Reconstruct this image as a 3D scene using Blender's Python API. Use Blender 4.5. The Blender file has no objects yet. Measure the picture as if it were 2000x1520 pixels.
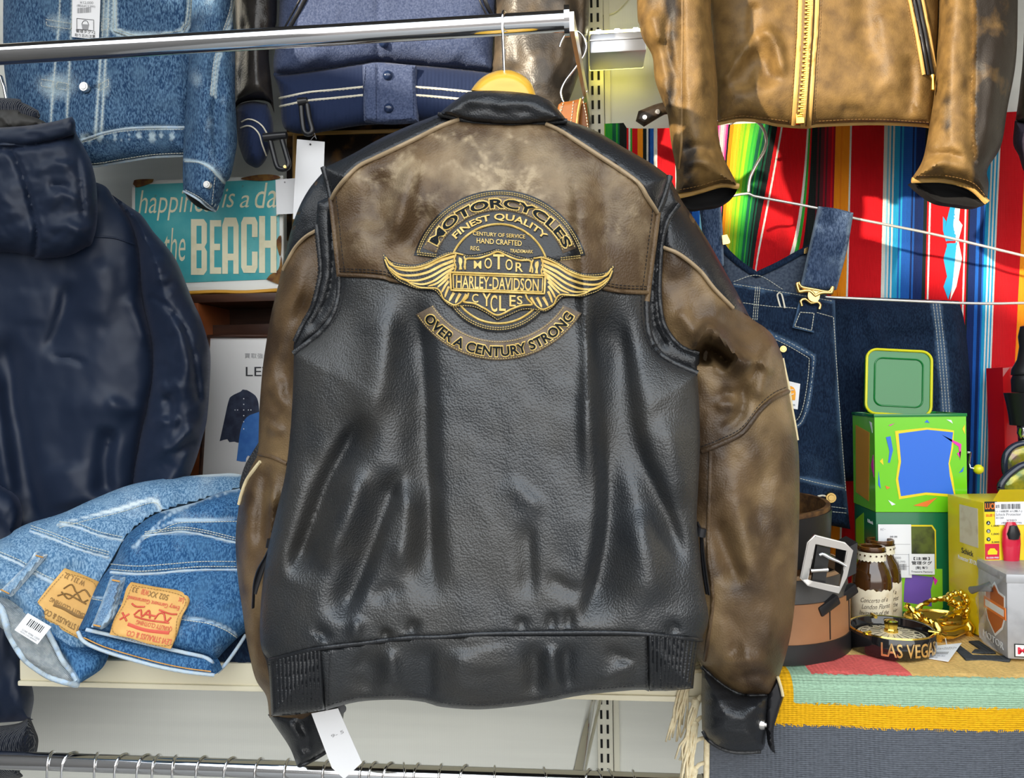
import bpy, bmesh, math, random
import numpy as np
from mathutils import Vector, Matrix
from mathutils.geometry import delaunay_2d_cdt

random.seed(7)
rng = np.random.default_rng(7)
SC = bpy.context.scene
C = SC.collection

# ------------------------------------------------------------------ camera
F = 1510.0                      # focal length in pixels of the 2000 x 1520 frame
YAW, ROLL = math.radians(5.5), math.radians(-0.8)
CAMZ = 1.35
cam_d = bpy.data.cameras.new('camera')
cam_d.sensor_width = 36.0
cam_d.lens = F / 2000.0 * 36.0
cam_d.clip_start = 0.05
cam = bpy.data.objects.new('camera', cam_d)
C.objects.link(cam)
RC = Matrix.Rotation(YAW, 3, 'Z') @ Matrix.Rotation(math.pi / 2, 3, 'X') @ Matrix.Rotation(ROLL, 3, 'Z')
cam.matrix_world = Matrix.Translation((0, 0, CAMZ)) @ RC.to_4x4()
SC.camera = cam

# ------------------------------------------------------------------ world, sun, exposure
w = bpy.data.worlds.new('sky')
SC.world = w
w.use_nodes = True
nt = w.node_tree
for n in list(nt.nodes):
    nt.nodes.remove(n)
wo = nt.nodes.new('ShaderNodeOutputWorld')
wb = nt.nodes.new('ShaderNodeBackground')
tc = nt.nodes.new('ShaderNodeTexCoord')
sp = nt.nodes.new('ShaderNodeSeparateXYZ')
mr = nt.nodes.new('ShaderNodeMapRange')
mr.inputs[1].default_value = -1
mr.inputs[2].default_value = 1
rp = nt.nodes.new('ShaderNodeValToRGB')
cr_ = rp.color_ramp
cr_.elements[0].position = 0.0
cr_.elements[0].color = (0.10, 0.095, 0.09, 1)
cr_.elements[1].position = 1.0
cr_.elements[1].color = (0.75, 0.87, 1.0, 1)
for pos, c in ((0.47, (0.16, 0.15, 0.145, 1)), (0.52, (1.0, 0.98, 0.94, 1)), (0.7, (0.95, 0.98, 1.0, 1))):
    e = cr_.elements.new(pos)
    e.color = c
nt.links.new(tc.outputs['Generated'], sp.inputs[0])
nt.links.new(sp.outputs['Z'], mr.inputs[0])
nt.links.new(mr.outputs[0], rp.inputs[0])
nt.links.new(rp.outputs[0], wb.inputs['Color'])
wb.inputs['Strength'].default_value = 3.6
nt.links.new(wb.outputs[0], wo.inputs[0])

sun_d = bpy.data.lights.new('sun', 'SUN')
sun_d.energy = 8.5
sun_d.angle = math.radians(1.2)
sun_d.color = (1.0, 0.86, 0.66)
sun = bpy.data.objects.new('sun', sun_d)
C.objects.link(sun)
sun.location = (-2, -3, 4)
sun.rotation_euler = Vector((0.70, 0.70, -0.25)).to_track_quat('-Z', 'Y').to_euler()

SC.view_settings.view_transform = 'Standard'
SC.view_settings.look = 'None'
SC.view_settings.gamma = 1.0
SC.view_settings.use_curve_mapping = False
SC.view_settings.exposure = 0.0

# ------------------------------------------------------------------ projection helpers
RCn = np.array(RC)


def ray(px, py):
    px = np.asarray(px, float)
    py = np.asarray(py, float)
    d = np.stack([(px - 1000.0) / F, (760.0 - py) / F, -np.ones_like(px)], -1)
    return d @ RCn.T


def P(px, py, Y):
    """point seen at a photograph position, on the plane at distance Y from the camera towards the wall"""
    r = ray(px, py)
    t = np.asarray(Y, float) / r[..., 1]
    p = r * t[..., None]
    p[..., 2] += CAMZ
    return p


def V(px, py, Y):
    return Vector(P(px, py, Y).tolist())


def onz(px, py, z):
    """point on the horizontal plane z (relative to the camera height)"""
    r = ray(px, py)
    t = z / r[2]
    return Vector((r[0] * t, r[1] * t, z + CAMZ))


# ------------------------------------------------------------------ 2D helpers
def cat(pts, step):
    """open Catmull-Rom through pts, resampled"""
    p = np.array([q[:2] for q in pts], float)
    if len(p) == 2:
        n = max(1, int(round(np.hypot(*(p[1] - p[0])) / step)))
        return p[0] + (p[1] - p[0]) * np.linspace(0, 1, n + 1)[:, None]
    q = np.vstack([2 * p[0] - p[1], p, 2 * p[-1] - p[-2]])
    out = []
    for i in range(1, len(q) - 2):
        a, b, c, d = q[i - 1], q[i], q[i + 1], q[i + 2]
        n = max(1, int(round(np.hypot(*(c - b)) / step)))
        t = np.linspace(0, 1, n, endpoint=False)[:, None]
        out.append(0.5 * ((2 * b) + (c - a) * t + (2 * a - 5 * b + 4 * c - d) * t ** 2 + (3 * b - a - 3 * c + d) * t ** 3))
    out.append(p[-1:])
    return np.vstack(out)


def sm(poly, step=8, closed=True):
    """smooth polyline; points with a third value are corners"""
    if not closed:
        idx = [i for i, p in enumerate(poly) if len(p) > 2 and 0 < i < len(poly) - 1]
        cuts = [0] + idx + [len(poly) - 1]
        parts = [cat(poly[a:b + 1], step)[:-1] for a, b in zip(cuts[:-1], cuts[1:])]
        return np.vstack(parts + [np.array([poly[-1][:2]], float)])
    idx = [i for i, p in enumerate(poly) if len(p) > 2]
    if not idx:
        p = np.array([q[:2] for q in poly], float)
        m = len(p)
        out = []
        for i in range(m):
            a, b, c, d = p[i - 1], p[i], p[(i + 1) % m], p[(i + 2) % m]
            n = max(1, int(round(np.hypot(*(c - b)) / step)))
            t = np.linspace(0, 1, n, endpoint=False)[:, None]
            out.append(0.5 * ((2 * b) + (c - a) * t + (2 * a - 5 * b + 4 * c - d) * t ** 2 + (3 * b - a - 3 * c + d) * t ** 3))
        return np.vstack(out)
    poly = list(poly[idx[0]:]) + list(poly[:idx[0]])
    idx = [i for i, p in enumerate(poly) if len(p) > 2] + [len(poly)]
    poly = poly + [poly[0]]
    parts = [cat(poly[a:b + 1], step)[:-1] for a, b in zip(idx[:-1], idx[1:])]
    return np.vstack(parts)


def inside(pts, poly):
    x, y = pts[:, 0], pts[:, 1]
    r = np.zeros(len(pts), bool)
    a = poly
    b = np.roll(poly, -1, 0)
    for (x0, y0), (x1, y1) in zip(a, b):
        if y0 == y1:
            continue
        c = ((y0 > y) != (y1 > y)) & (x < (x1 - x0) * (y - y0) / (y1 - y0) + x0)
        r ^= c
    return r


def dline(x, y, line, closed=False):
    """distance, position 0..1 and signed side of points against a polyline"""
    line = np.asarray(line, float)
    a = line
    b = np.roll(line, -1, 0) if closed else line[1:]
    if not closed:
        a = line[:-1]
    L = np.hypot(*(b - a).T)
    cum = np.concatenate([[0], np.cumsum(L)])
    best = np.full(np.shape(x), 1e18)
    s = np.zeros(np.shape(x))
    side = np.zeros(np.shape(x))
    for i in range(len(a)):
        ax, ay = a[i]
        bx, by = b[i]
        dx, dy = bx - ax, by - ay
        l2 = dx * dx + dy * dy
        if l2 < 1e-9:
            continue
        t = np.clip(((x - ax) * dx + (y - ay) * dy) / l2, 0, 1)
        ex, ey = x - ax - t * dx, y - ay - t * dy
        d2 = ex * ex + ey * ey
        k = d2 < best
        best = np.where(k, d2, best)
        s = np.where(k, (cum[i] + t * L[i]) / cum[-1], s)
        side = np.where(k, np.sign(dx * ey - dy * ex), side)
    return np.sqrt(best), s, side


def vnoise(x, y, seed=0):
    xi = np.floor(x).astype(np.int64)
    yi = np.floor(y).astype(np.int64)
    xf, yf = x - xi, y - yi
    u = xf * xf * (3 - 2 * xf)
    v = yf * yf * (3 - 2 * yf)

    def h(a, b):
        n = (a * 374761393 + b * 668265263 + seed * 1274126177) & 0xFFFFFFFF
        n = ((n ^ (n >> 13)) * 1103515245) & 0xFFFFFFFF
        n = (n ^ (n >> 16)) & 0xFFFF
        return n / 32767.5 - 1
    return (h(xi, yi) * (1 - u) + h(xi + 1, yi) * u) * (1 - v) + (h(xi, yi + 1) * (1 - u) + h(xi + 1, yi + 1) * u) * v


def fbm(x, y, sx, sy, seed=0, o=3):
    r = 0
    a = 1.0
    for k in range(o):
        r = r + a * vnoise(np.asarray(x) / sx * 2 ** k + 31.7 * k, np.asarray(y) / sy * 2 ** k + 11.3 * k, seed + k)
        a *= 0.5
    return r


def dome(t):
    t = np.clip(t, 0, 1)
    return np.sqrt(np.clip(1 - (1 - t) ** 2, 0, 1))


def field(base, outline=None, R=0.0, w=100, folds=(), noise=(), outline_smooth=12):
    """distance-from-camera field of a cloth surface: a domed outline with creases.
    folds: (polyline, width_left, width_right, amplitude[, taper])  + = towards the viewer"""
    ol = sm(outline, outline_smooth) if outline is not None else None
    fl = [(sm(f[0], 14, closed=False),) + tuple(f[1:]) for f in folds]

    def f(x, y):
        x = np.asarray(x, float)
        y = np.asarray(y, float)
        r = np.full(x.shape, float(base))
        if ol is not None:
            d, _, _ = dline(x, y, ol, True)
            ins = inside(np.stack([x.ravel(), y.ravel()], 1), ol).reshape(x.shape)
            r = r - R * dome(np.where(ins, d, 0) / w)
        for q in fl:
            line, wl, wr, amp = q[:4]
            tp = q[4] if len(q) > 4 else 0.25
            d, s, side = dline(x, y, line)
            ww = np.where(side > 0, wr, wl)
            t = np.clip(np.minimum(s, 1 - s) / max(tp, 1e-3), 0, 1)
            t = t * t * (3 - 2 * t)
            r = r - amp * np.exp(-(d / ww) ** 2) * t
        for (sx, sy, amp, seed) in noise:
            r = r - amp * fbm(x, y, sx, sy, seed)
        return r
    return f


# ------------------------------------------------------------------ scene graph helpers
def thing(name, label, cat_, loc, group=None):
    o = bpy.data.objects.new(name, None)
    o.empty_display_size = 0.05
    C.objects.link(o)
    o.location = loc
    o['label'] = label
    o['category'] = cat_
    if group:
        o['group'] = group
    return o


def tag(o, label, cat_, group=None):
    o['label'] = label
    o['category'] = cat_
    if group:
        o['group'] = group
    return o


def mk(name, verts, faces, mat, parent=None, smooth=True, sharp=45, uv=None, attrs=None):
    me = bpy.data.meshes.new(name)
    me.from_pydata([tuple(map(float, v)) for v in verts], [], [tuple(int(i) for i in f) for f in faces])
    if uv is not None:
        ul = me.uv_layers.new(name='UVMap')
        li = np.zeros(len(me.loops), np.int32)
        me.loops.foreach_get('vertex_index', li)
        ul.data.foreach_set('uv', np.asarray(uv, np.float32)[li].ravel())
    for k, a in (attrs or {}).items():
        at = me.attributes.new(k, 'FLOAT', 'POINT')
        at.data.foreach_set('value', np.asarray(a, np.float32))
    if smooth:
        me.shade_smooth()
        if sharp:
            me.set_sharp_from_angle(angle=math.radians(sharp))
    me.materials.append(mat)
    o = bpy.data.objects.new(name, me)
    C.objects.link(o)
    if parent is not None:
        setpar(o, parent)
    return o


def setpar(o, parent):
    o.parent = parent
    m = Matrix.Identity(4)
    p = parent
    chain = []
    while p is not None:
        chain.append(p)
        p = p.parent
    # every parent here is an unrotated Empty or an identity mesh
    loc = Vector((0, 0, 0))
    root = chain[-1]
    if root.type == 'EMPTY':
        loc = Vector(root.location)
    if parent.type == 'EMPTY':
        o.matrix_parent_inverse = Matrix.Translation(-loc)
    else:
        o.matrix_parent_inverse = Matrix.Identity(4)


def struct(o):
    o['kind'] = 'structure'
    return o


# ------------------------------------------------------------------ mesh builders
def tri(poly, step):
    """constrained triangulation of a 2D outline filled with an even point grid"""
    n = len(poly)
    lo, hi = poly.min(0), poly.max(0)
    sx, sy = step, step * 0.87
    ys = np.arange(lo[1] + sy * .5, hi[1], sy)
    pts = []
    for k, yy in enumerate(ys):
        xs = np.arange(lo[0] + (0.25 + 0.5 * (k % 2)) * sx, hi[0], sx)
        pts.append(np.stack([xs, np.full_like(xs, yy)], 1))
    if pts:
        pts = np.vstack(pts)
        k = inside(pts, poly)
        pts = pts[k]
        if len(pts):
            d, _, _ = dline(pts[:, 0], pts[:, 1], poly, True)
            pts = pts[d > step * 0.55]
    if len(pts) == 0:
        pts = np.zeros((0, 2))
    allp = np.vstack([poly, pts])
    ed = [(i, (i + 1) % n) for i in range(n)]
    vs, es, fs, *_ = delaunay_2d_cdt([Vector(p) for p in allp], ed, [], 1, 1e-4)
    v = np.array([(q.x, q.y) for q in vs])
    f = np.array([t for t in fs if len(t) == 3])
    a = v[f[:, 0]]
    b = v[f[:, 1]]
    c = v[f[:, 2]]
    ar = (b[:, 0] - a[:, 0]) * (c[:, 1] - a[:, 1]) - (b[:, 1] - a[:, 1]) * (c[:, 0] - a[:, 0])
    f[ar > 0] = f[ar > 0][:, ::-1]
    cen = (a + b + c) / 3
    f = f[inside(cen, poly)]
    return v, f


def boundary(f):
    cnt = {}
    for t in f:
        for i in range(3):
            e = (t[i], t[(i + 1) % 3])
            cnt[e] = 1
    return [e for e in cnt if (e[1], e[0]) not in cnt]


def panel(name, poly, Yf, mat, parent=None, step=8, th=0.003, puff=0.0, pw=12, off=0.0, back=False,
          wear_shade=None, uvf=None, raw=False, sharp=50):
    """a piece of cloth, leather, paper ... cut to an outline and laid on a depth field"""
    p2 = np.asarray(poly, float) if raw else sm(poly, step)
    v, f = tri(p2, step)
    y = Yf(v[:, 0], v[:, 1]) if callable(Yf) else np.full(len(v), float(Yf))
    y = y - off
    if puff:
        d, _, _ = dline(v[:, 0], v[:, 1], p2, True)
        y = y + puff * (1 - dome(d / pw))
    w3 = P(v[:, 0], v[:, 1], y)
    n = len(w3)
    bd = boundary(f)
    if back:
        yb = back(v[:, 0], v[:, 1]) if callable(back) else y + th
        b3 = P(v[:, 0], v[:, 1], yb) if callable(back) else w3 + np.array([0, th, 0])
        V3 = np.vstack([w3, b3])
        fs = [tuple(t) for t in f] + [(t[2] + n, t[1] + n, t[0] + n) for t in f]
        fs += [(a, a + n, b + n, b) for a, b in bd]
    elif th:
        bv = sorted({a for e in bd for a in e})
        ix = {a: n + i for i, a in enumerate(bv)}
        V3 = np.vstack([w3, w3[bv] + np.array([0, th, 0])])
        fs = [tuple(t) for t in f] + [(a, ix[a], ix[b], b) for a, b in bd]
    else:
        V3 = w3
        fs = [tuple(t) for t in f]
    attrs = {}
    if wear_shade is not None:
        wv = wear_shade(v[:, 0], v[:, 1])
        if len(V3) > n:
            wv = np.concatenate([wv, wv if back else wv[bv]])
        attrs['wear_shade'] = wv
    uv = None
    if uvf is not None:
        u, vv = uvf(v[:, 0], v[:, 1])
        uv = np.stack([u, vv], 1)
        if len(V3) > n:
            uv = np.vstack([uv, uv if back else uv[bv]])
    return mk(name, V3, fs, mat, parent, True, sharp, uv, attrs)


def tube_vf(pts, r, n=8, cap=True, flat=1.0):
    pts = [Vector(p) for p in pts]
    m = len(pts)
    rs = [r] * m if not hasattr(r, '__len__') else list(np.interp(np.linspace(0, 1, m), np.linspace(0, 1, len(r)), r))
    vs, fs = [], []
    t0 = (pts[1] - pts[0]).normalized()
    up = Vector((0, 0, 1)) if abs(t0.z) < 0.9 else Vector((0, 1, 0))
    nrm = (up - t0 * up.dot(t0)).normalized()
    for i in range(m):
        t = (pts[min(i + 1, m - 1)] - pts[max(i - 1, 0)])
        if t.length < 1e-9:
            t = t0
        t.normalize()
        nrm = (nrm - t * nrm.dot(t))
        if nrm.length < 1e-6:
            nrm = t.orthogonal()
        nrm.normalize()
        bi = t.cross(nrm)
        for k in range(n):
            a = 2 * math.pi * k / n
            vs.append(pts[i] + (nrm * math.cos(a) + bi * math.sin(a) * flat) * rs[i])
    for i in range(m - 1):
        for k in range(n):
            a, b = i * n + k, i * n + (k + 1) % n
            fs.append((a, b, b + n, a + n))
    if cap:
        fs.append(tuple(range(n))[::-1])
        fs.append(tuple(range((m - 1) * n, m * n)))
    return vs, fs


def tube(name, pts, r, mat, parent=None, n=8, cap=True, flat=1.0):
    vs, fs = tube_vf(pts, r, n, cap, flat)
    return mk(name, vs, fs, mat, parent, True, 60)


def join(parts):
    V3, F3 = [], []
    for vs, fs in parts:
        o = len(V3)
        V3 += [tuple(v) for v in vs]
        F3 += [tuple(i + o for i in f) for f in fs]
    return V3, F3


def path(pts, Yf, off=0.0, step=8, closed=False):
    q = sm(pts, step, closed)
    y = (Yf(q[:, 0], q[:, 1]) if callable(Yf) else np.full(len(q), float(Yf))) - off
    return [Vector(p) for p in P(q[:, 0], q[:, 1], y).tolist()]


def cord(name, pts, Yf, r, mat, parent=None, off=0.0, step=8, n=6, closed=False, flat=1.0):
    p = path(pts, Yf, off, step, closed)
    if closed:
        p = p + [p[0]]
    return tube(name, p, r, mat, parent, n, True, flat)


def stitch_vf(pts, Yf, off=0.0006, dash=5.0, gap=2.5, r=0.0005, closed=False):
    q = sm(pts, 2.0, closed)
    L = np.concatenate([[0], np.cumsum(np.hypot(*(q[1:] - q[:-1]).T))])
    out = []
    s = 0.0
    sx, sy = [], []
    while s + dash <= L[-1]:
        for k in (s, s + dash):
            sx.append(np.interp(k, L, q[:, 0]))
            sy.append(np.interp(k, L, q[:, 1]))
        s += dash + gap
    if not sx:
        return [], []
    sx = np.array(sx)
    sy = np.array(sy)
    y = (Yf(sx, sy) if callable(Yf) else np.full(len(sx), float(Yf))) - off
    p = P(sx, sy, y)
    for i in range(0, len(p), 2):
        out.append(tube_vf([p[i], p[i + 1]], r, 4))
    return join(out)


def stitches(name, lines, Yf, mat, parent, off=0.0006, dash=5.0, gap=2.5, r=0.0005):
    ps = [stitch_vf(l, Yf, off, dash, gap, r) for l in lines]
    V3, F3 = join([p for p in ps if p[0]])
    o = mk(name, V3, F3, mat, parent, False)
    o['kind'] = 'stuff'
    return o


def frame_of(X=(1, 0, 0), Yv=(0, 1, 0), Z=(0, 0, 1), o=(0, 0, 0)):
    m = Matrix((X, Yv, Z)).transposed().to_4x4()
    m.translation = Vector(o)
    return m


def bm_obj(name, bm, mat, parent=None, M=None, smooth=True, sharp=40):
    if M is not None:
        bmesh.ops.transform(bm, matrix=M, verts=bm.verts)
    bmesh.ops.recalc_face_normals(bm, faces=bm.faces)
    me = bpy.data.meshes.new(name)
    bm.to_mesh(me)
    bm.free()
    if smooth:
        me.shade_smooth()
        me.set_sharp_from_angle(angle=math.radians(sharp))
    me.materials.append(mat)
    o = bpy.data.objects.new(name, me)
    C.objects.link(o)
    if parent is not None:
        setpar(o, parent)
    return o


def box_bm(bm, x0, x1, y0, y1, z0, z1, bev=0.0):
    r = bmesh.ops.create_cube(bm, size=1.0)
    vs = r['verts']
    for v in vs:
        v.co = Vector(((x0 + x1) / 2 + v.co.x * (x1 - x0), (y0 + y1) / 2 + v.co.y * (y1 - y0), (z0 + z1) / 2 + v.co.z * (z1 - z0)))
    if bev:
        es = list({e for v in vs for e in v.link_edges})
        bmesh.ops.bevel(bm, geom=es, offset=bev, segments=2, affect='EDGES', profile=0.6)
    return bm


def box(name, x0, x1, y0, y1, z0, z1, mat, parent=None, bev=0.0, M=None):
    bm = bmesh.new()
    box_bm(bm, x0, x1, y0, y1, z0, z1, bev)
    return bm_obj(name, bm, mat, parent, M)


def lathe(name, prof, mat, parent=None, M=None, n=40, sharp=40, deform=None):
    """prof: list of (radius, z)"""
    bm = bmesh.new()
    rings = []
    for r, z in prof:
        if r < 1e-6:
            rings.append([bm.verts.new((0, 0, z))])
        else:
            rings.append([bm.verts.new((r * math.cos(2 * math.pi * k / n), r * math.sin(2 * math.pi * k / n), z)) for k in range(n)])
    for a, b in zip(rings[:-1], rings[1:]):
        if len(a) == 1 and len(b) == 1:
            continue
        for k in range(n):
            j = (k + 1) % n
            if len(a) == 1:
                bm.faces.new((a[0], b[j], b[k]))
            elif len(b) == 1:
                bm.faces.new((a[k], a[j], b[0]))
            else:
                bm.faces.new((a[k], a[j], b[j], b[k]))
    if deform:
        for v in bm.verts:
            v.co = deform(v.co)
    return bm_obj(name, bm, mat, parent, M, True, sharp)


_tc = {}


def glyphs(s, bold=0.0, shear=0.0, space=1.0):
    """flat mesh of a text in its own unit box: vertices 0..1 x 0..1, z 0 or 1"""
    key = (s, bold, shear, space)
    if key in _tc:
        return _tc[key]
    cu = bpy.data.curves.new('t', 'FONT')
    cu.body = s
    cu.offset = bold
    cu.shear = shear
    cu.space_character = space
    cu.resolution_u = 3
    cu.extrude = 0.01
    ob = bpy.data.objects.new('t', cu)
    C.objects.link(ob)
    dg = bpy.context.evaluated_depsgraph_get()
    me = ob.evaluated_get(dg).to_mesh()
    v = np.array([x.co for x in me.vertices])
    f = [tuple(p.vertices) for p in me.polygons]
    ob.evaluated_get(dg).to_mesh_clear()
    bpy.data.objects.remove(ob)
    bpy.data.curves.remove(cu)
    lo, hi = v.min(0), v.max(0)
    u = (v - lo) / np.maximum(hi - lo, 1e-9)
    asp = (hi[0] - lo[0]) / (hi[1] - lo[1])
    _tc[key] = (u, f, asp)
    return _tc[key]


def text(name, s, mapf, Yf, mat, parent, off=0.001, th=0.0006, bold=0.0, shear=0.0, space=1.0):
    """lettering on a depth field; mapf(u, v) gives the photograph position"""
    u, f, asp = glyphs(s, bold, shear, space)
    px, py = mapf(u[:, 0], u[:, 1])
    y = (Yf(px, py) if callable(Yf) else np.full(len(px), float(Yf))) - off - th * u[:, 2]
    return mk(name, P(px, py, y), f, mat, parent, False)


def quadmap(a, b, c, d):
    """a = lower left, b = lower right, c = upper right, d = upper left"""
    a, b, c, d = [np.array(q, float) for q in (a, b, c, d)]

    def m(u, v):
        p = (a[None] * (1 - u)[:, None] + b[None] * u[:, None]) * (1 - v)[:, None] + (d[None] * (1 - u)[:, None] + c[None] * u[:, None]) * v[:, None]
        return p[:, 0], p[:, 1]
    return m


def arcmap(cx, cy, r0, r1, a0, a1):
    """u runs along the angle a0 -> a1 (degrees, up = 90), v from radius r0 to r1"""
    def m(u, v):
        a = np.radians(a0 + (a1 - a0) * u)
        r = r0 + (r1 - r0) * v
        return cx + r * np.cos(a), cy - r * np.sin(a)
    return m


def textM(name, s, M, w, h, mat, parent, bold=0.0, th=0.0004, shear=0.0):
    """lettering w x h on the local xz plane of M, facing -y"""
    u, f, asp = glyphs(s, bold, shear)
    vs = [M @ Vector((q[0] * w, -q[2] * th, q[1] * h)) for q in u]
    return mk(name, vs, f, mat, parent, False)


def flat(name, pts, M, mat, parent, th=0.0004):
    """thin flat shape drawn on the local xz plane of M, facing -y"""
    p2 = np.array(pts, float)
    ar = 0.5 * np.sum(p2[:, 0] * np.roll(p2[:, 1], -1) - np.roll(p2[:, 0], -1) * p2[:, 1])
    if ar < 0:
        p2 = p2[::-1]
    n = len(p2)
    vs = [M @ Vector((x, -th, z)) for x, z in p2] + [M @ Vector((x, 0, z)) for x, z in p2]
    fs = [tuple(range(n))] + [(i, i + n, (i + 1) % n + n, (i + 1) % n) for i in range(n)]
    return mk(name, vs, fs, mat, parent, False)


def rect(x0, z0, x1, z1):
    return [(x0, z0), (x1, z0), (x1, z1), (x0, z1)]


def barcode(name, M, x0, z0, x1, z1, mat, parent, seed=1):
    r = random.Random(seed)
    parts = []
    x = x0
    while x < x1:
        wd = (x1 - x0) * r.choice((0.012, 0.02, 0.032))
        if x + wd > x1:
            break
        vs = [M @ Vector(q) for q in ((x, -.0003, z0), (x + wd, -.0003, z0), (x + wd, -.0003, z1), (x, -.0003, z1))]
        parts.append((vs, [(0, 1, 2, 3)]))
        x += wd + (x1 - x0) * r.choice((0.014, 0.022, 0.034))
    V3, F3 = join(parts)
    return mk(name, V3, F3, mat, parent, False)

# ------------------------------------------------------------------ materials
def M_(name, col, rough=0.5, metal=0.0, spec=0.5, col2=None, cscale=20.0, cdet=4.0, cstretch=(1, 1, 1), clo=0.4, chi=0.6,
       bumps=(), wear_shade=None, wlo=0.0, whi=1.0, sheen=0.0, coat=0.0, rough2=None, trans=0.0, alpha=1.0, emit=None, es=0.0, ior=1.45,
       col3=None, c3scale=6.0, c3lo=0.5, c3hi=0.7, sheen_col=None, wear_noise=0.0, cuv=False):
    m = bpy.data.materials.new(name)
    m.use_nodes = True
    t = m.node_tree
    b = t.nodes['Principled BSDF']
    L = t.links.new

    def rgba(c):
        return (c[0], c[1], c[2], 1)
    b.inputs['Base Color'].default_value = rgba(col)
    b.inputs['Roughness'].default_value = rough
    b.inputs['Metallic'].default_value = metal
    b.inputs['Specular IOR Level'].default_value = spec
    b.inputs['IOR'].default_value = ior
    if sheen:
        b.inputs['Sheen Weight'].default_value = sheen
        b.inputs['Sheen Roughness'].default_value = 0.4
        if sheen_col:
            b.inputs['Sheen Tint'].default_value = rgba(sheen_col)
    if coat:
        b.inputs['Coat Weight'].default_value = coat
        b.inputs['Coat Roughness'].default_value = 0.08
    if trans:
        b.inputs['Transmission Weight'].default_value = trans
    if alpha < 1:
        b.inputs['Alpha'].default_value = alpha
    if emit:
        b.inputs['Emission Color'].default_value = rgba(emit)
        b.inputs['Emission Strength'].default_value = es
    co = t.nodes.new('ShaderNodeTexCoord')
    src = co.outputs['UV'] if cuv else co.outputs['Object']

    def noise(scale, det, stretch=(1, 1, 1)):
        mp = t.nodes.new('ShaderNodeMapping')
        mp.inputs['Scale'].default_value = stretch
        L(src, mp.inputs['Vector'])
        n = t.nodes.new('ShaderNodeTexNoise')
        n.inputs['Scale'].default_value = scale
        n.inputs['Detail'].default_value = det
        L(mp.outputs[0], n.inputs['Vector'])
        return n.outputs['Fac']

    def mrange(s, lo, hi):
        q = t.nodes.new('ShaderNodeMapRange')
        q.inputs[1].default_value = lo
        q.inputs[2].default_value = hi
        q.clamp = True
        L(s, q.inputs[0])
        return q.outputs[0]

    def mix(f, a, c):
        q = t.nodes.new('ShaderNodeMix')
        q.data_type = 'RGBA'
        L(f, q.inputs['Factor'])
        if isinstance(a, tuple):
            q.inputs['A'].default_value = rgba(a)
        else:
            L(a, q.inputs['A'])
        q.inputs['B'].default_value = rgba(c)
        return q.outputs['Result']
    cur = tuple(col)
    if col2 is not None:
        f = mrange(noise(cscale, cdet, cstretch), clo, chi)
        cur = mix(f, cur, col2)
        if rough2 is not None:
            q = t.nodes.new('ShaderNodeMapRange')
            q.inputs[3].default_value = rough
            q.inputs[4].default_value = rough2
            L(f, q.inputs[0])
            L(q.outputs[0], b.inputs['Roughness'])
    if col3 is not None:
        f = mrange(noise(c3scale, 3.0), c3lo, c3hi)
        cur = mix(f, cur, col3)
    if wear_shade is not None:  # tints by wear; on the tan jacket also by painted shade
        at = t.nodes.new('ShaderNodeAttribute')
        at.attribute_name = 'wear_shade'
        s = at.outputs['Fac']
        if wear_noise:
            ad = t.nodes.new('ShaderNodeMath')
            ad.operation = 'MULTIPLY_ADD'
            L(noise(cscale * 1.7, 4.0), ad.inputs[0])
            ad.inputs[1].default_value = wear_noise
            ad.inputs[2].default_value = -wear_noise * 0.5
            ad2 = t.nodes.new('ShaderNodeMath')
            ad2.operation = 'ADD'
            L(ad.outputs[0], ad2.inputs[0])
            L(s, ad2.inputs[1])
            s = ad2.outputs[0]
        cur = mix(mrange(s, wlo, whi), cur, wear_shade)
    if not isinstance(cur, tuple):
        L(cur, b.inputs['Base Color'])
    prev = None
    for bp in bumps:
        kind, scale, strength, dist = bp[:4]
        st = bp[4] if len(bp) > 4 else (1, 1, 1)
        mp = t.nodes.new('ShaderNodeMapping')
        mp.inputs['Scale'].default_value = st
        if len(bp) > 5:
            mp.inputs['Rotation'].default_value = bp[5]
        L(src, mp.inputs['Vector'])
        if kind == 'noise':
            n = t.nodes.new('ShaderNodeTexNoise')
            n.inputs['Scale'].default_value = scale
            n.inputs['Detail'].default_value = 3.0
            o = n.outputs['Fac']
        elif kind == 'voronoi':
            n = t.nodes.new('ShaderNodeTexVoronoi')
            n.inputs['Scale'].default_value = scale
            n.feature = 'SMOOTH_F1'
            n.inputs['Smoothness'].default_value = 0.35
            o = n.outputs['Distance']
        else:
            n = t.nodes.new('ShaderNodeTexWave')
            n.inputs['Scale'].default_value = scale
            n.inputs['Distortion'].default_value = 0.6
            n.bands_direction = kind[-1].upper() if kind[-1] in 'xyz' else 'X'
            if kind.startswith('diag'):
                n.bands_direction = 'DIAGONAL'
            o = n.outputs['Fac']
        L(mp.outputs[0], n.inputs['Vector'])
        bm_ = t.nodes.new('ShaderNodeBump')
        bm_.inputs['Strength'].default_value = strength
        bm_.inputs['Distance'].default_value = dist
        if kind == 'voronoi':
            bm_.invert = True
        L(o, bm_.inputs['Height'])
        if prev is not None:
            L(prev, bm_.inputs['Normal'])
        prev = bm_.outputs['Normal']
    if prev is not None:
        L(prev, b.inputs['Normal'])
    return m


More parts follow.
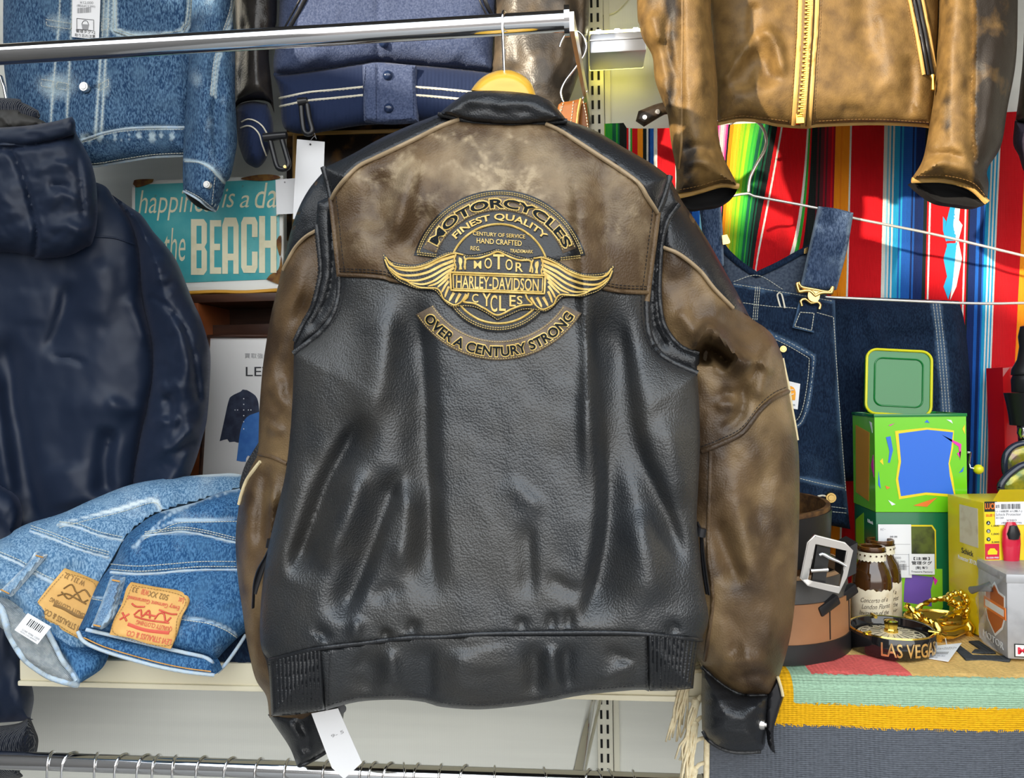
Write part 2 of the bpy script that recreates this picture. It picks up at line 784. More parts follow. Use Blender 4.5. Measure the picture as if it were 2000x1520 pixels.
PEB = ('voronoi', 400, 0.6, 0.0011)
WRK = ("noise", 60, 0.05, 0.002)
m_black = M_('black_leather', (0.014, 0.016, 0.0185), 0.43, spec=0.95, bumps=(WRK, PEB), col2=(0.025, 0.024, 0.022), cscale=9, rough2=0.48)
m_blackfine = M_('black_leather_fine', (0.012, 0.013, 0.015), 0.36, spec=0.55, bumps=(('noise', 30, 0.2, 0.003), ('voronoi', 420, 0.35, 0.001)))
m_brown = M_('brown_leather', (0.075, 0.044, 0.021), 0.46, spec=0.42, bumps=(WRK, ('voronoi', 380, 0.55, 0.001)),
             col2=(0.17, 0.110, 0.054), cscale=16, cdet=6, clo=0.42, chi=0.66, wear_shade=(0.37, 0.285, 0.175), wlo=0.25, whi=1.1, wear_noise=0.9, rough2=0.52)
m_brownsl = M_('brown_leather_sleeve', (0.045, 0.026, 0.0125), 0.44, spec=0.45, bumps=(WRK, ('voronoi', 400, 0.4, 0.001)),
               col2=(0.115, 0.070, 0.033), cscale=13, cdet=5, clo=0.4, chi=0.66, wear_shade=(0.28, 0.185, 0.085), wlo=0.3, whi=1.2, wear_noise=0.8)
m_pipe = M_('tan_piping', (0.33, 0.24, 0.14), 0.5)
m_pipe2 = M_('cream_piping', (0.72, 0.60, 0.36), 0.5)
m_lining = M_('dark_lining', (0.008, 0.008, 0.009), 0.8)
m_blackstitch = M_('black_thread', (0.01, 0.01, 0.012), 0.7)
m_gold = M_('gold_embroidery', (0.62, 0.41, 0.10), 0.42, spec=0.5, bumps=(('wavex', 260, 0.35, 0.0006),), col2=(0.74, 0.53, 0.17), cscale=60)
m_goldst = M_('gold_thread', (0.52, 0.38, 0.14), 0.55)
m_patchbr = M_('patch_brown', (0.085, 0.058, 0.036), 0.5, bumps=(('voronoi', 380, 0.3, 0.0008),), col2=(0.15, 0.11, 0.075), cscale=30)
m_letter = M_('letter_black', (0.004, 0.007, 0.009), 0.7, spec=0.2, bumps=(('wavex', 300, 0.2, 0.0005),))
m_chrome = M_('chrome', (0.82, 0.82, 0.83), 0.09, metal=1.0)
m_steel = M_('brushed_steel', (0.62, 0.60, 0.57), 0.28, metal=1.0)
m_alu = M_('aluminium', (0.72, 0.74, 0.78), 0.35, metal=0.9)
m_wood = M_('yellow_wood', (0.86, 0.50, 0.055), 0.32, bumps=(), col2=(0.78, 0.43, 0.04), cscale=12, cstretch=(1, 1, 6), coat=0.4)
m_paper = M_('white_paper', (0.83, 0.83, 0.84), 0.6)
m_ink = M_('black_ink', (0.03, 0.03, 0.035), 0.6)
m_inkg = M_('grey_ink', (0.30, 0.30, 0.31), 0.6)
m_plblack = M_('black_plastic', (0.014, 0.014, 0.016), 0.28)
m_wall = M_('wall_panel', (0.80, 0.81, 0.75), 0.42, spec=0.5, bumps=(('wavex', 60, 0.06, 0.001),), col2=(0.72, 0.73, 0.68), cscale=5, cstretch=(0.2, 1, 3))
m_upright = M_('cream_enamel', (0.74, 0.72, 0.60), 0.35)
m_slot = M_('slot_shadow', (0.01, 0.01, 0.01), 0.9)
m_shelf = M_('cream_shelf', (0.76, 0.70, 0.52), 0.38)
m_floor = M_('grey_floor', (0.30, 0.29, 0.27), 0.6, col2=(0.25, 0.24, 0.23), cscale=8)

# ------------------------------------------------------------------ the setting
YW = 1.66                      # wall plane
ZT = -0.416                    # shelf top, relative to the camera
YE = 1.15                      # shelf front edge
struct(box('wall_back', -2.6, 2.6, YW, YW + 0.08, 0.0, 2.8, m_wall))
struct(box('floor', -2.6, 2.6, -2.5, YW, -0.05, 0.0, m_floor))
m_blocker = M_('dark_blocker', (0.10, 0.095, 0.09), 0.7, col2=(0.08, 0.078, 0.075), cscale=3)  # dark finish of the unseen light blockers added below
struct(box('sun_blocker_left', -1.80, -1.72, -3.2, YW, 0.0, 2.42, m_blocker))  # unseen, added to keep the sun off the left and middle
struct(box('shade_blocker_right', 1.95, 2.03, -0.6, YW, 0.0, 2.7, m_blocker))  # unseen, added to darken the light from the right
struct(box('shade_blocker_top', -1.72, 1.95, 0.55, YW, 2.62, 2.70, m_blocker))  # unseen, added to cut the sky light from above


def upright(name, px, py, label):
    c = V(px, py, YW - 0.014)
    U = thing(name, label, 'shelf upright', (c.x, YW - 0.014, 0.0))
    box('channel', c.x - 0.016, c.x + 0.016, YW - 0.026, YW, 0.02, 2.3, m_upright, U, 0.002)
    box('side_lip', c.x + 0.018, c.x + 0.030, YW - 0.012, YW, 0.02, 2.3, m_upright, U, 0.001)
    base = None
    zs = [z for z in np.arange(0.45, 2.25, 0.0305) if z < 0.78 or z > 1.78]
    for z in zs:
        for dx in (-0.0078, 0.0055):
            if base is None:
                o = box('slot', -0.0024, 0.0024, -0.001, 0.001, -0.009, 0.009, m_slot)
                base = o.data
            else:
                o = bpy.data.objects.new('slot', base)
                C.objects.link(o)
            o.parent = U
            o.location = (dx, -0.0125, float(z))
    return U


upright('shelf_upright', 1166, 300, 'cream slotted metal shelf upright behind the chrome rail bracket')

# shelf with its cream front lip
SH = thing('shelf_board', 'cream metal shelf under the folded jeans, running along the wall', 'shelf', V(400, 1310, YE))
xl = V(48, 1300, YE).x
box('board', xl, 1.5, YE, YW, CAMZ + ZT - 0.018, CAMZ + ZT, m_shelf, SH, 0.002)
box('front_lip', xl, 1.5, YE - 0.012, YE + 0.002, CAMZ + ZT - 0.034, CAMZ + ZT + 0.002, m_shelf, SH, 0.004)
box('lower_rim', xl, 1.5, YE - 0.016, YE - 0.010, CAMZ + ZT - 0.040, CAMZ + ZT - 0.032, m_shelf, SH, 0.002)

# lit shelf edge behind the garments, upper wall
m_led = M_('led_tape', (1, 1, 0.7), 0.4, emit=(1.0, 0.88, 0.16), es=9.0)
m_ledw = M_('led_spot', (1, 1, 1), 0.4, emit=(1.0, 0.98, 0.85), es=14.0)


def ledbar(x0, x1, ya, label, yb=None):
    p0, p1 = V(x0, ya, 1.52), V(x1, ya, 1.52)
    z = 0.5 * (p0.z + p1.z)
    B = thing('light_bar', label, 'light bar', (0.5 * (p0.x + p1.x), 1.52, z))
    box('housing', p0.x, p1.x, 1.515, 1.60, z - 0.019, z + 0.019, m_alu, B, 0.003)
    box('housing_groove', p0.x, p1.x, 1.513, 1.516, z + 0.004, z + 0.006, m_steel, B)
    box('led_tape', p0.x, p1.x, 1.520, 1.530, z + 0.0195, z + 0.026, m_led, B)
    x = p0.x + 0.012
    k = 0
    while x < p1.x - 0.01 and k < 60:
        box('led', x, x + 0.010, 1.518, 1.531, z + 0.0200, z + 0.0275, m_ledw, B, 0.001)
        x += 0.036
        k += 1
    box('wall_led_tape', p0.x, p1.x, 1.600, 1.606, z - 0.016, z - 0.008, m_led, B)
    return B


ledbar(1152, 1262, 84, 'short silver light bar with glowing yellow tape beside the brown leather sleeve')
cd = V(1172, 0, YW - 0.006)
card = [(1168, -30, 1), (1250, -30, 1), (1222, 4), (1200, 24), (1170, 30, 1)]
tag(panel('wall_card', card, YW - 0.008, m_upright, None, 8, th=0.006, back=True), 'cream rounded card on the wall above the light bar', 'card')

# ------------------------------------------------------------------ the two-tone leather motorcycle jacket (seen from behind)
YJ = 1.00
HJ = thing('leather_jacket', 'black and distressed brown leather jacket with winged gold emblem, hanging back to the camera', 'jacket', V(985, 1390, YJ))

torso_out = [(857, 223, 1), (800, 245), (740, 272), (690, 300), (650, 320), (632, 327, 1), (640, 355), (647, 388), (653, 438), (659, 497), (664, 541), (661, 584),
             (649, 620), (629, 647), (606, 667), (574, 691, 1), (572, 760), (568, 830), (558, 922), (540, 1000), (522, 1080), (510, 1170), (509, 1259),
             (520, 1290), (526, 1330), (530, 1398, 1), (632, 1387), (700, 1371), (777, 1367), (830, 1372), (861, 1381), (930, 1386), (1000, 1381), (1070, 1371), (1139, 1358),
             (1245, 1348), (1300, 1350), (1354, 1345, 1), (1358, 1300), (1366, 1252), (1384, 1208), (1375, 1154), (1367, 1082), (1361, 1019), (1363, 964), (1367, 880), (1366, 800),
             (1362, 730, 1), (1316, 710), (1288, 691), (1272, 667), (1264, 635), (1262, 590), (1268, 540), (1276, 478), (1284, 415), (1297, 382), (1308, 345, 1),
             (1270, 318), (1215, 286), (1160, 254), (1106, 234, 1), (1050, 215), (985, 210), (910, 215)]
folds_t = [
    # straight plateau between the shoulder blades: its left and right falls
    ([(800, 560), (820, 660), (830, 780), (832, 880), (838, 1010), (848, 1190)], 15, 34, -0.018, 0.2),
    ([(1163, 560), (1172, 700), (1186, 850), (1190, 1000), (1170, 1130), (1135, 1235)], 34, 14, -0.020, 0.15),
    ([(1118, 300), (1128, 380), (1133, 470), (1142, 560), (1150, 690), (1146, 830), (1150, 960)], 30, 10, 0.010, 0.2),
    ([(1165, 300), (1180, 400), (1178, 500)], 20, 20, -0.006, 0.3),
    ([(1205, 590), (1225, 760), (1246, 880), (1292, 990), (1344, 1130)], 14, 26, -0.013, 0.2),
    ([(1300, 800), (1318, 900), (1335, 1000)], 22, 22, 0.007, 0.3),
    ([(1230, 980), (1260, 1080), (1270, 1200)], 26, 26, 0.008, 0.3),
    # yoke, left: a pulled fold down to the wing tip
    ([(822, 280), (803, 330), (785, 400), (764, 490)], 16, 12, 0.011, 0.3),
    ([(745, 320), (738, 390), (735, 470)], 18, 22, -0.009, 0.3),
    ([(782, 500), (812, 460), (850, 400)], 18, 14, -0.007, 0.3),
    ([(690, 420), (700, 480), (705, 540)], 24, 24, 0.006, 0.3),
    ([(1030, 280), (1010, 330), (960, 350)], 30, 30, 0.004, 0.4),
    # lower left: diagonals falling to the side
    ([(760, 560), (752, 660), (735, 760), (700, 850)], 20, 30, 0.010, 0.3),
    ([(715, 800), (690, 850), (646, 935), (606, 1040), (566, 1140)], 26, 16, -0.017, 0.2),
    ([(682, 890), (690, 960), (664, 1030), (620, 1120)], 18, 24, 0.010, 0.3),
    ([(782, 905), (768, 950), (743, 1020), (702, 1130), (655, 1225)], 12, 26, -0.015, 0.2),
    ([(800, 930), (795, 1030), (775, 1130)], 24, 16, 0.009, 0.3),
    ([(600, 880), (580, 960), (556, 1060), (545, 1150)], 20, 20, 0.006, 0.3),
    ([(720, 1180), (760, 1150), (790, 1170)], 14, 14, -0.004, 0.4),
    ([(640, 1225), (620, 1250)], 12, 12, -0.006, 0.4),
    ([(760, 1225), (748, 1252)], 8, 8, -0.006, 0.4), ([(812, 1205), (800, 1246)], 8, 10, -0.006, 0.4),
    ([(700, 1200), (690, 1258)], 10, 10, 0.005, 0.4),
    # lower right
    ([(985, 930), (1030, 975), (1070, 1003)], 12, 18, 0.004, 0.35),
    ([(1030, 1005), (1032, 1070), (1038, 1180)], 10, 18, -0.005, 0.3),
    ([(1060, 1120), (1110, 1150), (1150, 1155)], 10, 14, -0.004, 0.35),
    ([(1080, 1190), (1075, 1238)], 9, 9, -0.005, 0.4), ([(1115, 1185), (1108, 1238)], 9, 9, -0.005, 0.4), ([(1020, 1200), (1016, 1238)], 10, 10, -0.004, 0.4),
    ([(1330, 1215), (1300, 1240)], 10, 10, -0.005, 0.4),
    # waistband
    ([(690, 1275), (720, 1310), (700, 1360)], 20, 20, -0.006, 0.3), ([(760, 1260), (765, 1310), (770, 1365)], 12, 14, 0.007, 0.3),
    ([(838, 1250), (836, 1310), (842, 1375)], 12, 26, -0.007, 0.3), ([(905, 1260), (900, 1320), (910, 1380)], 26, 20, 0.006, 0.3),
    ([(1040, 1250), (1045, 1310), (1040, 1370)], 14, 16, -0.008, 0.3), ([(1075, 1255), (1080, 1310), (1085, 1360)], 12, 12, 0.006, 0.3),
    ([(1110, 1250), (1105, 1300), (1115, 1355)], 14, 12, -0.007, 0.3), ([(1160, 1340), (1210, 1310), (1258, 1292)], 9, 12, 0.005, 0.3),
    ([(1170, 1270), (1220, 1285), (1260, 1320)], 10, 10, -0.004, 0.3),
    ([(950, 1255), (960, 1320)], 26, 26, 0.003, 0.3),
]
Yt0 = field(YJ + 0.004, torso_out, 0.058, 190, [(f[0], f[1] * 1.35, f[2] * 1.35, f[3] * 1.75) + tuple(f[4:]) for f in folds_t], noise=((90, 130, 0.0028, 3), (26, 34, 0.0003, 9)))
lean_t = lambda y: -(np.asarray(y, float) - 480) * 5.5e-5
Yt = lambda x, y: Yt0(x, y) + lean_t(y)
Yt_flat0 = field(YJ + 0.004, torso_out, 0.058, 190)
Yt_flat = lambda x, y: Yt_flat0(x, y) + lean_t(y)

# inner shell that gives the body its volume
panel('lining', torso_out, lambda x, y: Yt(x, y) + 0.010, m_lining, HJ, step=16,
      back=lambda x, y: 2 * (YJ + 0.03) - Yt_flat0(x, y) + lean_t(y))

seam_low = [(661, 537), (716, 539), (752, 543), (772, 549), (850, 556), (1000, 560), (1100, 558), (1162, 560), (1209, 569), (1266, 572)]
pipL = [(896, 233), (860, 247), (810, 272), (760, 296), (730, 310), (700, 325), (672, 352), (655, 374), (648, 388)]
pipR = [(1066, 242), (1092, 254), (1119, 271), (1174, 307), (1215, 334), (1248, 359), (1264, 385), (1274, 400), (1283, 415)]


def c1(p):
    return (p[0], p[1], 1)


def wear_yoke(x, y):
    r = 0.12 + 0.45 * np.exp(-(((x - 1000) / 230) ** 2 + ((y - 330) / 80) ** 2)) + 0.25 * np.exp(-(((x - 720) / 50) ** 2 + ((y - 430) / 90) ** 2)) + 0.2 * np.exp(-(((x - 1220) / 60) ** 2 + ((y - 450) / 120) ** 2))
    wx, wy = x + 14 * fbm(x, y, 40, 40, 201), y + 14 * fbm(x, y, 40, 40, 202)
    r1 = (1 - np.abs(vnoise(wx / 34, wy / 26, 203))) ** 9
    r2 = (1 - np.abs(vnoise(wx / 15, wy / 20, 204))) ** 8
    area = np.exp(-(((x - 985) / 300) ** 2 + ((y - 335) / 110) ** 2)) * np.clip(0.5 + fbm(x, y, 60, 50, 205), 0, 1)
    return r + area * (1.1 * r1 + 0.6 * r2) + 0.10 * fbm(x, y, 30, 30, 206)


yoke = [c1(pipL[0])] + pipL[1:-1] + [c1(pipL[-1]), (653, 438), (659, 497), c1(seam_low[0])] + seam_low[1:-1] + [c1(seam_low[-1]), (1270, 537), (1276, 478), c1(pipR[-1])] + pipR[::-1][1:-1] + [c1(pipR[0]), (1050, 241), (990, 243), (930, 239)]
panel('back_yoke', yoke, Yt, m_brown, HJ, step=6, th=0.006, puff=0.004, pw=9, wear_shade=wear_yoke)
shL = [(857, 223, 1), (800, 245), (740, 272), (690, 300), (650, 320), (632, 327, 1), (640, 355), c1(pipL[-1])] + pipL[::-1][1:-1] + [c1(pipL[0])]
panel('shoulder_panel', shL, Yt, m_blackfine, HJ, step=6, th=0.008, puff=0.004, pw=9, off=0.001)
shR = [(1106, 234, 1), (1160, 254), (1215, 286), (1270, 318), (1308, 345, 1), (1297, 382), c1(pipR[-1])] + pipR[::-1][1:-1] + [c1(pipR[0])]
panel('shoulder_panel', shR, Yt, m_blackfine, HJ, step=6, th=0.008, puff=0.004, pw=9, off=0.001)
hem = [(526, 1290), (560, 1281), (621, 1267), (735, 1253), (798, 1246), (861, 1244), (950, 1238), (1097, 1236), (1203, 1236), (1266, 1239), (1320, 1245), (1370, 1250)]
back = [c1(seam_low[0])] + seam_low[1:-1] + [c1(seam_low[-1]), (1262, 590), (1264, 635), (1272, 667), (1288, 691), (1316, 710), (1362, 730, 1), (1366, 800), (1367, 880), (1363, 964), (1361, 1019), (1367, 1082), (1375, 1154), (1384, 1208), c1(hem[-1])] + hem[::-1][1:-1] + [c1(hem[0]), (509, 1259), (510, 1170), (522, 1080), (540, 1000), (558, 922), (568, 830), (572, 760), (574, 691, 1), (606, 667), (629, 647), (649, 620), (661, 584), (664, 541)]
panel('back_panel', back, Yt, m_black, HJ, step=6, th=0.008, puff=0.005, pw=10)
band = [c1(hem[2])] + [(629, 1268)] + hem[3:-2] + [c1(hem[-3]), (1268, 1300), (1268, 1351, 1), (1245, 1348), (1139, 1358), (1070, 1371), (1000, 1381), (930, 1386), (861, 1381), (830, 1372), (777, 1367), (700, 1371), (636, 1387, 1), (632, 1330)]
panel('waistband', band, Yt, m_black, HJ, step=6, th=0.012, puff=0.005, pw=10, off=-0.002)

# ribbed sides of the waistband: each rib a ridge of leather
def ribs(poly, xa, xb, ya, yb, n):
    L, R_ = np.array(xa, float), np.array(xb, float)

    def Yr(x, y):
        # position across the ribbed piece
        t = (y - ya[0]) / (ya[1] - ya[0])
        x0 = L[0] + (L[1] - L[0]) * t
        x1 = R_[0] + (R_[1] - R_[0]) * t
        u = (x - x0) / (x1 - x0)
        return Yt_flat(x, y) + 0.004 - 0.0042 * np.abs(np.sin(math.pi * n * u)) ** 0.6
    return panel('side_rib', poly, Yr, m_blackfine, HJ, step=2.6, th=0.01, sharp=80)


ribs([(524, 1292, 1), (560, 1284), (626, 1268, 1), (629, 1330), (633, 1387, 1), (580, 1396), (530, 1399, 1), (527, 1340)], (525, 531), (627, 633), (1280, 1395), None, 13)
ribs([(1266, 1241, 1), (1320, 1247), (1365, 1252, 1), (1358, 1300), (1354, 1343, 1), (1310, 1349), (1269, 1350, 1)], (1266, 1269), (1368, 1352), (1245, 1348), None, 12)

# seams, pipings, stitch rows
cord('piping', pipL, Yt, 0.0028, m_pipe, HJ, off=0.002)
cord('piping', pipR, Yt, 0.0028, m_pipe, HJ, off=0.002)
cord('seam_roll', seam_low, Yt, 0.0026, m_brown, HJ, off=0.001)
cord('hem_seam', hem, Yt, 0.0026, m_blackfine, HJ, off=-0.002)
flL = [(632, 327), (640, 355), (647, 388), (653, 438), (659, 497), (664, 541), (661, 584), (649, 620), (629, 647), (606, 667), (574, 691)]
flR = [(1308, 345), (1297, 382), (1284, 415), (1276, 478), (1268, 540), (1262, 590), (1264, 635), (1272, 667), (1288, 691), (1316, 710), (1362, 730)]
for fl, m1, i0, i1 in ((flL, m_blackfine, 0, 3), (flL, m_brown, 2, 6), (flL, m_blackfine, 5, 11), (flR, m_blackfine, 0, 3), (flR, m_brown, 2, 6), (flR, m_blackfine, 5, 11)):
    cord('armhole_edge', fl[i0:i1], Yt, 0.0045, m1, HJ, off=0.001, n=8)


def shift(l, dx, dy):
    return [(p[0] + dx, p[1] + dy) for p in l]


stitches('stitching', [shift(pipL, -5, -9), shift(pipL, -8, -15), shift(pipR, 8, -9), shift(seam_low, 0, -7), shift(seam_low, 0, -12),
                       shift(flL[2:], 9, -4), shift(flR[2:], -9, -4), shift([(640, 1270), (636, 1385)], 4, 0), shift([(1262, 1242), (1262, 1348)], 0, 0),
                       shift([(640, 1380), (700, 1364), (777, 1360), (830, 1365), (861, 1374), (930, 1379), (1000, 1374), (1070, 1364), (1139, 1351), (1245, 1341)], 0, -2)],
         Yt, m_blackstitch, HJ, off=0.0008, dash=5, gap=3)

# collar
col_out = [(914, 179, 1), (950, 177), (985, 178), (1020, 181), (1050, 186, 1), (1075, 198), (1092, 216), (1108, 236, 1), (1050, 242), (990, 244), (930, 240), (896, 232), (856, 223, 1), (880, 203)]
Yc = field(YJ - 0.006, col_out, 0.024, 34, [([(880, 218), (930, 212), (1000, 218), (1060, 214)], 9, 14, -0.006, 0.2), ([(960, 205), (1020, 226)], 8, 8, 0.003)], noise=((40, 20, 0.0012, 4),))
panel('collar', col_out, Yc, m_blackfine, HJ, step=5, back=lambda x, y: 2 * (YJ + 0.01) - Yc(x, y) + 0.03)
cord('collar_edge', [(856, 223), (896, 232), (930, 240), (990, 244), (1050, 242), (1108, 236)], Yc, 0.003, m_blackfine, HJ, off=0.001)

# ---- sleeves
# left
slL = [(633, 335, 1), (602, 372), (578, 420), (558, 490), (545, 550), (529, 616), (521, 663), (513, 719), (507, 794), (505, 853), (503, 888), (486, 922), (472, 964), (464, 1006), (460, 1061),
       (465, 1133), (474, 1196), (483, 1259), (499, 1326), (520, 1360), (526, 1402, 1), (590, 1420), (640, 1395, 1), (640, 1200), (640, 1000), (650, 800), (690, 640), (690, 480), (680, 380)]
fo = [([(600, 470), (580, 560), (560, 640), (548, 720)], 18, 22, 0.010, 0.3), ([(612, 560), (590, 600), (570, 640), (560, 720), (556, 800)], 14, 20, -0.012, 0.2),
      ([(560, 735), (545, 770), (560, 800)], 12, 14, 0.008, 0.3), ([(520, 760), (536, 790), (556, 800)], 10, 12, -0.006, 0.3), ([(515, 820), (535, 840), (560, 838)], 10, 10, 0.006, 0.3),
      ([(520, 900), (517, 980), (512, 1080)], 10, 14, -0.010, 0.2), ([(536, 920), (530, 1000), (520, 1080), (505, 1160)], 12, 14, 0.010, 0.25), ([(488, 960), (484, 1040), (486, 1120)], 14, 14, 0.006, 0.3),
      ([(505, 1160), (515, 1220), (520, 1300)], 12, 14, -0.008, 0.3), ([(560, 600), (548, 640), (530, 700)], 10, 14, -0.005, 0.3)]
YsL = field(YJ + 0.10, slL, 0.062, 80, [(f[0], f[1], f[2], f[3] * 1.4) + tuple(f[4:]) for f in fo], noise=((40, 60, 0.002, 21), (14, 18, 0.0006, 22)))
YsLb = field(YJ + 0.10, slL, 0.035, 80)


def wear_sl(x, y):
    return 0.3 + 0.45 * fbm(x, y, 60, 90, 31)


panel('sleeve', slL, YsL, m_brownsl, HJ, step=7, back=lambda x, y: 2 * (YJ + 0.10) - YsLb(x, y), wear_shade=wear_sl)
patch = [(636, 330, 1), (602, 372), (578, 420), (562, 475), (551, 527, 1), (562, 508), (578, 482), (598, 462), (620, 449, 1), (650, 430), (672, 400, 1), (665, 350)]
panel('sleeve_cap', patch, YsL, m_blackfine, HJ, step=6, th=0.006, off=0.003, puff=0.003, pw=8)
cord('piping', [(553, 527), (562, 509), (578, 482), (598, 462), (620, 449)], YsL, 0.0026, m_pipe, HJ, off=0.004)
gus = [(620, 395, 1), (618, 450), (624, 500), (626, 530), (622, 556), (610, 600), (590, 636), (575, 667), (573, 692, 1), (606, 667), (640, 640), (672, 590, 1), (674, 540), (668, 480), (660, 420), (650, 380, 1)]
YgL = field(YJ + 0.022, gus, 0.010, 20, [([(646, 400), (650, 520), (636, 590), (600, 650)], 6, 6, -0.006, 0.1)], noise=((16, 16, 0.0008, 5),))
panel('armhole_gusset', gus, YgL, m_blackfine, HJ, step=5, th=0.03)
cord('gusset_seam', [(619, 440), (625, 500), (627, 530), (623, 556), (611, 600), (591, 636), (576, 667)], YgL, 0.0035, m_blackfine, HJ, off=0.002)
stitches('stitching', [[(614, 455), (620, 500), (621, 530), (617, 556), (605, 600), (587, 632)]], lambda x, y: np.minimum(YgL(x, y), YsL(x, y)), m_blackstitch, HJ, off=0.003)
cord('elbow_seam', [(506, 887), (530, 892), (561, 906)], YsL, 0.003, m_brownsl, HJ, off=0.001)
lowL = [(505, 890, 1), (490, 915), (472, 958), (468, 945), (478, 910), (495, 880), (508, 860, 1)]
panel('elbow_panel', lowL, lambda x, y: np.full(np.shape(x), YJ + 0.105), m_blackfine, HJ, step=6, th=0.02)
cord('piping', [(508, 902), (494, 920), (482, 938), (473, 962), (467, 985)], lambda x, y: YsL(x, y), 0.0028, m_pipe2, HJ, off=0.004)
cufL = [(523, 1396, 1), (541, 1423), (566, 1461), (581, 1499, 1), (594, 1498), (613, 1483), (640, 1466, 1), (660, 1440), (672, 1392), (668, 1372, 1), (600, 1375)]
YcL = field(YJ + 0.10, cufL, 0.045, 50, [([(580, 1400), (600, 1440), (596, 1480)], 14, 10, -0.012), ([(560, 1410), (585, 1450)], 10, 10, 0.006)], noise=((20, 20, 0.001, 6),))
panel('cuff', cufL, YcL, m_blackfine, HJ, step=6, back=lambda x, y: np.full(np.shape(x), YJ + 0.12))
cord('cuff_edge', [(585, 1496), (600, 1490), (640, 1466), (660, 1440)], YcL, 0.003, m_blackfine, HJ, off=0.001)
tube('cuff_snap', [V(668, 1385, YJ + 0.05), V(668, 1385, YJ + 0.046)], 0.006, m_plblack, HJ, 14)

# right
slR = [(1308, 348, 1), (1331, 391), (1355, 426), (1387, 478), (1418, 533), (1442, 576), (1462, 616), (1493, 639), (1509, 655), (1520, 675), (1530, 704), (1539, 754), (1546, 797), (1554, 840), (1560, 884), (1562, 964), (1560, 1048),
       (1556, 1132), (1548, 1217), (1535, 1280), (1518, 1332), (1506, 1358, 1), (1455, 1358), (1426, 1347), (1396, 1326), (1371, 1300, 1), (1330, 1230), (1310, 1100), (1310, 900), (1290, 740), (1250, 640), (1240, 520), (1260, 420)]
fo = [
    ([(1362, 690), (1366, 668), (1383, 641), (1402, 650), (1428, 690), (1478, 720)], 12, 26, 0.030, 0.12),
    ([(1376, 715), (1382, 680), (1398, 690), (1432, 716)], 15, 11, -0.066, 0.12),
    ([(1478, 722), (1500, 690), (1512, 660)], 14, 22, 0.016, 0.25),
    ([(1400, 610), (1440, 640), (1480, 660)], 18, 22, -0.008, 0.3),
    ([(1310, 520), (1340, 570), (1390, 610)], 26, 26, -0.006, 0.3),
    ([(1320, 600), (1350, 640), (1365, 662)], 14, 18, 0.008, 0.3),
    ([(1500, 700), (1490, 750), (1480, 790)], 14, 18, 0.010, 0.3), ([(1455, 735), (1452, 780), (1440, 820)], 12, 12, -0.009, 0.3),
    ([(1400, 760), (1430, 770), (1462, 760)], 10, 12, -0.006, 0.3), ([(1395, 800), (1420, 790), (1450, 800)], 10, 10, 0.005, 0.3), ([(1400, 840), (1430, 826), (1460, 800)], 9, 10, -0.005, 0.3),
    ([(1500, 890), (1480, 980), (1490, 1050)], 22, 22, -0.006, 0.3), ([(1420, 900), (1440, 1000), (1470, 1100), (1500, 1180)], 20, 26, 0.008, 0.3),
    ([(1390, 1000), (1420, 1080), (1445, 1150)], 16, 20, -0.011, 0.25), ([(1500, 1100), (1510, 1200), (1490, 1290)], 20, 20, 0.006, 0.3),
    ([(1400, 1180), (1440, 1230), (1430, 1300)], 18, 18, -0.006, 0.3), ([(1430, 1330), (1470, 1318), (1512, 1324)], 10, 10, -0.007, 0.3), ([(1400, 1300), (1450, 1290), (1520, 1290)], 12, 12, 0.005, 0.3),
]
YsR = field(YJ + 0.09, slR, 0.075, 110, [(f[0], f[1], f[2], f[3] * 1.35) + tuple(f[4:]) for f in fo], noise=((50, 70, 0.002, 41), (14, 18, 0.0006, 42)))
YsRb = field(YJ + 0.09, slR, 0.006, 90)
panel('sleeve', slR, YsR, m_brownsl, HJ, step=6, back=lambda x, y: 2 * (YJ + 0.09) - YsRb(x, y), wear_shade=wear_sl)
capR = [(1310, 350, 1), (1331, 391), (1355, 426), (1387, 478), (1418, 533), (1442, 576), (1463, 617, 1), (1440, 605), (1430, 600), (1395, 564), (1367, 529), (1327, 497), (1294, 482, 1), (1290, 450), (1300, 400)]
panel('sleeve_cap', capR, YsR, m_blackfine, HJ, step=6, th=0.006, off=0.003, puff=0.003, pw=8)
cord('piping', [(1294, 483), (1327, 497), (1367, 529), (1395, 564), (1432, 602)], YsR, 0.0026, m_pipe, HJ, off=0.004)
gusR = [(1326, 396, 1), (1304, 430), (1292, 478), (1288, 537), (1288, 584), (1294, 627), (1308, 655), (1331, 679), (1367, 692, 1), (1364, 731, 1), (1316, 715), (1280, 700), (1254, 640), (1250, 580), (1262, 480), (1280, 400), (1306, 350, 1)]
YgR = field(YJ + 0.022, gusR, 0.010, 20, [([(1285, 420), (1275, 540), (1278, 630), (1310, 690)], 6, 6, -0.006, 0.1)], noise=((16, 16, 0.0008, 5),))
panel('armhole_gusset', gusR, YgR, m_blackfine, HJ, step=5, th=0.03)
gl = [(1326, 399), (1304, 430), (1292, 478), (1288, 537), (1288, 584), (1294, 627), (1308, 655), (1331, 679), (1365, 691)]
cord('gusset_seam', gl, YgR, 0.0035, m_blackfine, HJ, off=0.002)
stitches('stitching', [shift(gl, -8, 2)], YgR, m_blackstitch, HJ, off=0.001)
elb = [(1371, 882), (1406, 868), (1450, 845), (1485, 801), (1513, 777), (1539, 765)]
cord('elbow_seam', elb, YsR, 0.0034, m_brownsl, HJ, off=0.001)
stitches('stitching', [shift(elb, -2, -9)], YsR, m_blackstitch, HJ, off=0.001)
cord('sleeve_seam', [(1388, 880), (1386, 960), (1383, 1065), (1388, 1120), (1392, 1175), (1384, 1240), (1376, 1290)], YsR, 0.0026, m_brownsl, HJ, off=0.001)
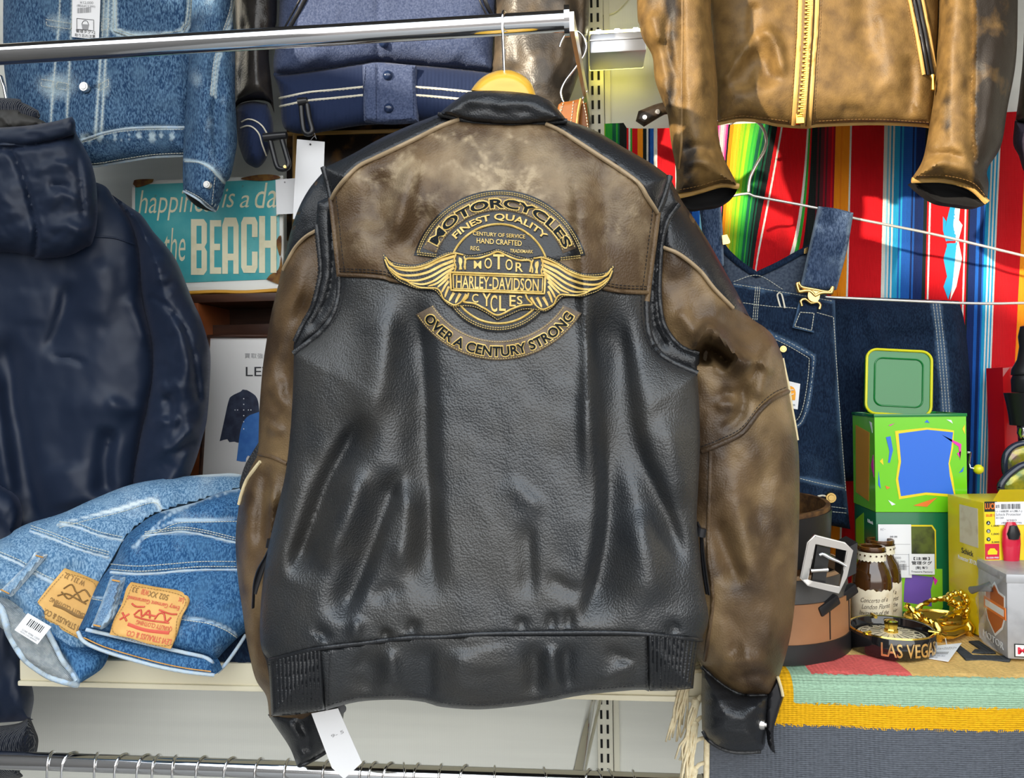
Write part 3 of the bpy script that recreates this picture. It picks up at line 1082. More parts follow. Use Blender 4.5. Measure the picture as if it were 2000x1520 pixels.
cord('piping', [(1528, 700), (1534, 730), (1540, 757), (1546, 797), (1553, 835), (1557, 860)], lambda x, y: np.full(np.shape(x), YJ + 0.09), 0.0024, m_pipe2, HJ)
cufR = [(1371, 1303, 1), (1396, 1326), (1426, 1347), (1455, 1358), (1502, 1358, 1), (1498, 1406), (1494, 1455), (1486, 1468, 1), (1447, 1471), (1413, 1465), (1384, 1448), (1371, 1425, 1), (1370, 1360)]
YcR = field(YJ + 0.085, cufR, 0.058, 60, [([(1395, 1335), (1440, 1368), (1500, 1374)], 6, 8, -0.003, 0.1), ([(1400, 1400), (1440, 1400), (1480, 1420)], 9, 9, 0.002), ([(1420, 1440), (1460, 1436)], 8, 8, -0.002)], noise=((30, 9, 0.0016, 8), (60, 16, 0.0012, 18)))
panel('cuff', cufR, YcR, m_blackfine, HJ, step=5, back=lambda x, y: np.full(np.shape(x), YJ + 0.10))
cord('cuff_edge', [(1371, 1303), (1396, 1326), (1426, 1347), (1455, 1358), (1502, 1358)], YcR, 0.0032, m_blackfine, HJ, off=0.002)
cord('cuff_edge', [(1373, 1428), (1384, 1446), (1413, 1464), (1447, 1470), (1484, 1468)], YcR, 0.0032, m_blackfine, HJ, off=0.001)
tabp = [(1518, 1322, 1), (1526, 1340), (1531, 1362, 1), (1520, 1394), (1511, 1427), (1514, 1473, 1), (1502, 1458), (1497, 1410), (1500, 1360, 1)]
panel('cuff_tab', tabp, field(YJ + 0.075, tabp, 0.006, 8), m_plblack, HJ, step=5, back=True, th=0.006)
cord('cuff_tab_edge', [(1519, 1322), (1526, 1345), (1529, 1360)], YJ + 0.068, 0.0022, m_pipe2, HJ)
sn = V(1488, 1415, YJ + 0.055)
lathe('snap_button', [(0, 0.006), (0.003, 0.006), (0.0035, 0.0035), (0.006, 0.0035), (0.0072, 0), (0.0072, -0.003)], m_steel, HJ, Matrix.Translation(sn) @ Matrix.Rotation(math.radians(75), 4, 'Z') @ Matrix.Rotation(math.pi / 2, 4, 'X'), 20)

# zipper pulls of the side pockets
for pts in (([(536, 1048), (530, 1062), (520, 1085), (505, 1112), (497, 1140), (494, 1188)], [(536, 1048), (529, 1060), (527, 1080), (514, 1108), (503, 1140), (497, 1160)]),
            ([(1362, 1020), (1370, 1040), (1374, 1080), (1379, 1120), (1385, 1162)], [(1362, 1022), (1368, 1042), (1370, 1080), (1374, 1120), (1380, 1160)])):
    for l in pts:
        p = path(l, YJ - 0.012, 0, 8)
        tube('zip_pull_strap', p, 0.0032, m_plblack, HJ, 6, True, 0.5)
    kx, ky = pts[0][1]
    tube('zip_pull_knot', [V(kx + 1, ky - 8, YJ - 0.015), V(kx - 2, ky + 8, YJ - 0.015)], 0.0065, m_plblack, HJ, 8)

# ---- the back emblem (each patch a piece of leather, with its lettering)
def A(x, y):            # from the enlarged emblem to photograph pixels
    return (730 + x * 0.245, 350 + y * 0.245)


def arc(cx, cy, r, a0, a1, n=40):
    return [(cx + r * math.cos(math.radians(a0 + (a1 - a0) * i / n)), cy - r * math.sin(math.radians(a0 + (a1 - a0) * i / n))) for i in range(n + 1)]


Ye = lambda x, y: Yt(x, y)
top_p = arc(976, 545, 174, 15.5, 164.5, 60)
top_poly = [c1(top_p[0])] + top_p[1:-1] + [c1(top_p[-1]), (857, 506, 1), (900, 512), (1050, 512), (1094, 508, 1)]
tp = panel('top_rocker_patch', top_poly, Ye, m_blackfine, HJ, step=6, th=0.003, off=0.0028, puff=0.0016, pw=5)
stitches('gold_stitching', [arc(976, 545, 169.5, 17, 163, 60), arc(976, 545, 166, 17, 163, 60), shift([(814, 497), (855, 502)], 0, -4), shift([(814, 497), (855, 502)], 1, 0), [(1095, 504), (1138, 499)], [(1095, 508), (1138, 503)]], Ye, m_goldst, tp, off=0.0036, dash=3.4, gap=1.6, r=0.0006)
disc = arc(973, 535, 114, 0, 357, 90)
dp = panel('disc_patch', [tuple(p) for p in disc], Ye, m_blackfine, HJ, step=6, th=0.003, off=0.0036, puff=0.0016, pw=5)
cord('gold_ring', arc(974, 535, 97, 0, 357, 80), Ye, 0.0014, m_gold, dp, off=0.0045, step=4, closed=True)
stitches('gold_stitching', [arc(973, 535, 109, 190, 350, 50), arc(973, 535, 105, 190, 350, 50)], Ye, m_goldst, dp, off=0.0046, dash=3.4, gap=1.6, r=0.0006)
band_o = arc(976, 545, 162, 22, 158, 50)
band_i = arc(976, 545, 133, 158, 22, 50)
bp = panel('top_lettering_band', [c1(band_o[0])] + band_o[1:-1] + [c1(band_o[-1]), c1(band_i[0])] + band_i[1:-1] + [c1(band_i[-1])], Ye, m_patchbr, HJ, step=5, th=0.003, off=0.0046, puff=0.0012, pw=4)
stitches('gold_stitching', [arc(976, 545, 159.5, 23, 157, 50), arc(976, 545, 135.8, 157, 23, 50)], Ye, m_goldst, bp, off=0.0054, dash=3.2, gap=1.8, r=0.0005)
for nm, s, mp, ms, o in (('lettering_outline', 'MOTORCYCLES', arcmap(976, 545, 136.6, 159.0, 152.6, 24.4), m_gold, 0.0056),):
    text(nm, s, mp, Ye, ms, bp, off=o, th=0.0006, bold=0.075)
text('lettering', 'MOTORCYCLES', arcmap(976, 545, 139.0, 156.4, 151.6, 25.6), Ye, m_letter, bp, off=0.0064, th=0.0005, bold=0.028)
text('lettering', 'FINEST QUALITY', arcmap(976, 545, 113, 128, 137.5, 42.0), Ye, m_gold, dp, off=0.0046, th=0.0007, bold=0.022)
text('lettering', 'CENTURY OF SERVICE', quadmap(A(790, 447), A(1207, 474), A(1208, 443), A(790, 416)), Ye, m_gold, dp, off=0.0046, bold=0.01)
text('lettering', 'HAND CRAFTED', quadmap(A(820, 510), A(1180, 533), A(1180, 491), A(820, 468)), Ye, m_gold, dp, off=0.0046, bold=0.01)
text('lettering', 'REG.', quadmap(A(770, 566), A(848, 570), A(850, 538), A(772, 533)), Ye, m_gold, dp, off=0.0046, bold=0.005)
text('lettering', 'TRADEMARK', quadmap(A(1085, 584), A(1270, 592), A(1272, 566), A(1087, 556)), Ye, m_gold, dp, off=0.0046, bold=0.005)

# bottom rocker
ro, ri = arc(973, 514, 190, 212, 329, 50), arc(973, 514, 151, 327, 213, 50)
rp_ = panel('bottom_rocker_patch', [c1(ro[0])] + ro[1:-1] + [c1(ro[-1]), c1(ri[0])] + ri[1:-1] + [c1(ri[-1])], Ye, m_patchbr, HJ, step=5, th=0.003, off=0.003, puff=0.0014, pw=4)
stitches('gold_stitching', [arc(973, 514, 187, 213, 328, 50), arc(973, 514, 154, 213, 327, 50)], Ye, m_goldst, rp_, off=0.0038, dash=3.2, gap=1.8, r=0.0005)
text('lettering_outline', 'OVER A CENTURY STRONG', arcmap(973, 514, 184.5, 160.5, 216.0, 325.5), Ye, m_gold, rp_, off=0.0036, bold=0.075)
text('lettering', 'OVER A CENTURY STRONG', arcmap(973, 514, 182.2, 162.8, 216.7, 324.8), Ye, m_letter, rp_, off=0.0044, bold=0.028)

# winged bar and shield
Lw = [(75, 590), (150, 655), (300, 682), (400, 662), (480, 625), (560, 585), (640, 570), (710, 588), (760, 600), (850, 590), (930, 568), (990, 548)]
Lb = [(985, 1135), (900, 1080), (800, 1030), (700, 1022), (620, 1025), (560, 985), (510, 925), (480, 895), (420, 885), (340, 880), (270, 855), (190, 815), (120, 745), (82, 670)]


def mir(p):
    x, y = p
    xm = 1990 - x
    return (xm, y + 0.05 * (xm - x) * (1 if True else 0))


wing_poly = [c1(A(*Lw[0]))] + [A(*p) for p in Lw[1:-1]] + [c1(A(*Lw[-1]))] + [A(*mir(p)) for p in Lw[::-1][1:-1]] + [c1(A(*mir(Lw[0])))] + [A(*mir(p)) for p in Lb[::-1][:-1]] + [c1(A(*Lb[0]))] + [A(*p) for p in Lb[1:]]
wp = panel('wing_patch', wing_poly, Ye, m_blackfine, HJ, step=5, th=0.004, off=0.0062, puff=0.002, pw=5)


def inset(p, d=4.0):
    q = sm(p, 4)
    c = q
    t = np.roll(q, -1, 0) - np.roll(q, 1, 0)
    n = np.stack([-t[:, 1], t[:, 0]], 1)
    n /= np.maximum(np.hypot(*n.T), 1e-6)[:, None]
    s = q + n * d
    if inside(s, q).mean() < 0.5:
        s = q - n * d
    return [tuple(x) for x in s]


stitches('gold_stitching', [inset(wing_poly, 3.2)], Ye, m_goldst, wp, off=0.0072, dash=3.0, gap=1.8, r=0.0005)
fe = [([(655, 612), (520, 652), (420, 702), (300, 727), (180, 707), (95, 630)], 15, 9), ([(652, 645), (540, 688), (430, 742), (310, 767), (200, 757), (118, 695)], 15, 8),
      ([(650, 678), (560, 718), (450, 778), (340, 808), (240, 798), (165, 752)], 14, 7), ([(640, 706), (570, 748), (475, 812), (385, 838), (285, 822)], 13, 7), ([(622, 735), (560, 787), (500, 832), (430, 854)], 13, 7),
      ([(600, 775), (556, 820), (505, 865)], 13, 8), ([(598, 812), (566, 856), (540, 905)], 13, 8), ([(600, 855), (580, 900), (566, 945)], 13, 8), ([(640, 905), (618, 940), (600, 975)], 15, 9), ([(690, 912), (668, 950), (650, 990)], 15, 9), ([(738, 916), (718, 950), (696, 982)], 13, 8)]


def blade(l, w0, w1):
    q = cat(l, 14)
    t = np.gradient(q, axis=0)
    n = np.stack([-t[:, 1], t[:, 0]], 1)
    n /= np.hypot(*n.T)[:, None]
    s = np.linspace(0, 1, len(q))
    wd = (w0 + (w1 - w0) * s) * np.sqrt(np.clip(1 - np.clip((s - 0.8) / 0.2, 0, 1) ** 2, 0.02, 1))
    return np.vstack([q + n * wd[:, None], (q - n * wd[:, None])[::-1]])


for sgn in (0, 1):
    for l, w0, w1 in fe:
        w0, w1 = w0 * 0.78, w1 * 0.9
        l2 = [mir(p) for p in l] if sgn else l
        b_ = blade(l2, w0, w1)
        b_ = np.stack([730 + b_[:, 0] * .245, 350 + b_[:, 1] * .245], 1)
        panel('gold_feather', b_, Ye, m_gold, wp, step=4, th=0.002, off=0.0076, puff=0.0009, pw=3, raw=True)
    # gold outline along the lower feathers and the leading edge
    for l in ([(95, 622), (150, 690), (300, 708), (420, 682), (540, 624), (640, 592), (715, 604)], [(88, 640), (128, 720), (200, 785), (262, 812), (300, 838), (360, 862), (420, 868), (500, 872), (534, 905), (552, 950), (588, 978), (640, 1004), (690, 985), (742, 925)], [(655, 600), (640, 650), (655, 700), (645, 735)], [(720, 615), (732, 660), (722, 700), (728, 722)]):
        l2 = [A(*(mir(p) if sgn else p)) for p in l]
        cord('gold_outline', l2, Ye, 0.0011, m_gold, wp, off=0.0074, step=4)
    kn = [(680, 620), (700, 632), (706, 660), (698, 690), (704, 720), (680, 722), (684, 690), (676, 655)]
    panel('gold_knot', [A(*(mir(p) if sgn else p)) for p in kn], Ye, m_gold, wp, step=4, th=0.002, off=0.0076)
cord('shield_outline', [A(728, 722), A(735, 640), A(830, 632), A(920, 606), A(988, 580), A(1060, 610), A(1150, 645), A(1250, 655), A(1245, 742)], Ye, 0.0013, m_gold, wp, off=0.0074, step=4)
cord('shield_outline', [A(756, 908), A(745, 945), A(716, 978), A(800, 992), A(880, 1030), A(985, 1085), A(1100, 1036), A(1180, 1008), A(1262, 1000), A(1228, 960), A(1210, 918)], Ye, 0.0013, m_gold, wp, off=0.0074, step=4)
barp = [c1(A(605, 738)), c1(A(1372, 766)), c1(A(1364, 918)), c1(A(612, 890))]
br = panel('emblem_bar', barp, Ye, m_blackfine, wp, step=5, th=0.003, off=0.0082, puff=0.001, pw=3)
cord('gold_outline', [A(610, 743, ) + (1,), A(1367, 770) + (1,), A(1360, 914) + (1,), A(616, 886) + (1,), A(610, 743)], Ye, 0.0013, m_gold, br, off=0.0092, step=5)
cord('gold_outline', [A(632, 760) + (1,), A(1348, 786) + (1,), A(1342, 898) + (1,), A(636, 872) + (1,), A(632, 760)], Ye, 0.0008, m_gold, br, off=0.0092, step=5)
text('lettering', 'HARLEY-DAVIDSON', quadmap(A(656, 868), A(1314, 893), A(1316, 796), A(658, 766)), Ye, m_gold, br, off=0.0088, th=0.0008, bold=0.012)
for ch, x0, x1, y0, y1 in (('M', 798, 858, 650, 713), ('O', 882, 942, 626, 713), ('T', 952, 1040, 598, 718), ('O', 1050, 1108, 636, 725), ('R', 1130, 1190, 664, 738)):
    text('lettering', ch, quadmap(A(x0, y1), A(x1, y1 + 2), A(x1, y0 + 2), A(x0, y0)), Ye, m_gold, wp, off=0.0074, th=0.0008, bold=0.01)
for ch, x0, x1, y0, y1 in (('C', 783, 834, 914, 984), ('Y', 866, 934, 908, 1012), ('C', 930, 984, 922, 1058), ('L', 1000, 1052, 928, 1050), ('E', 1082, 1132, 924, 1014), ('S', 1142, 1186, 930, 998)):
    text('lettering', ch, quadmap(A(x0, y1), A(x1, y1 + 2), A(x1, y0 + 2), A(x0, y0)), Ye, m_gold, wp, off=0.0074, th=0.0008, bold=0.01)

# ------------------------------------------------------------------ paper tag on the left cuff
TG = thing('price_tag', 'blank white paper tag hanging from the left cuff of the big leather jacket', 'tag', V(650, 1400, YJ + 0.03))
tgp = [(608, 1394, 1), (660, 1384, 1), (707, 1490, 1), (672, 1522, 1), (648, 1500, 1)]
panel('tag_card', tgp, YJ + 0.035, m_paper, TG, step=10, th=0.0008, back=True)
tube('tag_string', [V(634, 1392, YJ + 0.034), V(645, 1380, YJ + 0.05), V(662, 1378, YJ + 0.06)], 0.0007, m_paper, TG, 5)
text('tag_print', '9- 5', quadmap((648, 1442), (672, 1432), (670, 1426), (646, 1436)), YJ + 0.035, m_inkg, TG, off=0.0003, th=0.0002)

# ------------------------------------------------------------------ hanger, rail
YR = 1.03
HG = thing('coat_hanger', 'yellow wooden coat hanger with steel hook under the leather jacket collar', 'hanger', V(985, 150, YR))
hgp = [(920, 176, 1), (932, 160), (950, 146), (972, 138), (985, 137), (1000, 138), (1022, 148), (1038, 164), (1048, 190, 1), (1020, 215), (985, 220), (950, 215)]
panel('hanger_shoulder', hgp, field(YR, hgp, 0.02, 22), m_wood, HG, step=6, back=lambda x, y: np.full(np.shape(x), YR + 0.02))
pr0, pr1 = V(-120, 108, YR), V(1108, 45, YR)
rod_r = 0.0138
pr0.z = pr1.z = 0.5 * (V(0, 104, YR).z + V(1050, 47, YR).z)
ca = V(984, 60, YR)
rc = Vector((ca.x, YR, pr0.z))
hk = [V(985, 150, YR), V(985, 140, YR), Vector((ca.x, YR - 0.012, pr0.z - 0.028))]
for i in range(15):
    a = math.radians(-10 - 200 * i / 14)
    rr = rod_r + 0.0024
    hk.append(rc + Vector((0.004 * i / 14, -rr * math.cos(a), -rr * math.sin(a))))
tube('hanger_hook', hk, 0.0019, m_chrome, HG, 8)
tube('hook_collar', [V(985, 118, YR), V(985, 96, YR - 0.004)], 0.0028, m_chrome, HG, 10)
RL = thing('garment_rail', 'polished chrome garment rail running across the top with an end bracket', 'rail', pr1)
rv = [pr0, pr0.lerp(pr1, 0.5), pr1]
tube('rod', rv, rod_r, m_chrome, RL, 32)
tube('end_flange', [pr1 + Vector((-0.004, 0, 0)), pr1 + Vector((0.003, 0, 0))], 0.020, m_chrome, RL, 28)
be = V(1150, 232, YW - 0.02)
bm = bmesh.new()
d = (be - pr1)
xa = Vector((1, 0, 0))
sv = [pr1 + Vector((0.003, 0, 0.012)), pr1 + Vector((0.003, 0, -0.014)), be + Vector((0, 0, -0.012)), be + Vector((0, 0, 0.014))]
v1 = [bm.verts.new(p) for p in sv]
v2 = [bm.verts.new(p + Vector((0.006, 0, 0))) for p in sv]
bm.faces.new(v1)
bm.faces.new(v2[::-1])
for i in range(4):
    bm.faces.new((v1[i], v2[i], v2[(i + 1) % 4], v1[(i + 1) % 4]))
bm_obj('bracket_arm', bm, m_steel, RL)

def denim(name, a, b_, w, tw=520, st=(1, 1, 0.35), rough=0.85):
    return M_(name, a, rough, spec=0.15, col2=b_, cscale=430, cdet=6, cstretch=st, clo=0.42, chi=0.62, wear_shade=w, wlo=0.25, whi=1.0, wear_noise=0.9,
              bumps=(('noise', 60, 0.12, 0.002), ('diag', tw, 0.35, 0.0006, (1, 0.2, 1))), col3=(b_[0] * 0.85, b_[1] * 0.85, b_[2] * 0.85), c3scale=22, c3lo=0.5, c3hi=0.85)


m_denim = denim('washed_denim', (0.016, 0.046, 0.112), (0.105, 0.195, 0.31), (0.46, 0.58, 0.64))
m_denimL = denim('pale_denim', (0.065, 0.155, 0.28), (0.24, 0.38, 0.52), (0.62, 0.70, 0.73))
m_denimB = denim('blue_denim', (0.016, 0.065, 0.165), (0.075, 0.19, 0.35), (0.38, 0.50, 0.60))
m_denimD = denim('dark_denim', (0.005, 0.011, 0.028), (0.013, 0.029, 0.062), (0.06, 0.11, 0.19))
m_denimS = denim('strap_denim', (0.022, 0.04, 0.085), (0.07, 0.105, 0.18), (0.20, 0.27, 0.36))
m_denimI = M_('denim_inside', (0.30, 0.34, 0.36), 0.9, bumps=(('diag', 260, 0.8, 0.0012),), col2=(0.42, 0.45, 0.46), cscale=120)
m_frayed = M_('frayed_white', (0.44, 0.52, 0.57), 0.9, bumps=(('noise', 300, 0.6, 0.002),), col2=(0.40, 0.52, 0.66), cscale=140, clo=0.5, chi=0.62)
m_thread_w = M_('pale_thread', (0.62, 0.62, 0.52), 0.8)
m_thread_o = M_('orange_thread', (0.55, 0.27, 0.06), 0.8)
m_patch = M_('leather_patch', (0.66, 0.38, 0.11), 0.62, col2=(0.58, 0.31, 0.08), cscale=25, bumps=(('noise', 80, 0.2, 0.002),))
m_redink = M_('red_ink', (0.62, 0.10, 0.06), 0.7)
m_brink = M_('brown_ink', (0.22, 0.12, 0.035), 0.7)
m_nylon = M_("navy_nylon", (0.005, 0.011, 0.028), 0.50, spec=0.38, sheen=0.12, sheen_col=(0.5, 0.55, 0.8), bumps=(("noise", 60, 0.08, 0.002),), col2=(0.008, 0.015, 0.034), cscale=5)
m_knitn = M_('navy_knit', (0.006, 0.010, 0.022), 0.9, bumps=(('wavex', 90, 0.8, 0.003),), sheen=0.2)
m_greylin = M_('grey_lining', (0.035, 0.033, 0.030), 0.6)
m_wool = M_('blue_wool', (0.045, 0.062, 0.125), 0.95, spec=0.1, col2=(0.095, 0.12, 0.205), cscale=260, cdet=6, clo=0.35, chi=0.68, sheen=0.35, sheen_col=(0.6, 0.65, 0.85), bumps=(('noise', 420, 0.7, 0.0015),))
m_rib = M_('navy_rib', (0.014, 0.024, 0.064), 0.85, spec=0.2, sheen=0.15)
m_cream = M_('cream_knit', (0.70, 0.66, 0.54), 0.9, bumps=(('noise', 300, 0.6, 0.001),))
m_sleeveblk = M_('black_sleeve_leather', (0.016, 0.014, 0.013), 0.33, spec=0.6, col2=(0.040, 0.033, 0.027), cscale=14, clo=0.45, chi=0.75, bumps=(('noise', 40, 0.15, 0.003), ('voronoi', 300, 0.25, 0.001)))
m_navysnap = M_('navy_snap', (0.015, 0.03, 0.08), 0.18, coat=0.5)
m_tan = M_('tan_jacket_leather', (0.085, 0.047, 0.014), 0.52, spec=0.4, col2=(0.235, 0.138, 0.042), cscale=40, cdet=9, clo=0.22, chi=0.74, wear_shade=(0.018, 0.013, 0.009), wlo=0.25, whi=0.85, wear_noise=0.7,  # the near-black tint also serves as painted shade
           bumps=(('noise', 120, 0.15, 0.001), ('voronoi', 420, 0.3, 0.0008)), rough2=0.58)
m_tanedge = M_('tan_edge', (0.52, 0.31, 0.09), 0.5)
m_brass = M_('brass', (0.80, 0.55, 0.20), 0.25, metal=1.0)
m_gold2 = M_('polished_gold', (0.95, 0.66, 0.12), 0.14, metal=1.0)
m_silver = M_('silver_button', (0.78, 0.77, 0.74), 0.3, metal=0.9)
m_darkwood = M_('dark_wood', (0.040, 0.016, 0.010), 0.4, col2=(0.065, 0.026, 0.014), cscale=10, cstretch=(1, 1, 6))
m_orwood = M_('orange_wood', (0.30, 0.085, 0.025), 0.35, col2=(0.22, 0.06, 0.018), cscale=14, cstretch=(4, 1, 1))
m_teal = M_('teal_tin', (0.055, 0.34, 0.37), 0.35, col2=(0.11, 0.42, 0.42), cscale=16, clo=0.42, chi=0.7, col3=(0.10, 0.20, 0.16), c3scale=60, c3lo=0.66, c3hi=0.74, coat=0.3)
m_creamtx = M_('cream_paint', (0.72, 0.68, 0.48), 0.45, col2=(0.60, 0.56, 0.36), cscale=40, clo=0.5, chi=0.8)
m_rust = M_('rust', (0.10, 0.035, 0.012), 0.8, col2=(0.20, 0.10, 0.02), cscale=60)
m_whitetin = M_('white_tin', (0.70, 0.70, 0.66), 0.4)
m_poster = M_('poster_paper', (0.74, 0.72, 0.70), 0.45)
m_cobalt = M_('cobalt_print', (0.03, 0.13, 0.42), 0.6, col2=(0.05, 0.18, 0.5), cscale=40)
m_indigo = M_('indigo_print', (0.018, 0.024, 0.05), 0.6, col2=(0.035, 0.045, 0.08), cscale=60)
m_beltbr = M_('saddle_leather', (0.30, 0.105, 0.022), 0.42, bumps=(('noise', 60, 0.1, 0.002),), col2=(0.24, 0.08, 0.016), cscale=20)
m_whitethread = M_('white_thread', (0.75, 0.66, 0.50), 0.8)


def seamwear(lines, w=5.0, base=0.0, ns=None):
    ls = [sm(l, 8, closed=False) for l in lines]

    def f(x, y):
        r = np.full(np.shape(x), base, float)
        for l in ls:
            d, _, _ = dline(x, y, l)
            r = np.maximum(r, 1.1 * np.exp(-(d / w) ** 2))
        if ns:
            r = r + ns[2] * fbm(x, y, ns[0], ns[1], 77)
        return r
    return f


def disc_px(name, x, y, r, Y, mat, parent, h=0.003, prof=None):
    c = V(x, y, Y)
    R_ = r * (Y / F) * 0.97
    pr = prof or [(0, h), (0.55 * R_, h), (0.62 * R_, 0.8 * h), (0.9 * R_, 0.8 * h), (R_, 0.4 * h), (R_, -h)]
    return lathe(name, pr, mat, parent, Matrix.Translation(c) @ Matrix.Rotation(math.pi / 2, 4, 'X'), 24)


def slope(y0, yref, k, kx=0.0, xref=0.0):
    return lambda x, y: y0 + (yref - y) * k + (x - xref) * kx


def fieldb(basef, outline, R, w, folds=(), noise=()):
    f = field(0.0, outline, R, w, folds, noise)
    return lambda x, y: basef(np.asarray(x, float), np.asarray(y, float)) + f(x, y)


def ribbing(Yf, cx, cy, ang, pitch, amp):
    """vertical knit ribs on a depth field; ang leans the ribs"""
    ca_, sa_ = math.cos(ang), math.sin(ang)

    def f(x, y):
        u = (x - cx) * ca_ + (y - cy) * sa_
        return Yf(x, y) - amp * np.abs(np.sin(math.pi * u / pitch)) ** 0.7
    return f

# ------------------------------------------------------------------ washed denim jacket, top left
YD = 1.43
DJ = thing('denim_jacket', 'washed blue denim jacket hanging top left with silver buttons', 'jacket', V(200, 320, YD))
dbody = [(12, -330, 1), (6, 60), (14, 180), (30, 290), (100, 321), (183, 327, 1), (240, 318), (300, 309), (372, 305, 1), (382, 150), (392, -330, 1)]
dl_seam = [(60, 282), (160, 274), (210, 258), (270, 250), (362, 249)]
dplk = [[(148, -330), (141, 0), (136, 120), (131, 222), (128, 300)], [(122, -330), (117, 0), (108, 120), (100, 228), (98, 300)], [(208, -330), (203, 0), (196, 117), (186, 267)], [(218, -330), (212, 0), (206, 120), (198, 256)]]
dpk = [(222, -330), (221, 0), (221, 60, 1), (264, 74), (300, 73), (358, 64, 1), (374, 0), (380, -330)]
dpk2 = [(228, -330), (227, 0), (227, 57, 1), (264, 69), (300, 68), (353, 60, 1), (368, 0), (374, -330)]
dtabs = [[(90, 38, 1), (139, 46, 1), (138, 57, 1), (91, 50, 1), (90, 38)], [(81, 155, 1), (103, 158, 1), (101, 172, 1), (80, 168, 1), (81, 155)], [(112, 160, 1), (132, 163, 1), (130, 176, 1), (110, 173, 1), (112, 160)], [(194, 165, 1), (212, 155, 1), (212, 168, 1), (194, 177, 1), (194, 165)], [(199, 38, 1), (213, 36, 1), (212, 56, 1), (198, 60, 1), (199, 38)]]
dhem = [(150, 322), (183, 325), (240, 316), (300, 307), (366, 304)]
Ydb = field(YD, dbody, 0.05, 90, [([(135, -330), (128, 100), (120, 280)], 10, 14, -0.006, 0.05), ([(190, -80), (178, 280)], 30, 30, 0.006, 0.05),
                                  ([(160, 272), (210, 256), (270, 248), (366, 247)], 4, 7, -0.004, 0.05), ([(105, 170), (140, 176)], 8, 10, -0.005), ([(160, 180), (205, 170)], 6, 8, -0.006), ([(300, 100), (330, 220)], 40, 40, 0.005),
                                  ([(250, 130), (230, 230)], 20, 26, -0.004)], noise=((50, 70, 0.003, 51), (13, 16, 0.0007, 52)))
def wear_d(x, y):
    r = seamwear(dplk + [dl_seam, dhem, shift(dpk, 0, 0), dpk2], 3.0)(x, y)
    q = 0.9 * np.exp(-((y - 268 - (200 - np.minimum(x, 200)) * 0.1) / 10) ** 2) * (vnoise(x / 7.0, y / 60.0, 5) > 0.1)
    for (cx, cy, rx, ry) in ((115, 45, 34, 22), (110, 165, 42, 30), (205, 48, 12, 40), (205, 168, 16, 26), (290, 66, 60, 8)):
        q = np.maximum(q, 0.75 * np.exp(-(((x - cx) / rx) ** 2 + ((y - cy) / ry) ** 2)))
    return np.maximum(r, q) + 0.18 * fbm(x, y, 60, 60, 3)
panel('body', dbody, Ydb, m_denim, DJ, step=5, back=lambda x, y: np.full(np.shape(x), YD + 0.02), wear_shade=wear_d)
panel('breast_pocket', [(222, -330, 1), (221, 60, 1), (264, 74), (300, 73), (358, 64, 1), (380, -330, 1)], Ydb, m_denim, DJ, step=6, off=0.003, wear_shade=wear_d)
stitches('stitching', [dpk, dpk2] + dplk + dtabs + [shift(dl_seam, 0, 4), shift(dhem, 0, -5)], Ydb, m_thread_w, DJ, off=0.004, dash=4, gap=1.6, r=0.0006)
cord('hem_edge', dhem, Ydb, 0.0025, m_frayed, DJ, off=0.001)
cord('waist_seam', dl_seam[1:], Ydb, 0.0022, m_frayed, DJ, off=0.001)
disc_px('button', 165, 170, 10.5, Ydb(np.array([165.]), np.array([170.]))[0] - 0.004, m_silver, DJ, 0.004)
dsl = [(380, -330, 1), (375, 0), (370, 105), (365, 180), (360, 255), (357, 330), (358, 372, 1), (368, 390), (387, 402), (418, 414, 1), (424, 399), (436, 362), (450, 345), (460, 300), (463, 275), (462, 240), (459, 180), (459, 90), (454, 0), (455, -330, 1)]
dss = [(456, -20), (452, 20), (432, 80), (420, 126), (414, 186)]
dcs = [(360, 313), (388, 315), (410, 327), (425, 342), (438, 356)]
Yds = field(YD - 0.035, dsl, 0.055, 45, [(dss, 6, 10, -0.008, 0.1), ([(428, 140), (420, 240), (428, 330)], 10, 8, -0.012, 0.15), ([(395, 60), (385, 180), (392, 290)], 20, 14, 0.006), ([(440, 180), (438, 280)], 10, 10, 0.006)], noise=((24, 50, 0.003, 61), (10, 14, 0.0008, 62)))
wear_ds = seamwear([dss, shift(dss, 6, 3), dcs, [(360, 376), (387, 400), (418, 412)], [(418, 410), (426, 380), (430, 345)]], 3.4, 0.12, (24, 40, 0.3))
panel('sleeve', dsl, Yds, m_denim, DJ, step=5, back=lambda x, y: np.full(np.shape(x), YD + 0.0), wear_shade=wear_ds)
cuf = [(360, 313, 1), (388, 315), (410, 327), (425, 342), (438, 356, 1), (430, 385), (424, 399), (419, 413, 1), (403, 402), (388, 388), (362, 375, 1)]
panel('cuff', cuf, Yds, m_denim, DJ, step=5, th=0.006, off=0.004, puff=0.002, pw=5, wear_shade=seamwear([dcs, [(360, 376), (387, 390), (418, 412)]], 3.5, 0.1))
cop = [(360, 378, 1), (372, 383), (388, 398), (420, 414, 1), (418, 405), (400, 396), (385, 382)]
panel('cuff_opening', [(360, 377, 1), (388, 390), (404, 402), (420, 414, 1), (400, 410), (380, 400)], lambda x, y: Yds(x, y) - 0.0055, m_lining, DJ, step=5, th=0.002)
cord('cuff_edge', [(359, 374), (374, 382), (390, 392), (404, 404), (420, 413)], Yds, 0.002, m_frayed, DJ, off=0.006)
stitches('stitching', [shift(dss, 3, 0), shift(dss, -3, -1), shift(dcs, 0, 3), [(362, 371), (390, 386), (417, 408)], [(420, 346), (416, 380), (414, 402)]], Yds, m_thread_w, DJ, off=0.005, dash=4, gap=1.6, r=0.0005)
disc_px('button', 405, 361, 8, Yds(np.array([405.]), np.array([361.]))[0] - 0.006, m_silver, DJ, 0.004)

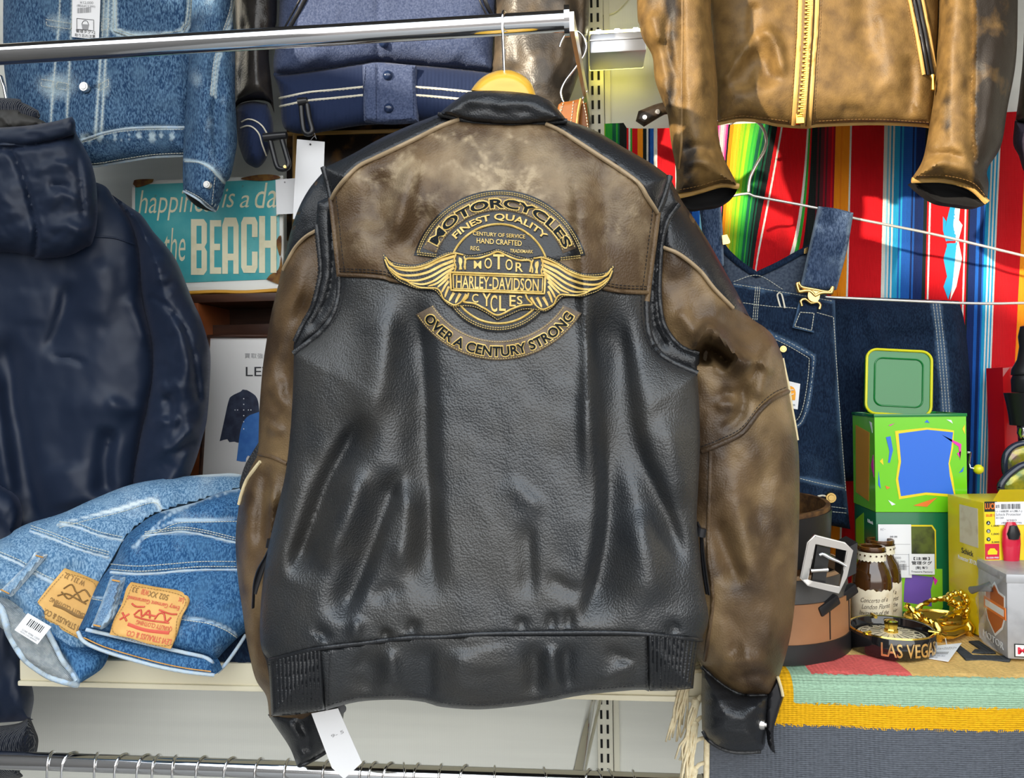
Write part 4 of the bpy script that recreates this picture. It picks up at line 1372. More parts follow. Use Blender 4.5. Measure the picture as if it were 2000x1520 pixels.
DT = thing('store_tag', 'white barcode tag with a basket picture hanging on the denim jacket front', 'tag', V(166, 76, YD - 0.08))
ydt = YD - 0.065
panel('tag_card', [(142, -30, 1), (197, -30, 1), (193, 77, 1), (140, 72, 1)], ydt, m_paper, DT, step=12, th=0.0008, back=True)
Mt = frame_of(o=V(140, 72, ydt - 0.0004))
kpx = ydt / F
barcode('barcode', Mt, 13 * kpx, 48 * kpx, 45 * kpx, 59 * kpx, m_inkg, DT, 3)
text('print', '\u00a512,000', quadmap((156, 8), (182, 9), (182, 3), (156, 2)), ydt, m_inkg, DT, off=0.0003, th=0.0002)
text('print', '(\u7a0e\u8fbc\u00a513,200)', quadmap((150, 14), (186, 16), (186, 10), (150, 8)), ydt, m_inkg, DT, off=0.0003, th=0.0002)
text('print', '\u7ba1\u7406\u30bf\u30b0\u00d72', quadmap((148, 63), (186, 67), (186, 60), (148, 57)), ydt, m_ink, DT, off=0.0003, th=0.0002)
text('print', '\u53d6\u308a\u5fd8\u308c\u6ce8\u610f', quadmap((146, 71), (186, 75), (186, 68), (146, 65)), ydt, m_ink, DT, off=0.0003, th=0.0002)
cord('basket_frame', [(150, 36, 1), (183, 39, 1), (183, 60, 1), (150, 57, 1), (150, 36)], ydt, 0.0005, m_ink, DT, off=0.0004, step=6)
panel('basket_print', [(159, 47, 1), (174, 48, 1), (172, 58, 1), (161, 57, 1)], ydt, m_inkg, DT, step=6, th=0.0003, off=0.0004)
cord('basket_print', [(160, 47), (163, 41), (170, 41), (173, 48)], ydt, 0.0005, m_ink, DT, off=0.0004, step=3)

# ------------------------------------------------------------------ blue wool stadium jacket
YV = 1.49
VJ = thing('stadium_jacket', 'blue wool stadium jacket with navy striped rib hem and black leather sleeves', 'jacket', V(740, 250, YV))
vb = [(548, -330, 1), (546, 0), (540, 80), (534, 120), (536, 146, 1), (570, 144), (610, 138), (690, 126), (738, 120), (810, 126), (890, 132), (965, 141, 1), (962, 100), (968, 0), (970, -330, 1)]
Yvb = field(YV, vb, 0.045, 70, [([(742, -330), (740, 40), (738, 118)], 3, 6, -0.005, 0.02), ([(850, 60), (900, 120)], 30, 30, 0.005), ([(600, 60), (620, 130)], 30, 30, 0.006)], noise=((80, 60, 0.004, 71),))
panel('body', vb, Yvb, m_wool, VJ, step=7, back=lambda x, y: np.full(np.shape(x), YV + 0.02), puff=0.006, pw=10)
cord('body_seam', [(536, 146), (570, 144), (610, 138), (690, 126), (738, 120), (810, 126), (890, 132), (965, 141)], Yvb, 0.004, m_wool, VJ, off=-0.004)
vr = [(535, 148, 1), (570, 145), (610, 139), (690, 127), (738, 121), (810, 127), (890, 133), (965, 142, 1), (970, 190), (960, 240, 1), (850, 236), (760, 242), (700, 246), (640, 256), (600, 262), (566, 257), (551, 240), (546, 182)]
Yvr0 = field(YV, vr, 0.035, 40, noise=((60, 60, 0.002, 72),))
Yvr = ribbing(Yvr0, 700, 200, 0.03, 7.5, 0.0028)
panel('rib_hem', vr, Yvr, m_rib, VJ, step=3.2, back=lambda x, y: np.full(np.shape(x), YV + 0.02), sharp=80)
for l in ([(546, 192), (600, 181), (650, 176), (709, 170)], [(547, 208), (600, 197), (650, 192), (709, 186)], [(811, 170), (850, 173), (912, 179), (965, 186)], [(811, 186), (850, 189), (912, 195), (965, 202)]):
    cord('knit_stripe', l, Yvr0, 0.0024, m_cream, VJ, off=0.0016, step=6)
vt = [(708, 127, 1), (738, 122), (812, 128, 1), (814, 180), (816, 237, 1), (760, 240), (711, 236, 1), (709, 180)]
Yvt = field(YV - 0.037, vt, 0.008, 12, [([(738, 125), (740, 238)], 3, 3, -0.004, 0.02)], noise=((40, 40, 0.001, 73),))
panel('placket_tab', vt, Yvt, m_wool, VJ, step=5, back=True, th=0.01)
stitches('stitching', [[(714, 130), (715, 230), (810, 231)], [(734, 125), (735, 236)], [(806, 130), (808, 230)]], Yvt, m_rib, VJ, off=0.0008, dash=5, gap=2)
for (x, y, mm) in ((757, 147, 0), (759, 211, 0), (749, 83, 0)):
    yy = min(float(Yvt(np.array([x * 1.]), np.array([y * 1.]))[0]), float(Yvb(np.array([x * 1.]), np.array([y * 1.]))[0]))
    disc_px('snap_button', x, y, 10, yy - 0.002, m_navysnap, VJ, 0.005, [(0, 0.006), (0.004, 0.0058), (0.007, 0.004), (0.0092, 0.001), (0.0092, -0.003)])
for l in ([(606, -20), (590, 10), (566, 54)], [(940, -20), (950, 8), (963, 34)]):
    cord('pocket_welt', l, Yvb, 0.0042, m_plblack, VJ, off=0.002)
    cord('pocket_welt', shift(l, -10, 0), Yvb, 0.002, m_plblack, VJ, off=0.001)
vs = [(456, -330, 1), (459, 0), (462, 60), (459, 105), (454, 195), (452, 228), (456, 240, 1), (464, 206), (495, 196), (525, 200), (536, 222, 1), (532, 180), (525, 100), (537, 54), (541, 0), (545, -330, 1)]
Yvs = field(YV - 0.01, vs, 0.05, 36, [([(505, -80), (500, 60), (505, 190)], 10, 16, 0.006, 0.1), ([(478, 20), (474, 120), (468, 190)], 9, 9, -0.008), ([(520, 80), (515, 160)], 9, 9, -0.005)], noise=((20, 60, 0.003, 74),))
panel('sleeve', vs, Yvs, m_sleeveblk, VJ, step=5, back=lambda x, y: np.full(np.shape(x), YV + 0.02))
vc = [(460, 214, 1), (470, 203), (495, 198), (522, 203, 1), (531, 228), (534, 255), (528, 285), (519, 312), (505, 327), (492, 325), (478, 314), (467, 285), (463, 255)]
Yvc0 = field(YV - 0.005, vc, 0.045, 34, [([(490, 240), (488, 280), (496, 320)], 10, 10, 0.004)])
panel('rib_cuff', vc, ribbing(Yvc0, 495, 260, 0.18, 6.5, 0.0026), m_rib, VJ, step=3, back=lambda x, y: np.full(np.shape(x), YV + 0.02), sharp=80)
for l in ([(472, 238), (484, 233), (498, 236), (512, 246), (522, 262)], [(470, 250), (482, 246), (494, 249), (506, 262), (512, 282), (520, 304)]):
    cord('knit_stripe', l, Yvc0, 0.0016, m_cream, VJ, off=0.003, step=4)
vs2 = [(966, -330, 1), (1156, -330, 1), (1151, 0), (1148, 60), (1138, 120), (1118, 180), (1095, 235, 1), (1030, 240), (975, 235, 1), (960, 140), (966, 60)]
Yv2 = field(YV - 0.01, vs2, 0.05, 60, [([(1120, -80), (1128, 20), (1118, 110), (1090, 180)], 10, 14, -0.010, 0.1), ([(1060, 0), (1050, 100), (1070, 200)], 30, 30, 0.008), ([(1000, 40), (1010, 140)], 18, 18, -0.006)], noise=((40, 60, 0.003, 75),))
m_sleevebr = M_('worn_sleeve_leather', (0.030, 0.024, 0.018), 0.4, spec=0.55, col2=(0.11, 0.082, 0.052), cscale=18, cdet=6, clo=0.42, chi=0.7, bumps=(('noise', 40, 0.15, 0.003), ('voronoi', 300, 0.25, 0.001)))
panel('sleeve', vs2, Yv2, m_sleevebr, VJ, step=6, back=lambda x, y: np.full(np.shape(x), YV + 0.02))

# anti-theft clips
def clip(label, y0, bar, loop, loc):
    T_ = thing('security_clip', label, 'security tag', loc)
    tube('clip_bar', [V(bar[0], bar[1], y0), V((bar[0] * .6 + bar[2] * .4), (bar[1] * .6 + bar[3] * .4), y0), V(bar[2], bar[3], y0)], [0.0085, 0.008, 0.0066], m_plblack, T_, 14)
    p = path(loop, y0 + 0.002, 0, 5)
    tube('clip_loop', p, 0.0052, m_plblack, T_, 8, True, 1.0)
    return T_
T1 = clip('black anti-theft clip on the striped knit cuff beside the beach sign', YV - 0.06, (516, 269, 560, 264), [(528, 276), (533, 296), (540, 322), (546, 330), (558, 330), (564, 322), (560, 305), (551, 274)], V(540, 330, YV - 0.06))
disc_px('clip_pin', 557, 326, 3.5, YV - 0.064, m_brass, T1, 0.003)
T2 = clip('black anti-theft clip on the striped rib hem above the white card', YV - 0.055, (583, 200, 600, 197), [(588, 204), (590, 230), (594, 256), (602, 262), (610, 256), (604, 230), (600, 204)], V(598, 262, YV - 0.055))

# ------------------------------------------------------------------ white card hanging there, dark picture, board behind
WC = thing('blank_card', 'tall blank white card hanging under the striped rib hem', 'card', V(606, 420, 1.47))
panel('card', [(580, 272, 1), (634, 277, 1), (632, 345, 1), (606, 424, 1), (572, 428, 1)], 1.47, m_paper, WC, step=14, th=0.001, back=True)
cord('string', [(606, 275), (614, 266), (618, 272), (612, 255)], 1.468, 0.0006, m_inkg, WC, step=4)
disc_px('eyelet', 606, 282, 2, 1.469, m_ink, WC, 0.0006)
PF = thing('picture_frame', 'dark picture in a thin gold frame behind the jacket shoulder', 'picture', V(740, 460, 1.60))
panel('picture', [(560, 240, 1), (900, 230, 1), (900, 460, 1), (560, 470, 1)], 1.605, M_('dark_print', (0.018, 0.012, 0.009), 0.35, col2=(0.20, 0.10, 0.03), cscale=28, clo=0.52, chi=0.75), PF, step=30, th=0.01, back=True)
for l in ([(576, 238), (574, 470)], [(560, 262), (900, 252)]):
    cord('frame_edge', l, 1.60, 0.0045, m_tanedge, PF, step=40)

# ------------------------------------------------------------------ tin beach sign on its ledge
YS = 1.52
BS = thing('tin_sign', 'weathered teal tin sign with cream beach lettering', 'sign', V(400, 560, YS))
sg = [(258, 354, 1), (553, 343, 1), (552, 556, 1), (258, 568, 1)]
panel('sign_rim', sg, YS, m_whitetin, BS, step=16, th=0.006, back=True)
sg2 = [(264, 361, 1), (546, 350, 1), (545, 545, 1), (264, 556, 1)]
panel('sign_face', sg2, field(YS - 0.0012, sg2, 0.002, 8), m_teal, BS, step=12, th=0.001)
ys = YS - 0.0036
for s_, q in (('happiness', ((270, 432), (428, 428), (430, 366), (272, 372))), ('is', ((433, 406), (457, 405), (460, 367), (438, 369))), ('a', ((468, 406), (486, 405), (488, 381), (470, 382))), ('day', ((497, 424), (565, 420), (566, 354), (499, 358))), ('the', ((321, 512), (362, 510), (362, 444), (321, 446)))):
    text('script_lettering', s_, quadmap(*q), ys, m_creamtx, BS, off=0.0, th=0.0003, bold=-0.004, shear=0.18)
# tall condensed capitals
def condensed(ch):
    t = 0.30
    if ch == 'B':
        return [[(0, 0), (0.8, 0), (1, .08), (1, .42), (.85, .5), (1, .58), (1, .92), (.8, 1), (0, 1)]], [[(t + .05, .12), (.66, .12), (.66, .44), (t + .05, .44)], [(t + .05, .56), (.66, .56), (.66, .88), (t + .05, .88)]]
    if ch == 'E':
        return [[(0, 0), (1, 0), (1, .12), (.38, .12), (.38, .44), (.9, .44), (.9, .56), (.38, .56), (.38, .88), (1, .88), (1, 1), (0, 1)]], []
    if ch == 'A':
        return [[(0, 0), (.34, 0), (.34, .24), (.68, .24), (.68, 0), (1, 0), (1, .86), (.85, 1), (.15, 1), (0, .86)]], [[(.34, .36), (.68, .36), (.68, .84), (.34, .84)]]
    if ch == 'C':
        return [[(0, .1), (.15, 0), (.85, 0), (1, .1), (1, .38), (.66, .38), (.66, .13), (.34, .13), (.34, .87), (.66, .87), (.66, .64), (1, .64), (1, .9), (.85, 1), (.15, 1), (0, .9)]], []
    return [[(0, 0), (.34, 0), (.34, .44), (.66, .44), (.66, 0), (1, 0), (1, 1), (.66, 1), (.66, .57), (.34, .57), (.34, 1), (0, 1)]], []
for ch, x0, x1, y0, y1, ch2 in (('B', 373, 404, 428, 537, 0), ('E', 410, 432, 430, 535, 0), ('A', 434, 466, 425, 535, 0), ('C', 471, 503, 424, 533, 0), ('H', 506, 540, 422, 533, 0)):
    out, holes = condensed(ch)
    for pl, mt, o in [(p, m_creamtx, 0.0006) for p in out] + [(p, m_teal, 0.0010) for p in holes]:
        pts = np.array([(x0 + (x1 - x0) * u, y1 - (y1 - y0) * v) for u, v in pl])
        panel('block_lettering', pts, ys, mt, BS, step=14, th=0.0004, off=o, raw=True)
for pl in ([(520, 546, 1), (528, 536), (540, 530), (546, 520), (549, 500), (553, 540, 1), (550, 556)], [(470, 349), (500, 342), (530, 341), (548, 346), (530, 352), (500, 353)], [(540, 470), (549, 460), (548, 500), (543, 490)], [(262, 352), (300, 350), (298, 356), (266, 366)]):
    panel('rust_patch', pl, ys, m_rust, BS, step=6, th=0.0006, off=0.0004)
ST = thing('blank_card', 'small blank white card stuck on the upper right corner of the beach sign', 'card', V(558, 417, YS - 0.02))
panel('card', [(538, 351, 1), (579, 348, 1), (577, 417, 1), (540, 419, 1)], YS - 0.014, m_paper, ST, step=14, th=0.001, back=True)
disc_px('eyelet', 556, 356, 1.6, YS - 0.0145, m_inkg, ST, 0.0005)
BB = thing('white_board', 'worn white board with a yellow lower edge under the beach sign', 'board', V(450, 572, YS))
panel('board', [(300, 562, 1), (556, 556, 1), (556, 566, 1), (300, 573, 1)], YS - 0.004, m_whitetin, BB, step=20, th=0.05, back=True)
cord('yellow_edge', [(340, 574), (420, 570), (480, 571), (556, 566)], YS - 0.008, 0.0042, M_('ochre_edge', (0.60, 0.30, 0.03), 0.6), BB, step=20)

# ------------------------------------------------------------------ dark wooden cabinet and the framed poster
YC_ = 1.50
CB = thing('wooden_cabinet', 'dark brown open wooden cabinet behind the framed poster', 'cabinet', V(480, 960, YC_))
panel('back_board', [(350, 580, 1), (720, 580, 1), (720, 1040, 1), (350, 1040, 1)], 1.64, m_darkwood, CB, step=60, th=0.015, back=True)
a0, a1 = V(372, 574, YC_), V(720, 574, YC_)
b0 = V(372, 592, YC_)
box('top_board', a0.x, a1.x, YC_, 1.64, b0.z, a0.z - 0.002, m_darkwood, CB, 0.002)
c0, c1_ = V(378, 592, YC_), V(402, 592, YC_)
zb = CAMZ + ZT
box('side_board', c0.x - 0.012, c0.x + 0.010, YC_, 1.64, zb, b0.z, m_orwood, CB, 0.002)
box('middle_rail', c0.x, a1.x, YC_ + 0.06, YC_ + 0.075, V(400, 655, YC_).z, V(400, 630, YC_).z, m_darkwood, CB, 0.001)
YP = 1.50
PO = thing('framed_poster', 'white framed poster of denim shirts leaning behind the jeans', 'poster', V(470, 940, YP))
ps = [(411, 661, 1), (680, 661, 1), (668, 960, 1), (394, 960, 1)]
panel('sheet', ps, YP, m_poster, PO, step=40, th=0.004, back=True)
cord('frame_edge', [(680, 656, 1), (407, 657, 1), (390, 960)], YP - 0.002, 0.004, m_darkwood, PO, step=40)
text('print', '\u8cb7\u53d6\u5f37\u5316', quadmap((478, 700), (526, 700), (526, 690), (478, 690)), YP, m_inkg, PO, off=0.0006, th=0.0002, space=1.2)
text('print', "LEVI'S", quadmap((480, 735), (562, 735), (562, 716), (480, 716)), YP, m_ink, PO, off=0.0006, th=0.0002)
shirt = [(470, 765, 1), (474, 761), (482, 762, 1), (494, 769), (502, 778), (506, 800), (508, 865, 1), (470, 866), (458, 863), (448, 864, 1), (444, 858), (429, 862, 1), (436, 830), (446, 785), (452, 774)]
panel('shirt_print', shirt, YP, m_indigo, PO, step=8, th=0.0003, off=0.0006)
for yy in (779, 790, 801, 812, 824, 838):
    disc_px('shirt_button_print', 476, yy, 1.3, YP - 0.001, m_paper, PO, 0.0003)
for xx, yy in ((459, 801), (464, 801), (485, 801), (490, 801)):
    disc_px('shirt_button_print', xx, yy, 1.2, YP - 0.001, m_paper, PO, 0.0003)
panel('shirt_print', [(462, 900, 1), (470, 840), (482, 815), (505, 805, 1), (520, 808), (520, 905, 1), (484, 890), (480, 902)], YP, m_cobalt, PO, step=8, th=0.0003, off=0.0010)

# ------------------------------------------------------------------ navy hooded nylon jacket, left
YN = 1.33
NJ = thing('nylon_jacket', 'navy blue nylon jacket with a hood hanging at the left edge', 'jacket', V(120, 1000, YN))
nb = [(-330, 330, 1), (60, 345), (190, 357), (225, 392), (258, 438), (275, 510), (278, 585), (295, 661), (301, 730), (290, 790), (276, 850), (262, 960), (252, 1120, 1), (-330, 1120, 1)]
Ynb = field(YN, nb, 0.07, 110, [([(135, 540), (120, 620), (85, 700)], 22, 14, -0.014), ([(180, 500), (200, 560), (180, 640)], 30, 30, 0.010), ([(250, 570), (270, 620), (290, 680)], 10, 16, 0.010), ([(90, 695), (140, 700), (175, 715)], 5, 8, -0.006),
                                ([(10, 640), (30, 800), (60, 960), (90, 1050)], 22, 30, -0.022, 0.15), ([(-20, 700), (0, 850), (20, 1000)], 20, 20, 0.015, 0.2), ([(110, 800), (180, 790), (260, 810)], 24, 26, 0.008), ([(220, 830), (205, 900), (212, 980)], 14, 26, -0.022, 0.2), ([(120, 900), (140, 1000)], 40, 40, 0.012),
                                ([(200, 780), (250, 800), (290, 790)], 14, 14, 0.008), ([(60, 560), (60, 640)], 30, 30, 0.006)], noise=((60, 80, 0.003, 81), (24, 30, 0.0005, 82)))
panel('body', nb, Ynb, m_nylon, NJ, step=7, back=lambda x, y: np.full(np.shape(x), YN + 0.06))
cord('yoke_seam', [(185, 462), (225, 465), (262, 478)], Ynb, 0.0018, m_nylon, NJ, off=0.001)
ns = [(218, 380, 1), (250, 402), (276, 420), (300, 453), (324, 480), (345, 510), (366, 561), (378, 591), (391, 619), (403, 655), (411, 694), (409, 760), (404, 820), (396, 853), (384, 895), (370, 932), (345, 990, 1), (290, 1010), (245, 1000, 1), (262, 900), (285, 790), (296, 700), (288, 640), (272, 560), (268, 490), (250, 430)]
Yns = field(YN + 0.01, ns, 0.075, 70, [([(285, 575), (330, 600), (365, 650), (382, 720), (392, 790)], 5, 8, -0.007, 0.05), ([(345, 610), (348, 660), (320, 715), (304, 722)], 12, 16, 0.012), ([(345, 640), (335, 690), (310, 730)], 10, 14, -0.010),
                                       ([(306, 745), (330, 760), (350, 740)], 9, 12, 0.010), ([(315, 770), (335, 790), (325, 830)], 9, 12, -0.013), ([(360, 640), (366, 720), (350, 790)], 14, 14, 0.009), ([(290, 830), (330, 820), (355, 826)], 8, 12, 0.010), ([(300, 860), (330, 880), (360, 850), (395, 830)], 12, 14, 0.012), ([(310, 890), (345, 880), (395, 855)], 8, 10, -0.010),
                                       ([(280, 980), (310, 920), (340, 890)], 14, 16, -0.010), ([(300, 985), (350, 920), (380, 870)], 14, 18, 0.009), ([(300, 500), (320, 560)], 20, 20, 0.007)], noise=((30, 34, 0.003, 83), (14, 16, 0.0006, 84)))
panel('sleeve', ns, Yns, m_nylon, NJ, step=5, back=lambda x, y: np.full(np.shape(x), YN + 0.06))
nl = [(-330, 880, 1), (10, 950), (36, 1080), (46, 1200), (53, 1299), (66, 1359), (60, 1402, 1), (30, 1410), (-330, 1430, 1)]
Ynl = field(YN - 0.06, nl, 0.06, 60, [([(20, 1000), (30, 1150), (40, 1300)], 12, 12, 0.008)], noise=((30, 60, 0.005, 85),))
panel('sleeve', nl, Ynl, m_nylon, NJ, step=7, back=lambda x, y: np.full(np.shape(x), YN - 0.0))
nc = [(-330, 1432, 1), (0, 1418), (57, 1398, 1), (68, 1424), (75, 1448), (66, 1484), (40, 1505), (10, 1526), (-330, 1560, 1)]
panel('rib_cuff', nc, ribbing(field(YN - 0.06, nc, 0.06, 50), 0, 1450, 0.3, 9, 0.003), m_knitn, NJ, step=4, back=lambda x, y: np.full(np.shape(x), YN), sharp=80)
nh = [(-330, 262, 1), (0, 249), (90, 240), (141, 229, 1), (150, 262), (171, 300), (182, 330), (189, 370), (190, 430), (180, 477), (168, 484), (132, 501), (66, 508, 1), (30, 496), (-330, 470, 1)]
Ynh = field(YN - 0.065, nh, 0.06, 60, [([(21, 290), (40, 330), (58, 385), (72, 450), (66, 506)], 4, 7, -0.010, 0.03), ([(-20, 292), (60, 284), (148, 262)], 4, 7, -0.010, 0.03), ([(60, 340), (110, 320), (150, 330)], 8, 12, 0.007), ([(75, 400), (120, 380), (160, 400)], 9, 14, 0.008), ([(80, 450), (130, 440), (170, 460)], 10, 12, 0.006), ([(90, 360), (140, 365)], 8, 8, -0.006), ([(150, 290), (158, 360), (165, 440)], 5, 8, -0.006), ([(10, 350), (20, 440)], 26, 26, 0.009)], noise=((34, 30, 0.003, 86), (14, 12, 0.0006, 87)))
panel('hood', nh, Ynh, m_nylon, NJ, step=5, back=lambda x, y: np.full(np.shape(x), YN - 0.02))
nbrim = [(-330, 262, 1), (0, 249), (90, 240), (141, 228, 1), (147, 240), (147, 262, 1), (90, 279), (0, 289), (-330, 298, 1)]
panel('hood_brim', nbrim, field(YN - 0.105, nbrim, 0.02, 18, noise=((30, 14, 0.002, 88),)), m_nylon, NJ, step=5, back=lambda x, y: np.full(np.shape(x), YN - 0.03))
ncol = [(-330, 190, 1), (0, 191), (45, 201), (75, 216, 1), (76, 232), (40, 240), (-330, 240, 1)]
panel('rib_collar', ncol, ribbing(field(YN - 0.03, ncol, 0.02, 18), 0, 210, 0.1, 7, 0.002), m_knitn, NJ, step=3.5, back=lambda x, y: np.full(np.shape(x), YN))
nlin = [(-330, 214, 1), (0, 213), (40, 220), (75, 232), (96, 243, 1), (0, 256), (-330, 266, 1)]
panel('hood_lining', nlin, field(YN - 0.05, nlin, 0.012, 14, [([(0, 225), (20, 250)], 5, 5, 0.005)], noise=((14, 14, 0.002, 89),)), m_greylin, NJ, step=4, back=lambda x, y: np.full(np.shape(x), YN))
tube('hanger_hook', [V(14, 200, YN - 0.01), V(8, 170, YN - 0.01), V(2, 150, YN - 0.01), V(-20, 140, YN - 0.01), V(-26, 160, YN - 0.01)], 0.003, m_chrome, NJ, 8)

# ------------------------------------------------------------------ folded jeans on the shelf
jb_out = [(520, 930), (474, 952), (390, 979), (315, 1000), (270, 1027), (238, 1062), (222, 1096), (195, 1135), (168, 1198), (150, 1240), (420, 1330), (540, 1330)]


baseA = slope(1.05, 1330, 0.00030, 0.00034, 0)
JA = thing('jeans', 'pale washed jeans folded on the shelf, lying under the darker pair, raw frayed waistband', 'jeans', V(150, 1300, 1.12), 'folded jeans on the shelf')
ja = [(-150, 1110, 1), (0, 1054), (30, 1035), (60, 1021), (120, 1003), (180, 976), (255, 947), (330, 934), (420, 926), (465, 926), (500, 940, 1), (540, 1100), (520, 1240, 1), (330, 1290), (212, 1275), (201, 1290), (182, 1318), (150, 1338, 1), (105, 1324), (45, 1282), (18, 1237), (0, 1183), (-150, 1150, 1)]
yokA = [(58, 1038), (100, 1052), (150, 1072), (212, 1090)]
wstA = [(-20, 1078), (0, 1085), (39, 1102), (70, 1122), (104, 1138), (160, 1160), (210, 1180)]
pkA = [(112, 1025), (150, 1030), (190, 1045), (240, 1056)]
pkA2 = [(112, 1025), (160, 1012), (230, 995), (296, 976), (314, 996)]
under = field(0.0, jb_out, -0.075, 30)
baseA2 = lambda x, y: baseA(x, y) + under(x, y)
YA = fieldb(baseA2, ja, 0.045, 60, [(yokA, 4, 6, -0.006, 0.05), (wstA, 4, 6, -0.006, 0.05), ([(130, 1150), (90, 1220), (110, 1290)], 14, 14, -0.008), ([(220, 960), (320, 950), (440, 960)], 24, 30, 0.010), (pkA, 4, 6, -0.006, 0.05), ([(0, 1140), (60, 1180), (120, 1240)], 12, 12, 0.008)], noise=((60, 40, 0.004, 91), (14, 14, 0.0010, 92)))
wA = seamwear([yokA, wstA, pkA, pkA2, [(240, 940), (330, 928), (470, 925)]], 3.2, 0.05, (50, 40, 0.3))
panel('leg_fabric', ja, YA, m_denimL, JA, step=6, back=lambda x, y: baseA2(x, y) + 0.03, wear_shade=wA)
ins = [(-60, 1162, 1), (0, 1172), (30, 1190), (62, 1204), (98, 1232), (112, 1256), (150, 1338, 1), (105, 1326), (45, 1284), (16, 1238), (-60, 1186, 1)]
YI = fieldb(baseA, ins, 0.02, 18, noise=((14, 14, 0.002, 93),))
panel('waistband_inside', ins, lambda x, y: YI(x, y) - 0.042, m_denimI, JA, step=5, th=0.01)
low = [(100, 1236, 1), (140, 1262), (176, 1270), (206, 1276, 1), (196, 1302), (182, 1318), (152, 1337, 1), (126, 1290)]
YL = fieldb(baseA, low, 0.014, 22)
panel('waistband_lower', low, lambda x, y: YL(x, y) - 0.046, m_denimB, JA, step=5, th=0.012, wear_shade=seamwear([[(120, 1280), (140, 1312), (152, 1332)]], 5, 0.0))
cord('frayed_edge', [(-40, 1170), (0, 1186), (18, 1238), (45, 1283), (75, 1308), (105, 1325), (150, 1338)], lambda x, y: YI(x, y) - 0.044, 0.0046, m_frayed, JA, step=5, n=8)
cord('frayed_edge', [(92, 1232), (108, 1262), (122, 1290), (134, 1306), (150, 1330)], lambda x, y: YI(x, y) - 0.05, 0.0036, m_frayed, JA, step=5, n=8)
for l in (yokA, wstA[1:], pkA):
    cord('seam_edge', l, YA, 0.0018, m_frayed, JA, off=0.001, step=6)
stitches('stitching', [shift(yokA, 2, -6), shift(yokA, 3, -11), shift(pkA2, 4, 6), shift(pkA, 4, -6), shift(wstA, 2, -6)], YA, m_thread_w, JA, off=0.001, dash=4, gap=1.6, r=0.0006)
lpA = [(68, 1079, 1), (88, 1085, 1), (82, 1094), (20, 1166, 1), (-2, 1156, 1), (50, 1104)]
YlA = fieldb(baseA, lpA, 0.006, 8)
panel('belt_loop', lpA, lambda x, y: YlA(x, y) - 0.05, m_denimL, JA, step=5, th=0.006, back=True, wear_shade=seamwear([[(68, 1079), (-2, 1156)], [(88, 1085), (20, 1166)]], 4, 0.3))
cord('bar_tack', [(70, 1085), (84, 1089)], lambda x, y: YlA(x, y) - 0.051, 0.001, m_thread_o, JA, step=6)
cord('bar_tack', [(2, 1152), (18, 1160)], lambda x, y: YlA(x, y) - 0.051, 0.001, m_thread_o, JA, step=6)
paA = [(125, 1111, 1), (160, 1124), (192, 1138, 1), (186, 1180), (176, 1220), (164, 1253, 1), (120, 1230), (86, 1208), (61, 1195, 1), (80, 1166), (104, 1136)]
YpA = lambda x, y: baseA(x, y) - 0.050
pA = panel('leather_patch', paA, YpA, m_patch, JA, step=6, th=0.003, puff=0.002, pw=4)
pas = [(127, 1118), (185, 1141), (178, 1190), (162, 1244), (112, 1220), (70, 1193), (90, 1160), (127, 1118)]
stitches('patch_stitching', [pas], YpA, m_brink, pA, off=0.001, dash=4, gap=2, r=0.0004)


def uv_up(A_, B_, C_, D_):
    """upside-down print: A = its lower left as read, i.e. the photo's upper right"""
    return quadmap(A_, B_, C_, D_)


# patch print reads upside down in the photograph
def pprint(parent, Yf, mat, corners, rows):
    """corners: photo positions of the print area, TL, TR, BR, BL; rows in 0..1 from the photo's top"""
    tl, tr, brc, bl = [np.array(c, float) for c in corners]

    def at(u, v):
        return tuple((tl * (1 - u) + tr * u) * (1 - v) + (bl * (1 - u) + brc * u) * v)
    for s_, u0, u1, v0, v1, m_ in rows:
        text('patch_print', s_, quadmap(at(u1, v0), at(u0, v0), at(u0, v1), at(u1, v1)), Yf, m_, parent, off=0.0008, th=0.0003, bold=0.006)


pprint(pA, YpA, m_brink, ((128, 1112), (196, 1140), (164, 1250), (66, 1198)), [('W 33 L 32', .08, .62, .06, .16, m_brink), ('QUALITY CLOTHING', .1, .95, .57, .67, m_brink), ('LEVI STRAUSS & CO.', .12, .98, .82, .93, m_brink)])
for l in ([(124, 1150), (140, 1142), (150, 1158), (165, 1152), (176, 1166)], [(112, 1164), (130, 1160), (150, 1170), (168, 1180)], [(120, 1156), (134, 1170), (150, 1160), (160, 1176), (172, 1172)]):
    cord('patch_print', l, YpA, 0.0011, m_brink, pA, off=0.0008, step=5)
cord('patch_print', [(104, 1182), (125, 1190), (150, 1204), (168, 1208)], YpA, 0.0026, m_brink, pA, off=0.0004, step=5, flat=0.3)

YtA = 1.02
TJ = thing('store_tag', 'white barcode sticker tag on the pale jeans waistband', 'tag', V(64, 1258, YtA))
panel('tag_card', [(54, 1198, 1), (100, 1225, 1), (73, 1259, 1), (28, 1231, 1)], YtA - 0.006, m_paper, TJ, step=12, th=0.0008, back=True)
for i, (u, wd) in enumerate([(0.22, 2.0), (0.30, 1.2), (0.36, 2.4), (0.44, 1.2), (0.50, 1.6), (0.57, 2.4), (0.65, 1.2), (0.71, 2.0), (0.78, 1.4)]):
    x0, y0 = 54 + 46 * u - 4, 1198 + 27 * u + 5
    panel('barcode_bar', [(x0, y0, 1), (x0 + wd * .8, y0 + wd * .45, 1), (x0 + wd * .8 - 9, y0 + wd * .45 + 12, 1), (x0 - 9, y0 + 12, 1)], YtA - 0.006, m_ink, TJ, step=8, th=0.0002, off=0.0003)
text('print', '2100 4586 1205', quadmap((42, 1231), (76, 1251), (78, 1248), (44, 1228)), YtA - 0.006, m_inkg, TJ, off=0.0003, th=0.0002)
